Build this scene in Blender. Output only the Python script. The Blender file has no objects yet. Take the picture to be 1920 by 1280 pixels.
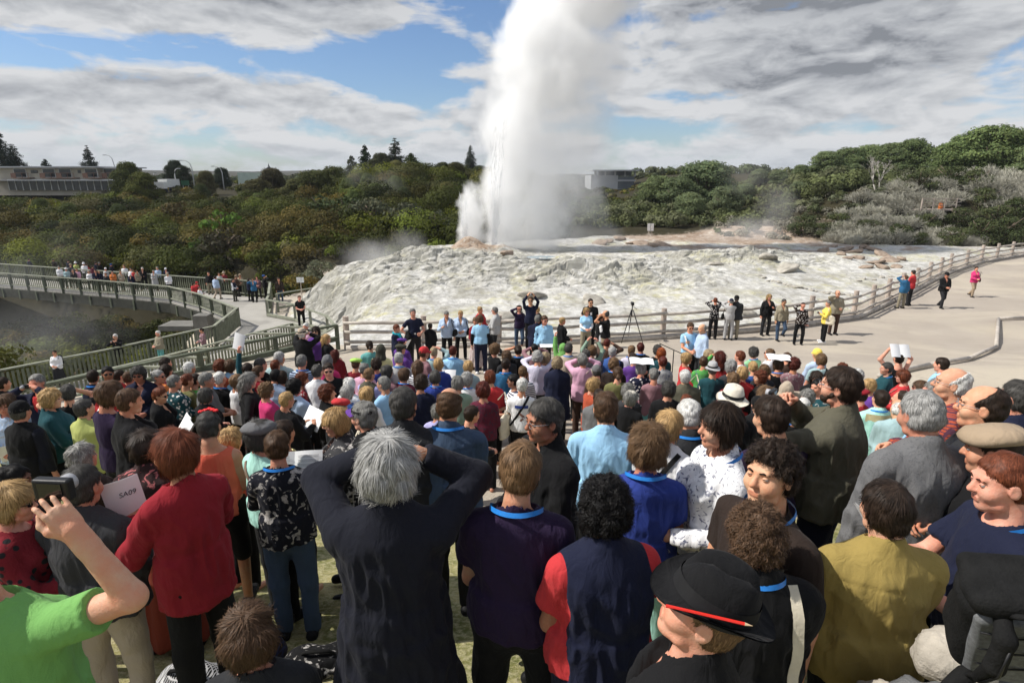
import bpy, math, random
import numpy as np
from mathutils import Vector, Matrix
R = math.radians
rng = np.random.default_rng(7)
random.seed(7)
SC = bpy.context.scene
COL = SC.collection
# ---------------------------------------------------------------- camera
F, CX, CY, PITCH, CAMZ = 1110.0, 960.0, 640.0, R(15.6), 6.2
SP, CP = math.sin(PITCH), math.cos(PITCH)
cam = bpy.data.cameras.new('camera'); cam.lens = 36*F/1920; cam.sensor_width = 36
cam.clip_start = 0.05; cam.clip_end = 6000
camo = bpy.data.objects.new('camera', cam); COL.objects.link(camo)
camo.location = (0, 0, CAMZ); camo.rotation_euler = (R(90)-PITCH, 0, 0)
SC.camera = camo
def ray(px, py):
    u, v = (px-CX)/F, (py-CY)/F
    return np.array([u, CP - v*SP, -SP - v*CP])
def at_z(px, py, z):
    d = ray(px, py); t = (z-CAMZ)/d[2]
    return np.array([d[0]*t, d[1]*t, z])
def at_y(px, py, y):
    d = ray(px, py); t = y/d[1]
    return np.array([d[0]*t, y, CAMZ+d[2]*t])
# ---------------------------------------------------------------- object helpers
def link(o, parent=None):
    COL.objects.link(o)
    if parent is not None: o.parent = parent
    return o
def tag(o, label=None, cat=None, group=None, kind=None):
    if label: o['label'] = label
    if cat: o['category'] = cat
    if group: o['group'] = group
    if kind: o['kind'] = kind
    return o
def empty(name, loc=(0,0,0), rz=0, parent=None):
    o = bpy.data.objects.new(name, None); o.location = loc; o.rotation_euler = (0,0,rz)
    o.empty_display_size = .1
    return link(o, parent)
def mesh_np(name, v, f, mat=None, parent=None, smooth=False, attrs=None, mats=None, mi=None, loc=None, uv=None):
    v = np.asarray(v, dtype=np.float32).reshape(-1, 3); f = np.asarray(f, dtype=np.int32)
    me = bpy.data.meshes.new(name); k = f.shape[1] if len(f) else 3
    me.vertices.add(len(v)); me.vertices.foreach_set('co', v.ravel())
    me.loops.add(f.size); me.loops.foreach_set('vertex_index', f.ravel())
    me.polygons.add(len(f)); me.polygons.foreach_set('loop_start', np.arange(0, f.size, k, dtype=np.int32))
    me.polygons.foreach_set('loop_total', np.full(len(f), k, dtype=np.int32))
    if smooth: me.polygons.foreach_set('use_smooth', np.ones(len(f), dtype=bool))
    for m in (mats or ([mat] if mat else [])): me.materials.append(m)
    if mi is not None: me.polygons.foreach_set('material_index', np.asarray(mi, dtype=np.int32))
    me.update()
    for an, (ty, dat) in (attrs or {}).items():
        a = me.attributes.new(an, ty, 'POINT')
        a.data.foreach_set('color' if ty == 'FLOAT_COLOR' else 'value', np.asarray(dat, dtype=np.float32).ravel())
    o = bpy.data.objects.new(name, me)
    if loc is not None: o.location = loc
    return link(o, parent)
class MB:
    """collects boxes, bars, tubes; build() links ONE mesh (triangles and quads mixed)"""
    def __init__(s): s.v = []; s.f = []
    def add(s, v, f):
        b = len(s.v); s.v += [tuple(p) for p in v]; s.f += [tuple(i+b for i in q) for q in f]
    def box(s, c, size, m=None):
        x, y, z = [a/2 for a in size]
        P = [Vector((sx*x, sy*y, sz*z)) for sx in (-1,1) for sy in (-1,1) for sz in (-1,1)]
        if m is not None: P = [m @ p for p in P]
        P = [p+Vector(c) for p in P]
        s.add(P, [(0,1,3,2),(4,6,7,5),(0,4,5,1),(2,3,7,6),(0,2,6,4),(1,5,7,3)])
    def beam(s, a, b, w, h, up=(0,0,1)):
        a = Vector(a); b = Vector(b); d = b-a; L = d.length; d.normalize()
        sx = d.cross(Vector(up)); sx.normalize(); uz = sx.cross(d)
        m = Matrix((sx, d, uz)).transposed()
        s.box((a+b)/2, (w, L, h), m)
    def tube(s, pts, rad, n=8, cap=True):
        pts = [Vector(p) for p in pts]
        if not hasattr(rad, '__len__'): rad = [rad]*len(pts)
        b = len(s.v); up = Vector((0,0,1))
        for i, p in enumerate(pts):
            t = (pts[min(i+1, len(pts)-1)] - pts[max(i-1, 0)]); t.normalize()
            a = t.cross(up)
            if a.length < .05: a = t.cross(Vector((1,0,0)))
            a.normalize(); c = t.cross(a)
            for k in range(n):
                q = 2*math.pi*k/n
                s.v.append(tuple(p + (a*math.cos(q)+c*math.sin(q))*rad[i]))
        for i in range(len(pts)-1):
            for k in range(n):
                s.f.append((b+i*n+k, b+i*n+(k+1)%n, b+(i+1)*n+(k+1)%n, b+(i+1)*n+k))
        if cap:
            s.f.append(tuple(b+k for k in range(n))[::-1]); s.f.append(tuple(b+(len(pts)-1)*n+k for k in range(n)))
    def lathe(s, prof, c=(0,0,0), n=16, sx=1, sy=1):
        b = len(s.v)
        for r, z in prof:
            for k in range(n):
                q = 2*math.pi*k/n
                s.v.append((c[0]+r*math.cos(q)*sx, c[1]+r*math.sin(q)*sy, c[2]+z))
        for i in range(len(prof)-1):
            for k in range(n):
                s.f.append((b+i*n+k, b+i*n+(k+1)%n, b+(i+1)*n+(k+1)%n, b+(i+1)*n+k))
    def build(s, name, mat, parent=None, smooth=False, loc=None):
        me = bpy.data.meshes.new(name); me.from_pydata(s.v, [], s.f)
        if mat: me.materials.append(mat)
        if smooth: me.polygons.foreach_set('use_smooth', np.ones(len(me.polygons), dtype=bool))
        me.update(); o = bpy.data.objects.new(name, me)
        if loc is not None: o.location = loc
        return link(o, parent)
# ---------------------------------------------------------------- numpy noise
def _h(ix, iy, iz, s):
    n = (ix*374761393 + iy*668265263 + iz*2147483647 + s*974634777) & 0x7fffffff
    n = ((n ^ (n >> 13)) * 1274126177) & 0x7fffffff
    return ((n ^ (n >> 16)) & 0xffff)/65535.0
def vnoise(x, y, s=0):
    x = np.asarray(x, float); y = np.asarray(y, float)
    ix = np.floor(x).astype(np.int64); iy = np.floor(y).astype(np.int64)
    fx = x-ix; fy = y-iy; fx = fx*fx*(3-2*fx); fy = fy*fy*(3-2*fy)
    a = _h(ix, iy, 0, s); b = _h(ix+1, iy, 0, s); c = _h(ix, iy+1, 0, s); d = _h(ix+1, iy+1, 0, s)
    return (a*(1-fx)+b*fx)*(1-fy)+(c*(1-fx)+d*fx)*fy
def fbm(x, y, o=4, s=0):
    t = 0; a = .5; 
    for i in range(o):
        t = t + a*vnoise(x*2**i+i*17.3, y*2**i-i*9.1, s+i); a *= .5
    return t/(1-.5**o)
def sstep(a, b, x):
    t = np.clip((np.asarray(x, float)-a)/(b-a), 0, 1); return t*t*(3-2*t)
# ---------------------------------------------------------------- materials
def newmat(name):
    m = bpy.data.materials.new(name); m.use_nodes = True
    nt = m.node_tree; nt.nodes.clear()
    return m, nt
def nd(nt, ty, ins=None, **props):
    n = nt.nodes.new(ty)
    for k, v in props.items(): setattr(n, k, v)
    for k, v in (ins or {}).items():
        if isinstance(v, bpy.types.NodeSocket): nt.links.new(v, n.inputs[k])
        else: n.inputs[k].default_value = v
    return n
def mth(nt, op, a, b=0.0, c=0.0, clamp=False):
    n = nt.nodes.new('ShaderNodeMath'); n.operation = op; n.use_clamp = clamp
    for i, v in enumerate((a, b, c)):
        if isinstance(v, bpy.types.NodeSocket): nt.links.new(v, n.inputs[i])
        else: n.inputs[i].default_value = v
    return n.outputs[0]
def mixc(nt, f, a, b, mode='MIX'):
    n = nt.nodes.new('ShaderNodeMix'); n.data_type = 'RGBA'; n.blend_type = mode
    for i, v in ((0, f), (6, a), (7, b)):
        if isinstance(v, bpy.types.NodeSocket): nt.links.new(v, n.inputs[i])
        elif i == 0: n.inputs[0].default_value = v
        else: n.inputs[i].default_value = (*v[:3], 1)
    return n.outputs[2]
def ramp(nt, f, stops):
    n = nt.nodes.new('ShaderNodeValToRGB'); nt.links.new(f, n.inputs[0]); e = n.color_ramp.elements
    while len(e) < len(stops): e.new(.5)
    for i, (p, c) in enumerate(stops):
        e[i].position = p; e[i].color = (*c, 1) if hasattr(c, '__len__') else (c, c, c, 1)
    return n.outputs[0]
def noise(nt, scale, detail=3, rough=.5, vec=None, dist=0, out=0):
    n = nd(nt, 'ShaderNodeTexNoise', {'Scale': scale, 'Detail': detail, 'Roughness': rough, 'Distortion': dist})
    if vec is not None: nt.links.new(vec, n.inputs['Vector'])
    return n.outputs[out]
def bump(nt, h, strength=.3, dist=.02):
    return nd(nt, 'ShaderNodeBump', {'Height': h, 'Strength': strength, 'Distance': dist}).outputs[0]
def finish(nt, col, rough=.7, normal=None, spec=.3, **kw):
    p = nd(nt, 'ShaderNodeBsdfPrincipled', {'Roughness': rough, 'Specular IOR Level': spec})
    if isinstance(col, bpy.types.NodeSocket): nt.links.new(col, p.inputs['Base Color'])
    else: p.inputs['Base Color'].default_value = (*col, 1)
    if normal is not None: nt.links.new(normal, p.inputs['Normal'])
    for k, v in kw.items():
        k = k.replace('_', ' ')
        if isinstance(v, bpy.types.NodeSocket): nt.links.new(v, p.inputs[k])
        else: p.inputs[k].default_value = v
    o = nd(nt, 'ShaderNodeOutputMaterial', {'Surface': p.outputs[0]})
    return p
def attr(nt, name, out='Color'): return nd(nt, 'ShaderNodeAttribute', attribute_name=name).outputs[out]
def ocoord(nt): return nd(nt, 'ShaderNodeTexCoord').outputs['Object']
def gpos(nt): return nd(nt, 'ShaderNodeNewGeometry').outputs['Position']
_sm = {}
def simple(name, col, rough=.6, spec=.3, nscale=8, var=.25, bmp=.15, metallic=0):
    if name in _sm: return _sm[name]
    m, nt = newmat(name); oc = ocoord(nt); n1 = noise(nt, nscale, 4, .6, oc)
    c = mixc(nt, ramp(nt, n1, [(.3, 0.0), (.7, 1.0)]), [a*(1-var) for a in col], [min(1, a*(1+var)) for a in col])
    finish(nt, c, rough, bump(nt, noise(nt, nscale*6, 4, .6, oc), bmp, .01), spec, Metallic=metallic)
    _sm[name] = m; return m
def wood(name, col, grain=1.0):
    m, nt = newmat(name); oc = gpos(nt)
    n1 = noise(nt, 3, 5, .65, oc); n2 = noise(nt, 40*grain, 3, .6, oc)
    c = mixc(nt, ramp(nt, n1, [(.3, 0.), (.72, 1.)]), [a*.6 for a in col], [min(1, a*1.25) for a in col])
    c = mixc(nt, mth(nt, 'MULTIPLY', n2, .45), c, [a*.45 for a in col])
    finish(nt, c, .8, bump(nt, n2, .3, .01), .2); return m
# ---------------------------------------------------------------- sun, sky, render settings
SUN_AZ_VEC = (-.93, -.02); SUN_EL = R(47)       # towards the sun: from the left
sun_az = math.atan2(SUN_AZ_VEC[0], SUN_AZ_VEC[1])   # clockwise from +Y is positive x
sl = bpy.data.lights.new('sun', 'SUN'); sl.energy = 5.0; sl.angle = R(.55); sl.color = (1, .955, .88)
so = bpy.data.objects.new('sun', sl); link(so)
so.rotation_euler = Vector((-math.sin(sun_az)*math.cos(SUN_EL), -math.cos(sun_az)*math.cos(SUN_EL), -math.sin(SUN_EL))).to_track_quat('-Z', 'Y').to_euler()
W = bpy.data.worlds.new('World'); SC.world = W; W.use_nodes = True
nt = W.node_tree; nt.nodes.clear()
sky = nd(nt, 'ShaderNodeTexSky', sky_type='NISHITA', sun_disc=False, sun_elevation=SUN_EL, sun_rotation=sun_az, air_density=1.0, dust_density=.6, ozone_density=1.6)
dirv = nd(nt, 'ShaderNodeTexCoord').outputs['Generated']
sep = nd(nt, 'ShaderNodeSeparateXYZ', {0: dirv})
X, Y, Z = sep.outputs
el = mth(nt, 'MULTIPLY', mth(nt, 'ARCSINE', Z), 57.2958)
az = mth(nt, 'MULTIPLY', mth(nt, 'ARCTAN2', X, Y), 57.2958)
def gauss(a, e, sa, se):
    p = mth(nt, 'POWER', mth(nt, 'DIVIDE', mth(nt, 'SUBTRACT', az, a), sa), 2.0)
    q = mth(nt, 'POWER', mth(nt, 'DIVIDE', mth(nt, 'SUBTRACT', el, e), se), 2.0)
    return mth(nt, 'EXPONENT', mth(nt, 'MULTIPLY', mth(nt, 'ADD', p, q), -1.0))
def cloudfield(dz):
    zz = mth(nt, 'ADD', mth(nt, 'MAXIMUM', Z, 0.0), .085+dz)
    vx = mth(nt, 'DIVIDE', X, zz); vy = mth(nt, 'DIVIDE', Y, zz)
    v = nd(nt, 'ShaderNodeCombineXYZ', {0: vx, 1: mth(nt, 'MULTIPLY', vy, 1.0), 2: 3.7}).outputs[0]
    big = noise(nt, .42, 3, .5, v); det = noise(nt, 1.35, 9, .54, v, .2)
    v2 = nd(nt, 'ShaderNodeCombineXYZ', {0: mth(nt, 'MULTIPLY', az, .135), 1: mth(nt, 'MULTIPLY', mth(nt, 'ADD', el, dz*26), .36), 2: 1.3}).outputs[0]; puf = noise(nt, 1.15, 9, .56, v2, .25)
    return mth(nt, 'ADD', mth(nt, 'ADD', mth(nt, 'MULTIPLY', big, .17), mth(nt, 'MULTIPLY', det, .14)), mth(nt, 'MULTIPLY', puf, .83))
c0 = cloudfield(0.0); c1 = cloudfield(.03)
bias = None
for a, e, sa, se, w in [(-36, 8.6, 12, 1.6, -.24), (-16, 9.2, 9, 1.5, -.20), (-8.5, 10.8, 3.6, 3.0, -.24), (-2, 13, 4, 2.5, -.2), (12, 4.2, 7, 1.1, -.15), (14, 6.6, 5, .8, -.12),
                        (-8, 6.8, 5, 1.2, -.16), (-20, 13.5, 14, 2.6, .22), (-40, 12, 8, 2.0, .16), (25, 9, 15, 6, .16), (-26, 6.5, 9, 1.8, .20), (-38, 5.8, 6, 1.3, .18), (-13, 5.2, 8, 1.2, .12), (0, 1.6, 60, 1.6, .05)]:
    g = mth(nt, 'MULTIPLY', gauss(a, e, sa, se), w)
    bias = g if bias is None else mth(nt, 'ADD', bias, g)
dens = mth(nt, 'ADD', c0, bias); dens1 = mth(nt, 'ADD', c1, bias)
cover = ramp(nt, dens, [(.47, 0.), (.59, 1.)])
thick = mth(nt, 'MULTIPLY', mth(nt, 'SUBTRACT', dens, .53), 3.4, clamp=True)
edge = mth(nt, 'MULTIPLY', mth(nt, 'SUBTRACT', dens1, dens), 4.5)         # >0 where denser above: underside
shade = mth(nt, 'ADD', mth(nt, 'MULTIPLY', thick, .62), edge, clamp=True)
dark = mth(nt, 'ADD', mth(nt, 'MULTIPLY', gauss(27, 13.4, 11, 1.7), .65), mth(nt, 'MULTIPLY', gauss(26, 10, 15, 4.0), .24))
dark = mth(nt, 'ADD', dark, mth(nt, 'MULTIPLY', gauss(-17, 14, 11, 2.2), .30))
shade = mth(nt, 'ADD', mth(nt, 'MULTIPLY', shade, .85), dark, clamp=True)
ccol = ramp(nt, shade, [(0, (.84, .85, .87)), (.35, (.66, .68, .71)), (.75, (.47, .49, .53)), (1, (.29, .31, .345))])
hz = mth(nt, 'MULTIPLY', mth(nt, 'SUBTRACT', 3.0, el), .22, clamp=True)
ccol = mixc(nt, hz, ccol, (.62, .68, .75))
skyc = mixc(nt, 1.0, sky.outputs[0], (.76, .88, 1.06), 'MULTIPLY')
b1 = nd(nt, 'ShaderNodeBackground', {'Color': skyc, 'Strength': .105})
b2 = nd(nt, 'ShaderNodeBackground', {'Color': ccol, 'Strength': .78})
mx = nd(nt, 'ShaderNodeMixShader', {0: cover, 1: b1.outputs[0], 2: b2.outputs[0]})
nd(nt, 'ShaderNodeOutputWorld', {'Surface': mx.outputs[0]})
SC.view_settings.view_transform = 'Standard'; SC.view_settings.look = 'None'
SC.view_settings.exposure = .12; SC.view_settings.gamma = 1
cy = SC.cycles
cy.use_denoising = True
try: cy.denoiser = 'OPENIMAGEDENOISE'
except Exception: pass
cy.max_bounces = 20; cy.diffuse_bounces = 3; cy.glossy_bounces = 2; cy.transparent_max_bounces = 12; cy.volume_bounces = 20; cy.transmission_bounces = 3
cy.sample_clamp_indirect = 6; cy.use_adaptive_sampling = True; cy.adaptive_threshold = .02
cy.volume_step_rate = 1.0; cy.volume_max_steps = 160
# ---------------------------------------------------------------- the ground sheet
SLY = [-30, 2.0, 2.7, 3.66, 4.25, 6.5, 7.3, 8.8, 13, 16.5, 20, 22, 400]
SLZ = [3.60, 3.45, 3.2, 2.9, 2.75, 2.0, 1.85, 1.6, 1.05, .70, .2, 0, 0]
FENCE = [(-6.0, 20.7), (-.5, 21.4), (6.0, 22.8), (10.5, 24.0), (15.5, 26.2), (20.9, 31.3), (25.4, 35.8), (29.4, 39.6), (35, 44.2), (42, 48.6), (52, 53)]
DECK_FAR = [(-28, 11), (-23.6, 18.2), (-21, 23), (-18.5, 26.1), (-15.8, 30.4), (-16.6, 35), (-21.3, 39.6), (-24.9, 42.4), (-31.8, 45), (-45, 49.5), (-62, 55)]
DECK_NEAR = [(-25, 10), (-20.6, 17), (-18.7, 20.2), (-15.2, 25.2), (-11.8, 31.8), (-10.6, 33), (-13.6, 36.2), (-16.3, 39), (-18.0, 43.6), (-27, 46.6), (-45, 52.8), (-62, 59)]
DZ = -2.6
def poly_x(poly, y):
    """x of a polyline that is monotone in y"""
    p = sorted(poly, key=lambda q: q[1]); return np.interp(y, [q[1] for q in p], [q[0] for q in p])
def fence_y(x): return np.interp(x, [p[0] for p in FENCE], [p[1] for p in FENCE])
def ground_parts(x, y):
    x = np.asarray(x, float); y = np.asarray(y, float)
    base = np.interp(y, SLY, SLZ)
    fy = fence_y(x)
    # sinter terrace beyond the fence
    left_edge = np.interp(y, [20, 24, 30, 34, 38, 42, 46, 50, 56, 62], [-6.2, -7.5, -9.5, -11.2, -14.4, -15.4, -14.2, -11, -7, -4])
    out = sstep(.3, 1.6, y-fy)
    far = np.interp(x, [-14, -4, 8, 20, 30, 45, 60], [52, 54, 60, 62, 54, 52, 54])
    ter = out*(1-sstep(-1.5, 1.5, y-far))*sstep(-1.2, .6, x-left_edge)
    q = fbm(x/6.0+3, y/2.4, 5, 11); q2 = fbm(x/1.7, y/1.1, 4, 23); q3 = fbm(x/.55, y/.5, 3, 31)
    rdg = 1-np.abs(2*fbm(x/2.3+5, y/1.1, 4, 37)-1)*1.6
    st = q*10; fl = np.floor(st); fr = st-fl
    step = (fl+sstep(.0, .16, fr)*1.0)/10
    rug = np.exp(-((x+5)/7.5)**2-((y-41)/5)**2) + .9*np.exp(-((x-6)/6)**2-((y-36.5)/4)**2) + .75*np.exp(-((x-17)/7)**2-((y-43)/3.2)**2)+.5*np.exp(-((x+9)/5)**2-((y-31)/6)**2)
    rug = rug+.35*np.exp(-((x+11.5)/2.6)**2-((y-38.5)/5)**2); rug = np.clip(rug*.72+.14*np.exp(-((x-2)/16)**2-((y-38)/9)**2), .06, 1.2)
    mound = .62*np.exp(-((x+7)/9)**2-((y-42.5)/6)**2) + .55*np.exp(-((x-6)/6)**2-((y-37.5)/3.2)**2) + .45*np.exp(-((x-17)/8)**2-((y-43.5)/3)**2)
    mound = mound + .9*np.exp(-((x+3.4)/1.1)**2-((y-47)/1.1)**2)*1.0 + .5*np.exp(-((x+.9)/1.3)**2-((y-46.6)/.9)**2)
    mound = mound - .35*np.exp(-((x-1.8)/1.6)**2-((y-43)/3.5)**2)
    det = rug*(2.3*(step-.45)+.55*(q2-.5)+.34*(q3-.5)+.55*(rdg-.6)) + .16*(q2-.5)+.05*(q3-.5)+.25*(fbm(x/3.5, y/1.6, 4, 77)-.5)*sstep(26, 32, y)
    # slabs and pillows of sinter: warped cells with their own height and dark joints between
    wx_ = x/1.55+1.6*(fbm(x/2.6, y/2.6, 3, 91)-.5); wy_ = y/.95+1.6*(fbm(x/2.6+9, y/2.6, 3, 92)-.5); ci = np.floor(wx_).astype(np.int64); cj = np.floor(wy_).astype(np.int64); d1 = np.full(x.shape, 9.); d2 = np.full(x.shape, 9.); hc_ = np.zeros(x.shape)
    for a in (-1, 0, 1):
        for b in (-1, 0, 1):
            px_ = ci+a+_h(ci+a, cj+b, 0, 5); py_ = cj+b+_h(ci+a, cj+b, 0, 6); dd_ = np.hypot(wx_-px_, wy_-py_); m_ = dd_ < d1; d2 = np.where(m_, d1, np.minimum(d2, dd_)); hc_ = np.where(m_, _h(ci+a, cj+b, 0, 7), hc_); d1 = np.where(m_, dd_, d1)
    slab = (hc_-.5)*.32+.24*np.minimum((d2-d1)*2.6, .5)-.10
    det = det+rug*slab*sstep(.35, .62, fbm(x/6, y/4, 3, 93)+.25*rug)
    # rilled slope on the left of the terrace
    ws = sstep(-3.5, -8.5, x)*sstep(40, 33, y)
    rill = np.abs(fbm(x/2.0+y/6.0, y/5.0, 3, 5)-.5)*1.1
    tz = .05*(y-24)*.25 - 1.05*sstep(-6.0, -12.5, x)*sstep(30, 37, y) + mound + det - ws*rill*.5
    base = base + ter*tz
    # fall to the boardwalk and gully on the left
    nearx = np.where(y > 33, left_edge-1.0, poly_x(DECK_NEAR[:5], y)+1.6)
    edge2 = np.where(y < 21, np.interp(y, [5, 12.2, 20.7], [-15.0, -11.6, -6.6]), left_edge)
    wid = np.interp(y, [22, 27, 33, 40, 46, 60], [.2, 3.0, 4.6, 3.4, 3.0, 5.0]); t1 = sstep(0, 1, (edge2+wid-x)/np.maximum(edge2+wid-nearx, .6))
    base = base*(1-t1) + (DZ-.18)*t1 + 4*t1*(1-t1)*out*sstep(23, 27, y)*(slab*.8+.5*(q2-.5)+.25*(q3-.5)+.45*(rdg-.6))
    # gully left of the boardwalk
    gx = poly_x(DECK_FAR[:5], np.minimum(y, 30.4)) ; gx = np.where(y > 31, np.interp(y, [31, 36, 41, 46, 60], [-16.6, -16.6, -19.5, -17, -12]), gx)
    dep = sstep(.2, 8, gx-x)
    gul = -5.2*dep*(1-sstep(50, 62, y))
    base = base + np.where(x < gx, gul, 0) + np.where(x < gx-.3, .8*dep*(fbm(x/4, y/4, 4, 41)-.5), 0)
    # far bank, plateau, hills
    yb = 52 + 4*np.sin(x/17.0)*0 
    yb = np.interp(x, [-90, -40, -16, -6, 4, 15, 24, 34, 50, 70], [58, 56, 52, 55, 62, 64, 60, 55, 53, 54])
    d = y-yb
    prof_l = np.interp(d, [0, 6, 22, 40, 60, 100], [-3.2, -2.2, -.1, 1.8, 3.3, 4.2])
    prof_m = np.interp(d, [0, 5, 20, 36, 60, 100], [-.4, .2, 2.9, 5.2, 5.6, 4.6])
    prof_r = np.interp(d, [0, 5, 20, 40, 60, 100], [0, .5, 1.4, 1.8, 2.2, 3.6])
    prof_h = np.interp(d, [0, 4, 10, 18, 30, 60], [.2, 2.0, 4.6, 5.6, 6.0, 6.5])
    wl = 1-sstep(-34, -14, x); wm = sstep(-34, -14, x)*(1-sstep(0, 12, x)); wr = sstep(0, 12, x)*(1-sstep(26, 40, x)); wh = sstep(26, 40, x)
    bank = prof_l*wl+prof_m*wm+prof_r*wr+prof_h*wh + .5*(fbm(x/6, y/6, 4, 51)-.5)
    bank = bank + (.55*np.exp(-((x-25)/5.5)**2-((y-63)/3)**2)+.35*(fbm(x/1.6, y/1.6, 4, 57)-.5)) + .5*np.exp(-((x-14)/4)**2-((y-66)/2)**2)
    tb = sstep(-2.5, 2.5, d)
    base = base*(1-tb)+bank*tb
    dist = np.hypot(x, y)
    base = base*(1-sstep(150, 260, dist)) + 4.0*sstep(150, 260, dist)
    hills = sstep(900, 1500, dist)*(2+17*fbm(x/420, y/420, 4, 61)*np.interp(x, [-1500, -600, 200, 1500], [1.5, 1.1, .5, .9]))
    base = base+hills
    grass = (1-sstep(6.0, 7.6, y+1.2*(fbm(x/1.5, y/1.5, 3, 71)-.5)))*(1-sstep(5.0, 6.5, x))
    grass = np.maximum(grass, (1-sstep(9, 13, y))*sstep(-3.5, -7, x))
    soil = np.maximum(tb*(1-.85*np.exp(-((x-25)/9)**2-((y-62)/5)**2)), dep*(x < gx))
    brown = .9*np.exp(-((x+3.2)/1.6)**2-((y-47)/1.5)**2) + np.exp(-((x-22)/16)**2-((y-60)/7)**2)*sstep(6, 12, x) + .55*sstep(.4, .62, fbm(x/3, y/2, 4, 81))*np.exp(-((y-49)/5)**2)
    sint = ter
    return base, grass, sint, np.clip(soil, 0, 1), np.clip(brown, 0, 1), rug*ter
def G(x, y): return ground_parts(np.atleast_1d(x), np.atleast_1d(y))[0]
def G1(x, y): return float(G(x, y)[0])
def axis(segs):
    out = [segs[0][0]]
    for a, b, st in segs:
        n = max(1, int(round((b-a)/st))); out += list(np.linspace(a, b, n+1)[1:])
    return np.array(out)
xs = axis([(-2200, -400, 60), (-400, -120, 14), (-120, -50, 2), (-50, -20, .7), (-20, -14, .35), (-14, 21, .115), (21, 27, .2), (27, 36, .3), (36, 60, .7), (60, 130, 2.5), (130, 400, 15), (400, 2200, 60)])
ys = axis([(-30, -2, 4), (-2, 20, .4), (20, 25, .25), (25, 50, .115), (50, 68, .35), (68, 130, 1.2), (130, 300, 8), (300, 2400, 60)])
XX, YY = np.meshgrid(xs, ys, indexing='ij')
H, gr, si, sl_, br, rg = ground_parts(XX, YY)
nx, ny = XX.shape
idx = np.arange(nx*ny).reshape(nx, ny)
quads = np.stack([idx[:-1, :-1], idx[1:, :-1], idx[1:, 1:], idx[:-1, 1:]], -1).reshape(-1, 4)
zone = np.stack([gr, si, sl_, br], -1).reshape(-1, 4)
m, nt = newmat('ground_material')
P = gpos(nt); zc = attr(nt, 'zone'); za = attr(nt, 'zone', 'Alpha')
zs = nd(nt, 'ShaderNodeSeparateColor', {0: zc}); zr, zg, zb = zs.outputs[0], zs.outputs[1], zs.outputs[2]
n_big = noise(nt, .35, 5, .6, P); n_mid = noise(nt, 2.2, 6, .62, P); n_fine = noise(nt, 22, 4, .65, P); n_grain = noise(nt, 90, 3, .6, P)
sand = mixc(nt, ramp(nt, n_big, [(.3, 0.), (.7, 1.)]), (.335, .292, .245), (.43, .38, .322))
sand = mixc(nt, mth(nt, 'MULTIPLY', n_mid, .5), sand, (.37, .32, .265))
sand = mixc(nt, ramp(nt, noise(nt, .16, 6, .62, nd(nt, 'ShaderNodeVectorMath', {0: P, 1: (.5, 1.3, 1)}, operation='MULTIPLY').outputs[0], .8), [(.46, 0.), (.62, .55)]), sand, (.55, .485, .375)); sand = mixc(nt, ramp(nt, noise(nt, .8, 7, .7, P, 1.0), [(.56, 0.), (.70, .5)]), sand, (.30, .265, .225)); sand = mixc(nt, ramp(nt, n_fine, [(.58, 0.), (.75, .45)]), sand, (.30, .27, .235))
vs = nd(nt, 'ShaderNodeVectorMath', {0: P, 1: (1, .55, 1)}, operation='MULTIPLY').outputs[0]
s_n = noise(nt, .55, 7, .62, vs, .6); s_m = noise(nt, 3.0, 6, .65, vs, .3)
sint = mixc(nt, ramp(nt, s_m, [(.36, 0.), (.6, 1.)]), (.36, .35, .325), (.60, .59, .56))
sint = mixc(nt, ramp(nt, s_n, [(.48, 0.), (.66, .85)]), sint, (.30, .285, .235))
yl = mth(nt, 'MULTIPLY', ramp(nt, noise(nt, .42, 6, .6, vs, .8), [(.50, 0.), (.64, .75)]), ramp(nt, noise(nt, 2.5, 4, .6, P), [(.38, 0.), (.62, 1.)]))
sint = mixc(nt, yl, sint, (.46, .43, .20))
rgm = mth(nt, 'MULTIPLY', attr(nt, 'rug', 'Fac'), ramp(nt, noise(nt, .9, 6, .66, vs, .5), [(.42, 0.), (.60, 1.)]), clamp=True)
sint = mixc(nt, mth(nt, 'MULTIPLY', rgm, .62), sint, mixc(nt, s_m, (.27, .26, .205), (.50, .485, .41)))
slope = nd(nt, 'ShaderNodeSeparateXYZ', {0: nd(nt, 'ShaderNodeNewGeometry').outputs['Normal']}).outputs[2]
steep_shade = ramp(nt, slope, [(.62, 1.), (.95, 0.)])
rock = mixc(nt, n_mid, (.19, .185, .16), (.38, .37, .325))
sint = mixc(nt, mth(nt, 'MULTIPLY', steep_shade, .75), sint, rock)  # darkens steep faces: ledge shading put into the colour, over darker bare rock
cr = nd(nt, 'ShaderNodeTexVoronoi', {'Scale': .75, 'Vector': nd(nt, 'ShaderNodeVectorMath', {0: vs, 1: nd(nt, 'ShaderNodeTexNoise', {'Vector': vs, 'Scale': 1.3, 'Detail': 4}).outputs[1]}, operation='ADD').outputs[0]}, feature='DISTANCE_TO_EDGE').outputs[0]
vl = nd(nt, 'ShaderNodeVectorMath', {0: P, 1: (.42, 1.5, 2.0)}, operation='MULTIPLY').outputs[0]; lay = noise(nt, 1.5, 7, .68, vl, 1.1)
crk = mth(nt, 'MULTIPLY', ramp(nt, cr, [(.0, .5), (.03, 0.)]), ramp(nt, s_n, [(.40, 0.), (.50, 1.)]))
sint = mixc(nt, ramp(nt, lay, [(.55, 0.), (.60, .55), (.63, .1), (.72, .65)]), sint, (.25, .24, .215)); sint = mixc(nt, ramp(nt, lay, [(.30, .6), (.40, 0.)]), sint, (.70, .69, .66))
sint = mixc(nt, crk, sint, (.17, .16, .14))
speck = ramp(nt, noise(nt, 7, 3, .7, P), [(.66, 0.), (.72, .7)])
sint = mixc(nt, speck, sint, (.25, .24, .215))
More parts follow.
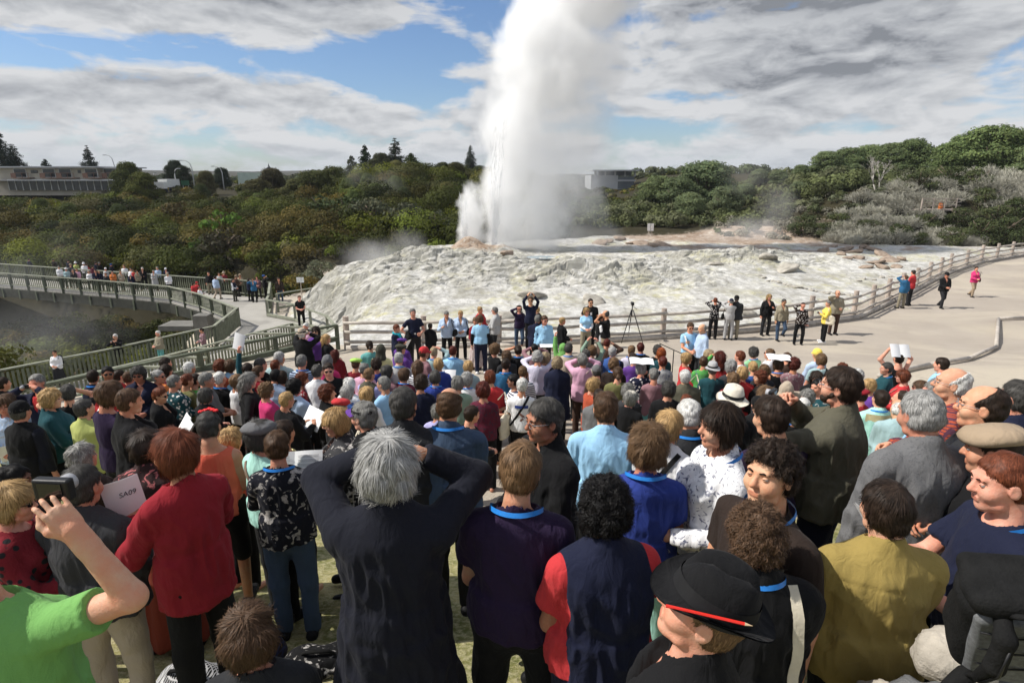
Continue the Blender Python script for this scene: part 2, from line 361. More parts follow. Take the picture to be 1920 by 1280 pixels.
brn = mixc(nt, ramp(nt, noise(nt, 1.1, 6, .65, P, .5), [(.35, 0.), (.65, 1.)]), (.22, .15, .10), (.44, .36, .29)); brn = mixc(nt, ramp(nt, s_m, [(.56, 0.), (.66, .7)]), brn, (.52, .49, .44))
soil = mixc(nt, n_mid, (.016, .016, .008), (.055, .046, .024))
grs = mixc(nt, ramp(nt, n_mid, [(.38, 0.), (.62, 1.)]), (.115, .125, .035), (.33, .29, .13))
grs = mixc(nt, ramp(nt, n_fine, [(.42, 0.), (.62, .8)]), grs, (.42, .38, .23))
grs = mixc(nt, ramp(nt, n_grain, [(.5, 0.), (.68, .6)]), grs, (.09, .11, .03))
wob = mth(nt, 'MULTIPLY', mth(nt, 'SUBTRACT', n_mid, .5), .7)
def wmask(s): return ramp(nt, mth(nt, 'ADD', s, wob), [(.38, 0.), (.62, 1.)])
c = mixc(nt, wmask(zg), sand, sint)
c = mixc(nt, wmask(za), c, brn)
c = mixc(nt, wmask(zb), c, soil)
c = mixc(nt, wmask(zr), c, grs)
bh = mth(nt, 'ADD', mth(nt, 'MULTIPLY', n_mid, .6), mth(nt, 'MULTIPLY', n_fine, .4))
finish(nt, c, .9, bump(nt, bh, .8, .06), .15)
fl_ = rg.ravel()[quads].mean(1) < .22
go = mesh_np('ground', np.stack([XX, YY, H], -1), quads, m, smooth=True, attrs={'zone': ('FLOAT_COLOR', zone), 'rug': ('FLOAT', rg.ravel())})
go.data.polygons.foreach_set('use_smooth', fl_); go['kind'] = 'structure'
# ---------------------------------------------------------------- vegetation
def leafmat(name, use_obj):
    m, nt = newmat(name)
    va = attr(nt, 'lc')
    if use_obj:
        oi = nd(nt, 'ShaderNodeObjectInfo').outputs['Color']
        va = mixc(nt, 1.0, oi, va, 'MULTIPLY')
    p = nd(nt, 'ShaderNodeBsdfPrincipled', {'Base Color': va, 'Roughness': .75, 'Specular IOR Level': .10})
    t = nd(nt, 'ShaderNodeBsdfTranslucent', {'Color': va})
    mx = nd(nt, 'ShaderNodeMixShader', {0: .22, 1: p.outputs[0], 2: t.outputs[0]})
    nd(nt, 'ShaderNodeOutputMaterial', {'Surface': mx.outputs[0]})
    return m
M_LEAF = leafmat('leaf_material', True); M_SCRUB = leafmat('scrub_leaf_material', False)
M_BARK = simple('bark_material', (.16, .125, .095), .85, .15, 4, .35, .5)
M_PALEBARK = simple('pale_bark_material', (.42, .39, .35), .85, .15, 4, .3, .4)
def rand_unit(n, g=None):
    g = g or rng
    v = g.normal(size=(n, 3)); return v/np.linalg.norm(v, axis=1, keepdims=True)
def leaf_quads(c, nrm, size, asp=.62):
    """c (N,3) centres, nrm (N,3) normals, size (N,) -> verts (4N,3), quads (N,4)"""
    n = len(c); t = np.cross(nrm, rand_unit(n)); t /= np.linalg.norm(t, axis=1, keepdims=True)+1e-9
    b = np.cross(nrm, t); s = size[:, None]
    v = np.stack([c-t*s, c-b*s*asp, c+t*s, c+b*s*asp], 1).reshape(-1, 3)
    return v, np.arange(4*n).reshape(-1, 4)
def lobe_points(cen, rad, n, inner=.62, flat=1.0):
    d = rand_unit(n); d[:, 2] = np.where(d[:, 2] < -.45, -d[:, 2]*.6, d[:, 2])
    r = (inner+(1-inner)*rng.random(n)**.6)[:, None]
    return np.asarray(cen)+d*r*np.asarray(rad), d
def crown(lobes, per, size, jit=.55, var=.3):
    V, Fq, Cc = [], [], []; off = 0
    for cen, rad in lobes:
        area = (rad[0]*rad[1]*rad[2])**(2/3)
        n = max(12, int(per*area)); p, d = lobe_points(cen, rad, n)
        nn = d+rand_unit(n)*jit; nn /= np.linalg.norm(nn, axis=1, keepdims=True)
        sz = size*(.6+.8*rng.random(n)); v, q = leaf_quads(p, nn, sz)
        tone = (1+var*(rng.random()-.5))*(1+.5*(rng.random(n)-.5)); hue = 1+.16*(rng.random(n)-.5)
        col = np.stack([tone*hue, tone, tone*(2-hue), np.ones(n)], 1)
        V.append(v); Fq.append(q+off); Cc.append(np.repeat(col, 4, 0)); off += 4*n
    return np.concatenate(V), np.concatenate(Fq), np.concatenate(Cc)
def broad_lobes(r, h, n, base=.35, seed=0):
    g = np.random.default_rng(seed); out = []
    for i in range(n):
        a = g.random()*6.283; q = math.sqrt(g.random()); z = base+(1-base)*g.random()**.8
        prof = math.sin(math.pi*min(1, .18+.80*((z-base)/(1-base)*.85+.1)))**.6
        x, y = r*.78*q*prof*math.cos(a), r*.78*q*prof*math.sin(a)
        s = r*(.24+.20*g.random())
        out.append(((x, y, h*z-s*.35), (s*1.15, s*1.15, s*.75)))
    return out
def trunk_mesh(h, r, limbs, spread, seed=0):
    g = random.Random(seed); mb = MB()
    top = (g.uniform(-.2, .2), g.uniform(-.2, .2), h*.62)
    mb.tube([(0,0,-.4), (top[0]*.3, top[1]*.3, h*.3), top], [r*1.25, r*.9, r*.55], 8)
    for i in range(limbs):
        a = 6.283*i/limbs+g.uniform(-.4, .4); z0 = h*g.uniform(.25, .55); L = spread*g.uniform(.5, .85)
        p0 = (top[0]*z0/h, top[1]*z0/h, z0)
        p1 = (math.cos(a)*L*.5, math.sin(a)*L*.5, z0+h*.2); p2 = (math.cos(a)*L, math.sin(a)*L, z0+h*g.uniform(.28, .45))
        mb.tube([p0, p1, p2], [r*.5, r*.33, r*.14], 6)
    return mb
_vm = {}
def broad_variant(k, r, h, n, per, size, base=.35, var=.3):
    V, Q, C = crown(broad_lobes(r, h, n, base, k), per, size, var=var)
    c = mesh_np('crown', V, Q, M_LEAF, attrs={'lc': ('FLOAT_COLOR', C)})
    t = trunk_mesh(h, r*.05+.05, 6, r*.8, k).build('trunk', M_BARK, smooth=True)
    return c, t
def make_tree(proto, name, loc, sc, rz, col, label, group=None, cat='tree'):
    """first use moves the prototype's own parts, later uses copy them"""
    e = empty(name, loc, rz); e.scale = sc if hasattr(sc, '__len__') else (sc,)*3
    tag(e, label, cat, group)
    for p in proto:
        if p.parent is None and not p.get('used'): o = p; o['used'] = 1
        else: o = p.copy(); COL.objects.link(o)
        o.parent = e; o.color = (*col, 1)
    return e
def cone_variant(k, h, r, layers, per, size, droop=.25, top_pow=1.0, gap=.0):
    g = np.random.default_rng(k); P, D = [], []
    for i in range(layers):
        z = h*(.08+.92*i/layers); rr = r*((1-i/layers)**top_pow)*(.75+.5*g.random()); nb = max(4, int(9*(1-i/layers))+3)
        for b in range(nb):
            if g.random() < gap: continue
            a = 6.283*(b+g.random())/nb; n = max(6, int(per*rr)); t = g.random(n)**.7
            w = .17*rr*(1-t*.6)+.05
            P.append(np.stack([np.cos(a)*rr*t+g.normal(size=n)*w, np.sin(a)*rr*t+g.normal(size=n)*w, z-droop*rr*t**1.5+g.normal(size=n)*.10*rr+.05], 1))
            D.append(np.stack([np.cos(a)*.4+g.normal(size=n)*.5, np.sin(a)*.4+g.normal(size=n)*.5, .8+g.normal(size=n)*.4], 1))
    p = np.concatenate(P); d = np.concatenate(D); d /= np.linalg.norm(d, axis=1, keepdims=True)
    n = len(p); v, q = leaf_quads(p, d, size*(.6+.8*g.random(n)), .45)
    tone = 1+.6*(g.random(n)-.5); C = np.repeat(np.stack([tone, tone, tone, np.ones(n)], 1), 4, 0)
    c = mesh_np('crown', v, q, M_LEAF, attrs={'lc': ('FLOAT_COLOR', C)})
    mb = MB(); mb.tube([(0,0,-.5), (0,0,h*.5), (0,0,h*.97)], [r*.07+.08, r*.05+.05, .03], 7)
    return c, mb.build('trunk', M_BARK, smooth=True)
def column_variant(k, h, r, per, size, pw=.5):
    lo = []; g = np.random.default_rng(k)
    for i in range(26):
        t = (i+.5)/26; rr = r*(math.sin(math.pi*min(1, .12+t*.88))**pw)*(1-t*.35)
        for b in range(3):
            a = g.random()*6.283; lo.append(((math.cos(a)*rr*.45, math.sin(a)*rr*.45, h*(.03+.93*t)), (rr*.62+.05, rr*.62+.05, h*.05+.1)))
    V, Q, C = crown(lo, per, size, var=.25)
    c = mesh_np('crown', V, Q, M_LEAF, attrs={'lc': ('FLOAT_COLOR', C)})
    mb = MB(); mb.tube([(0,0,-.5), (0,0,h*.7)], [.2, .06], 7)
    return c, mb.build('trunk', M_BARK, smooth=True)
def dead_variant(k, h, r, n, wd=.02):
    """leafless shrub: many thin grey twigs forking from the base"""
    g = np.random.default_rng(k); V, Q = [], []; off = 0
    def twig(p, d, L, w, lev):
        nonlocal off
        e = p+d*L; s = np.cross(d, g.normal(size=3)); s /= np.linalg.norm(s)+1e-9; s2 = np.cross(d, s)
        for u in (s, s2):
            V.append([p-u*w, p+u*w, e+u*w*.5, e-u*w*.5]); Q.append([off, off+1, off+2, off+3]); off += 4
        if lev > 0:
            for i in range(3 if lev > 1 else 4):
                dd = d+g.normal(size=3)*.42; dd[2] += .12; dd /= np.linalg.norm(dd)
                twig(p+d*L*(.55+.45*g.random()), dd, L*(.55+.25*g.random()), w*.62, lev-1)
    for i in range(n):
        a = g.random()*6.283; t = g.random()*1.0
        d = np.array([math.cos(a)*t, math.sin(a)*t, .8]); d /= np.linalg.norm(d)
        twig(np.array([math.cos(a)*r*.15, math.sin(a)*r*.15, -.1]), d*np.array([r/h*1.0, r/h*1.0, 1]), h*.42, wd, 3)
    return mesh_np('twigs', np.array(V).reshape(-1, 3), np.array(Q), M_TWIG)
m_, nt = newmat('grey_twig_material')
oi = nd(nt, 'ShaderNodeObjectInfo').outputs['Color']; finish(nt, oi, .85, None, .1); M_TWIG = m_
# prototypes
B_MED = [broad_variant(100+i, 1.5, 1.9, 16, 150, .115, .12) for i in range(3)]
B_TREE = [broad_variant(200+i, 3.3, 6.0, 64, 230, .125, .10, .5) for i in range(3)]
B_FINE = [broad_variant(300+i, 1.6, 2.0, 22, 330, .075, .10, .35) for i in range(2)]
# ---- scrub on the far bank: one mass (nobody could count it)
def scrub(name, region, n, rlo, rhi, per, size, pal, seed, label, excl=None):
    g = np.random.default_rng(seed); V, Q, C = [], [], []; off = 0
    xs_, ys_ = region(g, n); zs_ = G(xs_, ys_)
    for x, y, z in zip(xs_, ys_, zs_):
        r = rlo+(rhi-rlo)*g.random()**1.6; col = np.array(pal[g.integers(len(pal))])*(.62+.76*g.random())
        for j in range(3):
            cx_, cy_ = x+g.normal()*r*.5, y+g.normal()*r*.5; rr = r*(.5+.35*g.random())
            nn = int(per*rr*rr*1.3)+8; p, d = lobe_points((cx_, cy_, z+rr*.45+r*.25*g.random()), (rr, rr, rr*.8), nn, .7)
            dn = d+rand_unit(nn)*.42; dn /= np.linalg.norm(dn, axis=1, keepdims=True)
            v, q = leaf_quads(p, dn, size*(.6+.8*rng.random(nn)))
            t = (.82+.36*rng.random(nn))[:, None]*(.8+.4*g.random()); cc = np.concatenate([col[None]*t, np.ones((nn, 1))], 1)
            V.append(v); Q.append(q+off); C.append(np.repeat(cc, 4, 0)); off += 4*nn
    o = mesh_np(name, np.concatenate(V), np.concatenate(Q), M_SCRUB, attrs={'lc': ('FLOAT_COLOR', np.concatenate(C))})
    tag(o, label, 'scrub', None, 'stuff'); return o
PAL_L = [(1.06*c[0], 1.08*c[1], .75*c[2]) for c in [(.105,.115,.022), (.030,.036,.014), (.115,.085,.030), (.085,.105,.025), (.060,.066,.020), (.075,.070,.024), (.090,.072,.028), (.050,.060,.020), (.10,.078,.034), (.066,.075,.022), (.085,.085,.045), (.105,.095,.062), (.045,.052,.018)]]
def reg_left(g, n):
    x = g.uniform(-85, 5, n*2); lo = np.interp(x, [-90, -40, -16, -6, 5], [58.5, 56.5, 52.5, 55, 60]); hi = np.interp(x, [-90, -42, -36, -30, 0, 5], [90, 92, 104, 108, 100, 100])
    y = lo+(hi-lo)*g.random(n*2)**1.25; return x[:n], y[:n]
def reg_gully(g, n):
    x = g.uniform(-46, -14, n*6); y = g.uniform(24, 53, n*6)
    gx = np.where(y > 31, np.interp(y, [31, 36, 41, 46, 60], [-18, -18.5, -23, -16, -13]), poly_x(DECK_FAR[:5], y))
    far = np.interp(x, [-62, -45, -31.8, -24.9, -18], [55, 49.5, 45, 42.4, 40]); near_b = y < far+6.5; beh = y > far+6.5
    k = (x < gx-1.7) & (near_b | beh) & ((y < far-1.2) | (y > far+6) | (g.random(len(y)) < .75)); return x[k][:n], y[k][:n]
def reg_right(g, n):
    x = g.uniform(4, 62, n*3); lo = np.interp(x, [4, 15, 22, 25, 34, 50, 70], [68, 68, 67, 68, 68, 66, 64]); y = lo+(26)*g.random(n*3)**1.2
    return x[:n], y[:n]
scrub('bank_scrub', reg_left, 1150, 1.0, 2.9, 150, .115, PAL_L, 1, 'dense dull green and brown scrub covering the bank across the gully')
scrub('gully_scrub', reg_gully, 620, .5, 1.5, 170, .10, PAL_L[:4]+[(.08,.09,.03)], 2, 'low dark scrub filling the gully below the boardwalk')
scrub('hillside_scrub', reg_right, 420, .7, 1.7, 75, .17, [(.095,.110,.045), (.115,.128,.055), (.14,.15,.08), (.083,.098,.045)], 3, 'low green scrub under the trees behind the terrace')
def on(px, py, y):                      # ground position under a pixel column at distance y
    p = at_y(px, py, y); return (p[0], y, G1(p[0], y))
# single shrubs and small trees that stand out of the bank (px, distance, scale, colour, words)
IND = [
 (430, 66, 2.0, (.085,.155,.022), 'B', 'bright lime green tree standing out of the scrub on the bank'),
 (385, 60, 1.25, (.070,.125,.024), 'B', 'feathery light green small tree left of the big dark round shrub'),
 (312, 59, 1.55, (.050,.052,.024), 'B', 'dark olive domed shrub on the bank behind the bridge crowd'),
 (432, 57, 1.75, (.062,.056,.034), 'B', 'wide brownish domed shrub behind the walkers on the boardwalk'),
 (525, 51, 1.35, (.115,.130,.085), 'F', 'pale grey green round shrub near the small white sign'),
 (598, 50, 1.05, (.150,.160,.100), 'F', 'pale silvery shrub at the left foot of the white terrace'),
 (455, 52.5, .85, (.10,.15,.035), 'F', 'light green weeping bush behind the boardwalk railing'),
 (240, 80, 1.9, (.034,.042,.016), 'B', 'near black green shrub in the middle of the bank'),
 (345, 76, 1.7, (.085,.066,.026), 'B', 'rusty brown shrub above the lime green tree'),
 (615, 66, 1.7, (.055,.072,.028), 'B', 'dark green shrub on the slope left of the conifers'),
 (700, 60, 1.8, (.085,.092,.055), 'B', 'grey green rounded shrub behind the top of the terrace'),
 (760, 59, 1.7, (.092,.100,.066), 'B', 'pale green bushy shrub left of the small water jet'),
 (820, 58, 1.5, (.080,.090,.055), 'B', 'small dusty green shrub closest to the small water jet'),
 (655, 64, 1.6, (.060,.078,.030), 'B', 'mid green clump on the slope above the pale slabs'),
 (690, 62, 1.0, (.30,.28,.25), 'D', 'leafless grey shrub among the bushes behind the terrace'),
 (722, 68, 1.2, (.32,.30,.27), 'D', 'pale dead shrub on the slope below the conifers'),
 (120, 70, 1.5, (.30,.26,.23), 'D', 'greyish leafless thicket on the bank below the motel'),
 (60, 62, 1.3, (.25,.22,.19), 'D', 'low leafless thicket on the bank behind the bridge'),
]
DEAD = [dead_variant(400+i, 1.7, 1.5, 16, .02) for i in range(3)]
nB = 0
for px, yy, s, col, ty, lab in IND:
    loc = on(px, 500, yy)
    if ty == 'D':
        o = DEAD[nB % 3]
        if o.get('used'): o = o.copy(); COL.objects.link(o)
        o['used'] = 1; o.name = 'leafless_shrub'; o.location = loc; o.scale = (s,)*3; o.rotation_euler.z = nB; o.color = (*col, 1); tag(o, lab, 'shrub')
    else:
        pr = (B_MED if ty == 'B' else B_FINE); make_tree(pr[nB % len(pr)], 'shrub', loc, s, nB*1.3, col, lab, None, 'shrub')
    nB += 1
gT = np.random.default_rng(77)
for i in range(30):
    px = gT.uniform(20, 860); yy = gT.uniform(66, 97); loc = on(px, 400, yy); k = gT.uniform(.22, .42); c_ = [(.07,.085,.03), (.10,.095,.035), (.05,.062,.025), (.085,.11,.035)][i % 4]
    make_tree(B_TREE[i % 3], 'tree', loc, (k*1.0, k*1.0, k*1.35), i*1.1, tuple(1.5*q for q in c_), 'rounded small tree standing a little above the scrub on the bank', 'small trees among the bank scrub')
# bushes along the outer side of the boardwalk, seen through and above the pickets
for i, (px, py, s, col, lab) in enumerate([(30, 640, 1.0, (.085,.088,.020), 'yellowish green bush outside the boardwalk fence, behind the person in white'),
  (140, 622, .8, (.075,.085,.025), 'low green bush outside the boardwalk fence, beside the person in black'),
  (185, 600, 1.05, (.085,.105,.028), 'rounded bright olive bush under the bridge beam'),
  (225, 590, .9, (.055,.075,.022), 'dark green grassy mound under the middle of the bridge'),
  (260, 612, .6, (.30,.29,.26), 'small grey leafless bush by the bridge footing'),
  (310, 600, .55, (.10,.14,.04), 'small light green bush beside the concrete block')]):
    p = at_y(px, py, [24.5, 27.5, 35, 37, 33, 37][i]); z = G1(p[0], p[1])
    make_tree(B_FINE[i % 2], 'shrub', (p[0]-1.0, p[1], z+.1), (s, s, s*1.1), i*2.1, col, lab, None, 'shrub')
# conifers and tall trees on the skyline of the bank
C_RAG = cone_variant(502, 10.5, 3.0, 24, 90, .13, .1, .7, .28)
C_FIR = cone_variant(503, 9.5, 3.3, 28, 95, .10, .30, .75, .08); C_COL = column_variant(504, 6.2, 2.0, 120, .13)
C_THIN = column_variant(505, 6.2, 1.1, 150, .12)
def sky_tree(proto, name, px, ytop, y, hh, col, lab, wid=1.0):
    top = at_y(px, ytop, y)[2]; x = at_y(px, 330, y)[0]; z = G1(x, y); s = max(.3, (top-z)/hh)
    wid = wid*(1.5 if name == 'conifer_tree' and 600 < px < 800 else 1.0); make_tree(proto, name, (x, y, z), (s*wid, s*wid, s), px*.7, col, lab)
sky_tree(C_THIN, 'conifer_tree', 661, 292, 92, 6.2, (.036,.048,.018), 'short pointed dark conifer, lowest of the group on the bank skyline')
sky_tree(C_THIN, 'conifer_tree', 687, 272, 95, 6.2, (.024,.038,.018), 'slender spire shaped dark conifer left of the ragged tall one', .85)
sky_tree(C_RAG, 'conifer_tree', 743, 257, 97, 10.5, (.026,.036,.020), 'tall ragged dark conifer with gaps in its crown', .8)
sky_tree(C_COL, 'conifer_tree', 773, 287, 88, 6.2, (.046,.062,.016), 'dense rounded egg shaped green conifer beside the ragged tall one', 1.0)
sky_tree(C_FIR, 'conifer_tree', 883, 271, 93, 9.5, (.060,.075,.060), 'tiered grey green fir close to the steam plume', .85)
for i, (px, yt, y, col, w, lab) in enumerate([(715, 290, 93, (.060,.066,.036), .8, 'loose olive tree between the spire conifer and the ragged conifer'),
  (625, 314, 90, (.072,.082,.026), 1.1, 'light olive bushy tree at the left end of the conifer group'),
  (590, 322, 88, (.070,.078,.026), 1.1, 'low olive tree sloping down from the conifer group'),
  (830, 306, 90, (.058,.066,.030), 1.0, 'dark green wispy tree right of the rounded conifer'),
  (855, 305, 88, (.075,.072,.028), .9, 'brownish bushy tree below the grey green fir'),
  (900, 312, 87, (.050,.062,.026), .9, 'dark bushy tree touching the left of the plume'),
  (800, 322, 86, (.075,.080,.024), .9, 'yellow green bush at the foot of the rounded conifer'),
  (740, 315, 88, (.050,.058,.022), 1.2, 'dark bushy mass below the ragged conifer'),
  (385, 322, 110, (.095,.088,.034), .8, 'golden olive tree in front of the far hills'),
  (240, 308, 92, (.070,.082,.026), .7, 'light green tiered tree at the right end of the motel'),
  (265, 325, 90, (.082,.090,.022), 1.0, 'yellow green tree beside the motel gable'),
  (415, 316, 125, (.030,.042,.024), .8, 'dark round tree behind the street lamps'),
  (330, 303, 125, (.028,.040,.022), .75, 'dark pointed tree behind the white lorry'),
  (345, 312, 122, (.030,.040,.020), .75, 'dark rounded tree beside the street lamps'),
  (510, 318, 100, (.070,.062,.030), .9, 'brown green tree in front of the bell tower'),
  (480, 338, 95, (.075,.070,.028), 1.2, 'rusty olive bushy tree left of the bell tower'),
  (560, 335, 92, (.080,.082,.030), 1.3, 'broad olive bushy tree right of the bell tower')]):
    sky_tree(B_TREE[i % 3], 'tree', px, yt, y, 6.0, col, lab, w)
sky_tree(C_RAG, 'conifer_tree', 172, 271, 140, 10.5, (.022,.032,.020), 'tall dark broad conifer rising behind the motel roof', 1.0)
sky_tree(C_FIR, 'conifer_tree', 12, 238, 110, 9.5, (.024,.036,.024), 'tallest dark fir cut by the edge beside the motel', .9)
sky_tree(C_FIR, 'conifer_tree', 34, 268, 112, 9.5, (.022,.034,.022), 'second dark fir in front of the tallest one beside the motel', 1.0)
sky_tree(C_COL, 'conifer_tree', 90, 298, 130, 6.2, (.024,.034,.020), 'dark rounded treetop peeping over the motel roof', .9)
# trees on the right
RT = [ # px, ytop, distance, width factor, colour, label
 (1235, 345, 86, .95, (.066,.082,.036), 'rounded green tree nearest the white flat roofed building'),
 (1275, 345, 82, .95, (.058,.074,.036), 'dark green rounded tree second from the pale block'),
 (1325, 318, 84, 1.05, (.060,.078,.038), 'tall domed green tree rising above its neighbours near the pink roof'),
 (1300, 375, 72, .9, (.070,.086,.042), 'low leafy tree in front of the tall domed tree'),
 (1365, 362, 74, .85, (.066,.080,.042), 'grey green tree below the pink roof'),
 (1400, 358, 80, .9, (.062,.078,.038), 'dark green tree right of the pink roof'),
 (1425, 330, 88, 1.0, (.064,.078,.040), 'green tree with hazy steam in front of its crown'),
 (1460, 335, 84, 1.1, (.066,.082,.040), 'wide green tree behind the steaming mound'),
 (1500, 325, 84, 1.0, (.060,.076,.036), 'green tree left of the long ridge of crowns'),
 (1545, 298, 86, 1.05, (.066,.084,.038), 'tall green tree where the ridge of crowns begins'),
 (1585, 290, 88, 1.0, (.060,.078,.034), 'crown in the ridge left of the bare grey tree'),
 (1625, 286, 88, 1.0, (.064,.082,.036), 'crown in the ridge straight above the bare grey tree'),
 (1665, 283, 86, .95, (.060,.076,.034), 'crown in the ridge right of the bare grey tree'),
 (1705, 274, 84, .9, (.056,.074,.030), 'dark tall tree with its trunk showing at the end of the ridge'),
 (1770, 285, 80, .9, (.054,.070,.030), 'tree filling the dip between the ridge and the highest tree'),
 (1800, 268, 76, .9, (.064,.086,.032), 'leafy tree left of the highest crown'),
 (1850, 250, 74, 1.0, (.066,.088,.032), 'highest leafy green crown on the hillside'),
 (1895, 262, 75, .9, (.062,.080,.032), 'leafy tree right of the highest crown'),
 (1940, 275, 70, .9, (.062,.080,.034), 'leafy tree cut by the edge on the hillside'),
 (1500, 370, 72, .9, (.070,.086,.044), 'hazy green tree just behind the steaming mound'),
 (1555, 365, 74, .9, (.066,.082,.040), 'green tree above the little wooden lookout'),
 (1600, 355, 76, .9, (.060,.076,.036), 'green tree left of the bare grey trunk'),
 (1690, 345, 74, .85, (.050,.064,.028), 'shaded dark tree behind the grey brush'),
 (1745, 335, 70, .7, (.052,.066,.028), 'shaded green tree at the top of the grey brush'),
]
for i, (px, yt, y, w, col, lab) in enumerate(RT): sky_tree(B_TREE[i % 3], 'tree', px, yt-12, y, 6.0, tuple(2.1*q for q in col), lab, w*1.25)
# grey brush on the right hillside
DB = [dead_variant(420+i, 1.5, 1.7, 46, .034) for i in range(3)]
g = np.random.default_rng(12); nbr = 0
BR = [(1570,425,56,.9),(1605,420,55.5,1.1),(1640,405,56,1.2),(1655,425,54.5,1.0),(1690,425,54.5,1.2),(1725,430,54,1.1),(1700,398,57,1.2),(1735,390,58,1.2),(1765,420,55,1.2),(1790,430,54,1.0),(1830,430,54,.9),(1660,388,58,1.2),(1690,372,60,1.3),(1725,365,61,1.2),(1860,335,62,1.8),(1895,325,62,1.8),(1905,350,60,1.6),(1920,310,64,1.9),(1885,360,59,1.2),(1820,455,53,.7),(1745,455,53,.7),(1600,440,54,.7),
      (1560,405,58,1.0),(1590,400,58,1.1),(1615,392,58.5,1.2),(1640,380,60,1.2),(1665,370,61.5,1.3),(1690,355,63,1.4),(1580,415,57,1.0),(1625,415,56,1.1),(1750,372,60,1.2),(1780,360,61,1.3),(1715,345,64,1.4),(1760,345,64,1.3),(1620,372,63,1.2),(1590,385,61,1.1),(1835,318,66,1.8),(1870,305,67,1.8)]
for px, py, y, s in BR:
    x = at_y(px, py, y)[0]; o = DB[nbr % 3]
    if o.get('used'): o = o.copy(); COL.objects.link(o)
    o['used'] = 1; o.name = 'grey_brush'; k = g.uniform(.8, 1.15); o.color = (.47*k, .455*k, .385*k, 1)
    o.location = (x, y, G1(x, y)); o.scale = (s*1.1, s*1.1, s*1.0); o.rotation_euler.z = nbr*1.7
    tag(o, 'leafless pale grey wind swept brush on the hillside above the curving fence', 'brush', 'grey brush on the hillside'); nbr += 1
for i, (px, py, y, s, lab) in enumerate([(1500,440,60,1.0,'dark green low shrub at the left foot of the grey brush'),(1540,450,58,.8,'green shrub behind the rocks at the foot of the hillside'),(1790,455,53,.9,'green shrub right behind the curving fence, below the grey brush'),(1840,440,54,1.2,'large green shrub behind the fence posts'),(1885,430,54,1.3,'dark green shrub behind the highest fence posts'),(1870,400,56,1.2,'leafy shrub below the small lookout railing'),(1800,400,57,.9,'green shrub among the grey brush under the lookout'),(1910,385,57,1.2,'dark leafy shrub at the edge above the fence'),(1850,370,60,1.0,'dark shrub right of the lookout railing'),(1725,460,53,.6,'small green shrub above the brown rocky cutting'),(1660,445,55,.6,'small bright green shrub among the grey brush'),(1580,392,59,.9,'round green shrub near the bare grey tree'),(1635,398,57,.8,'green shrub between two masses of grey brush'),(1690,410,55,.9,'dark green shrub in the middle of the grey brush'),(1740,400,56.5,.9,'green shrub left of the lookout railing'),(1720,355,63,1.2,'broad green shrub at the top of the grey brush'),(1780,340,65,1.3,'broad green shrub behind the lookout'),(1830,350,63,1.2,'green shrub under the highest grey brush')]):
    x = at_y(px, py, y)[0]; make_tree(B_FINE[i % 2], 'shrub', (x, y, G1(x, y)), s, i*1.9, [(.066,.080,.034), (.055,.070,.028), (.08,.095,.04)][i % 3], lab, None, 'shrub')
# bare grey tree
bt = MB(); gg = random.Random(5)
def limb(p, d, L, r, lev):
    e = p+d*L; mid = p+d*L*.5+Vector((gg.uniform(-.1,.1), gg.uniform(-.1,.1), 0))*L; bt.tube([p, mid, e], [r, r*.8, r*.6], 5)
    if lev:
        for i in range(3):
            dd = (d+Vector((gg.uniform(-.8,.8), gg.uniform(-.5,.5), gg.uniform(0,.5)))).normalized(); limb(e, dd, L*gg.uniform(.6,.8), r*.55, lev-1)
x = at_y(1640, 400, 64)[0]; limb(Vector((0,0,-.3)), Vector((-.45,0,1)).normalized(), 1.5, .10, 4); limb(Vector((0.1,0,0)), Vector((-.1,0,1)).normalized(), 1.25, .08, 4)
o = bt.build('bare_tree', M_PALEBARK, smooth=True); o.location = (x, 64, G1(x, 64)); tag(o, 'bare grey branching tree in front of the dark green ridge', 'tree')
def far_reg(g, n):
    y = 150+240*g.random(n)**1.3; return g.uniform(-1, 1, n)*y*1.15, y
def reg_hill(g, n):
    x = g.uniform(21, 58, n); return x, g.uniform(57.5, 70, n)
scrub('hill_scrub', reg_hill, 150, .5, 1.1, 150, .11, [(.11,.12,.07), (.14,.145,.095), (.19,.18,.14), (.09,.105,.05)], 8, 'low grey green scrub between the grey brush on the hillside')
def reg_plat(g, n):
    y = g.uniform(100, 165, n); return g.uniform(-.95, .35, n)*y, y
scrub('plateau_scrub', reg_plat, 520, .5, 1.15, 70, .20, PAL_L, 10, 'low scrub on the flat ground behind the bank')
scrub('distant_trees', far_reg, 1000, 1.3, 3.0, 34, .36, [(.085,.105,.055), (.105,.115,.065), (.075,.092,.060)], 9, 'far off belt of trees along the horizon')
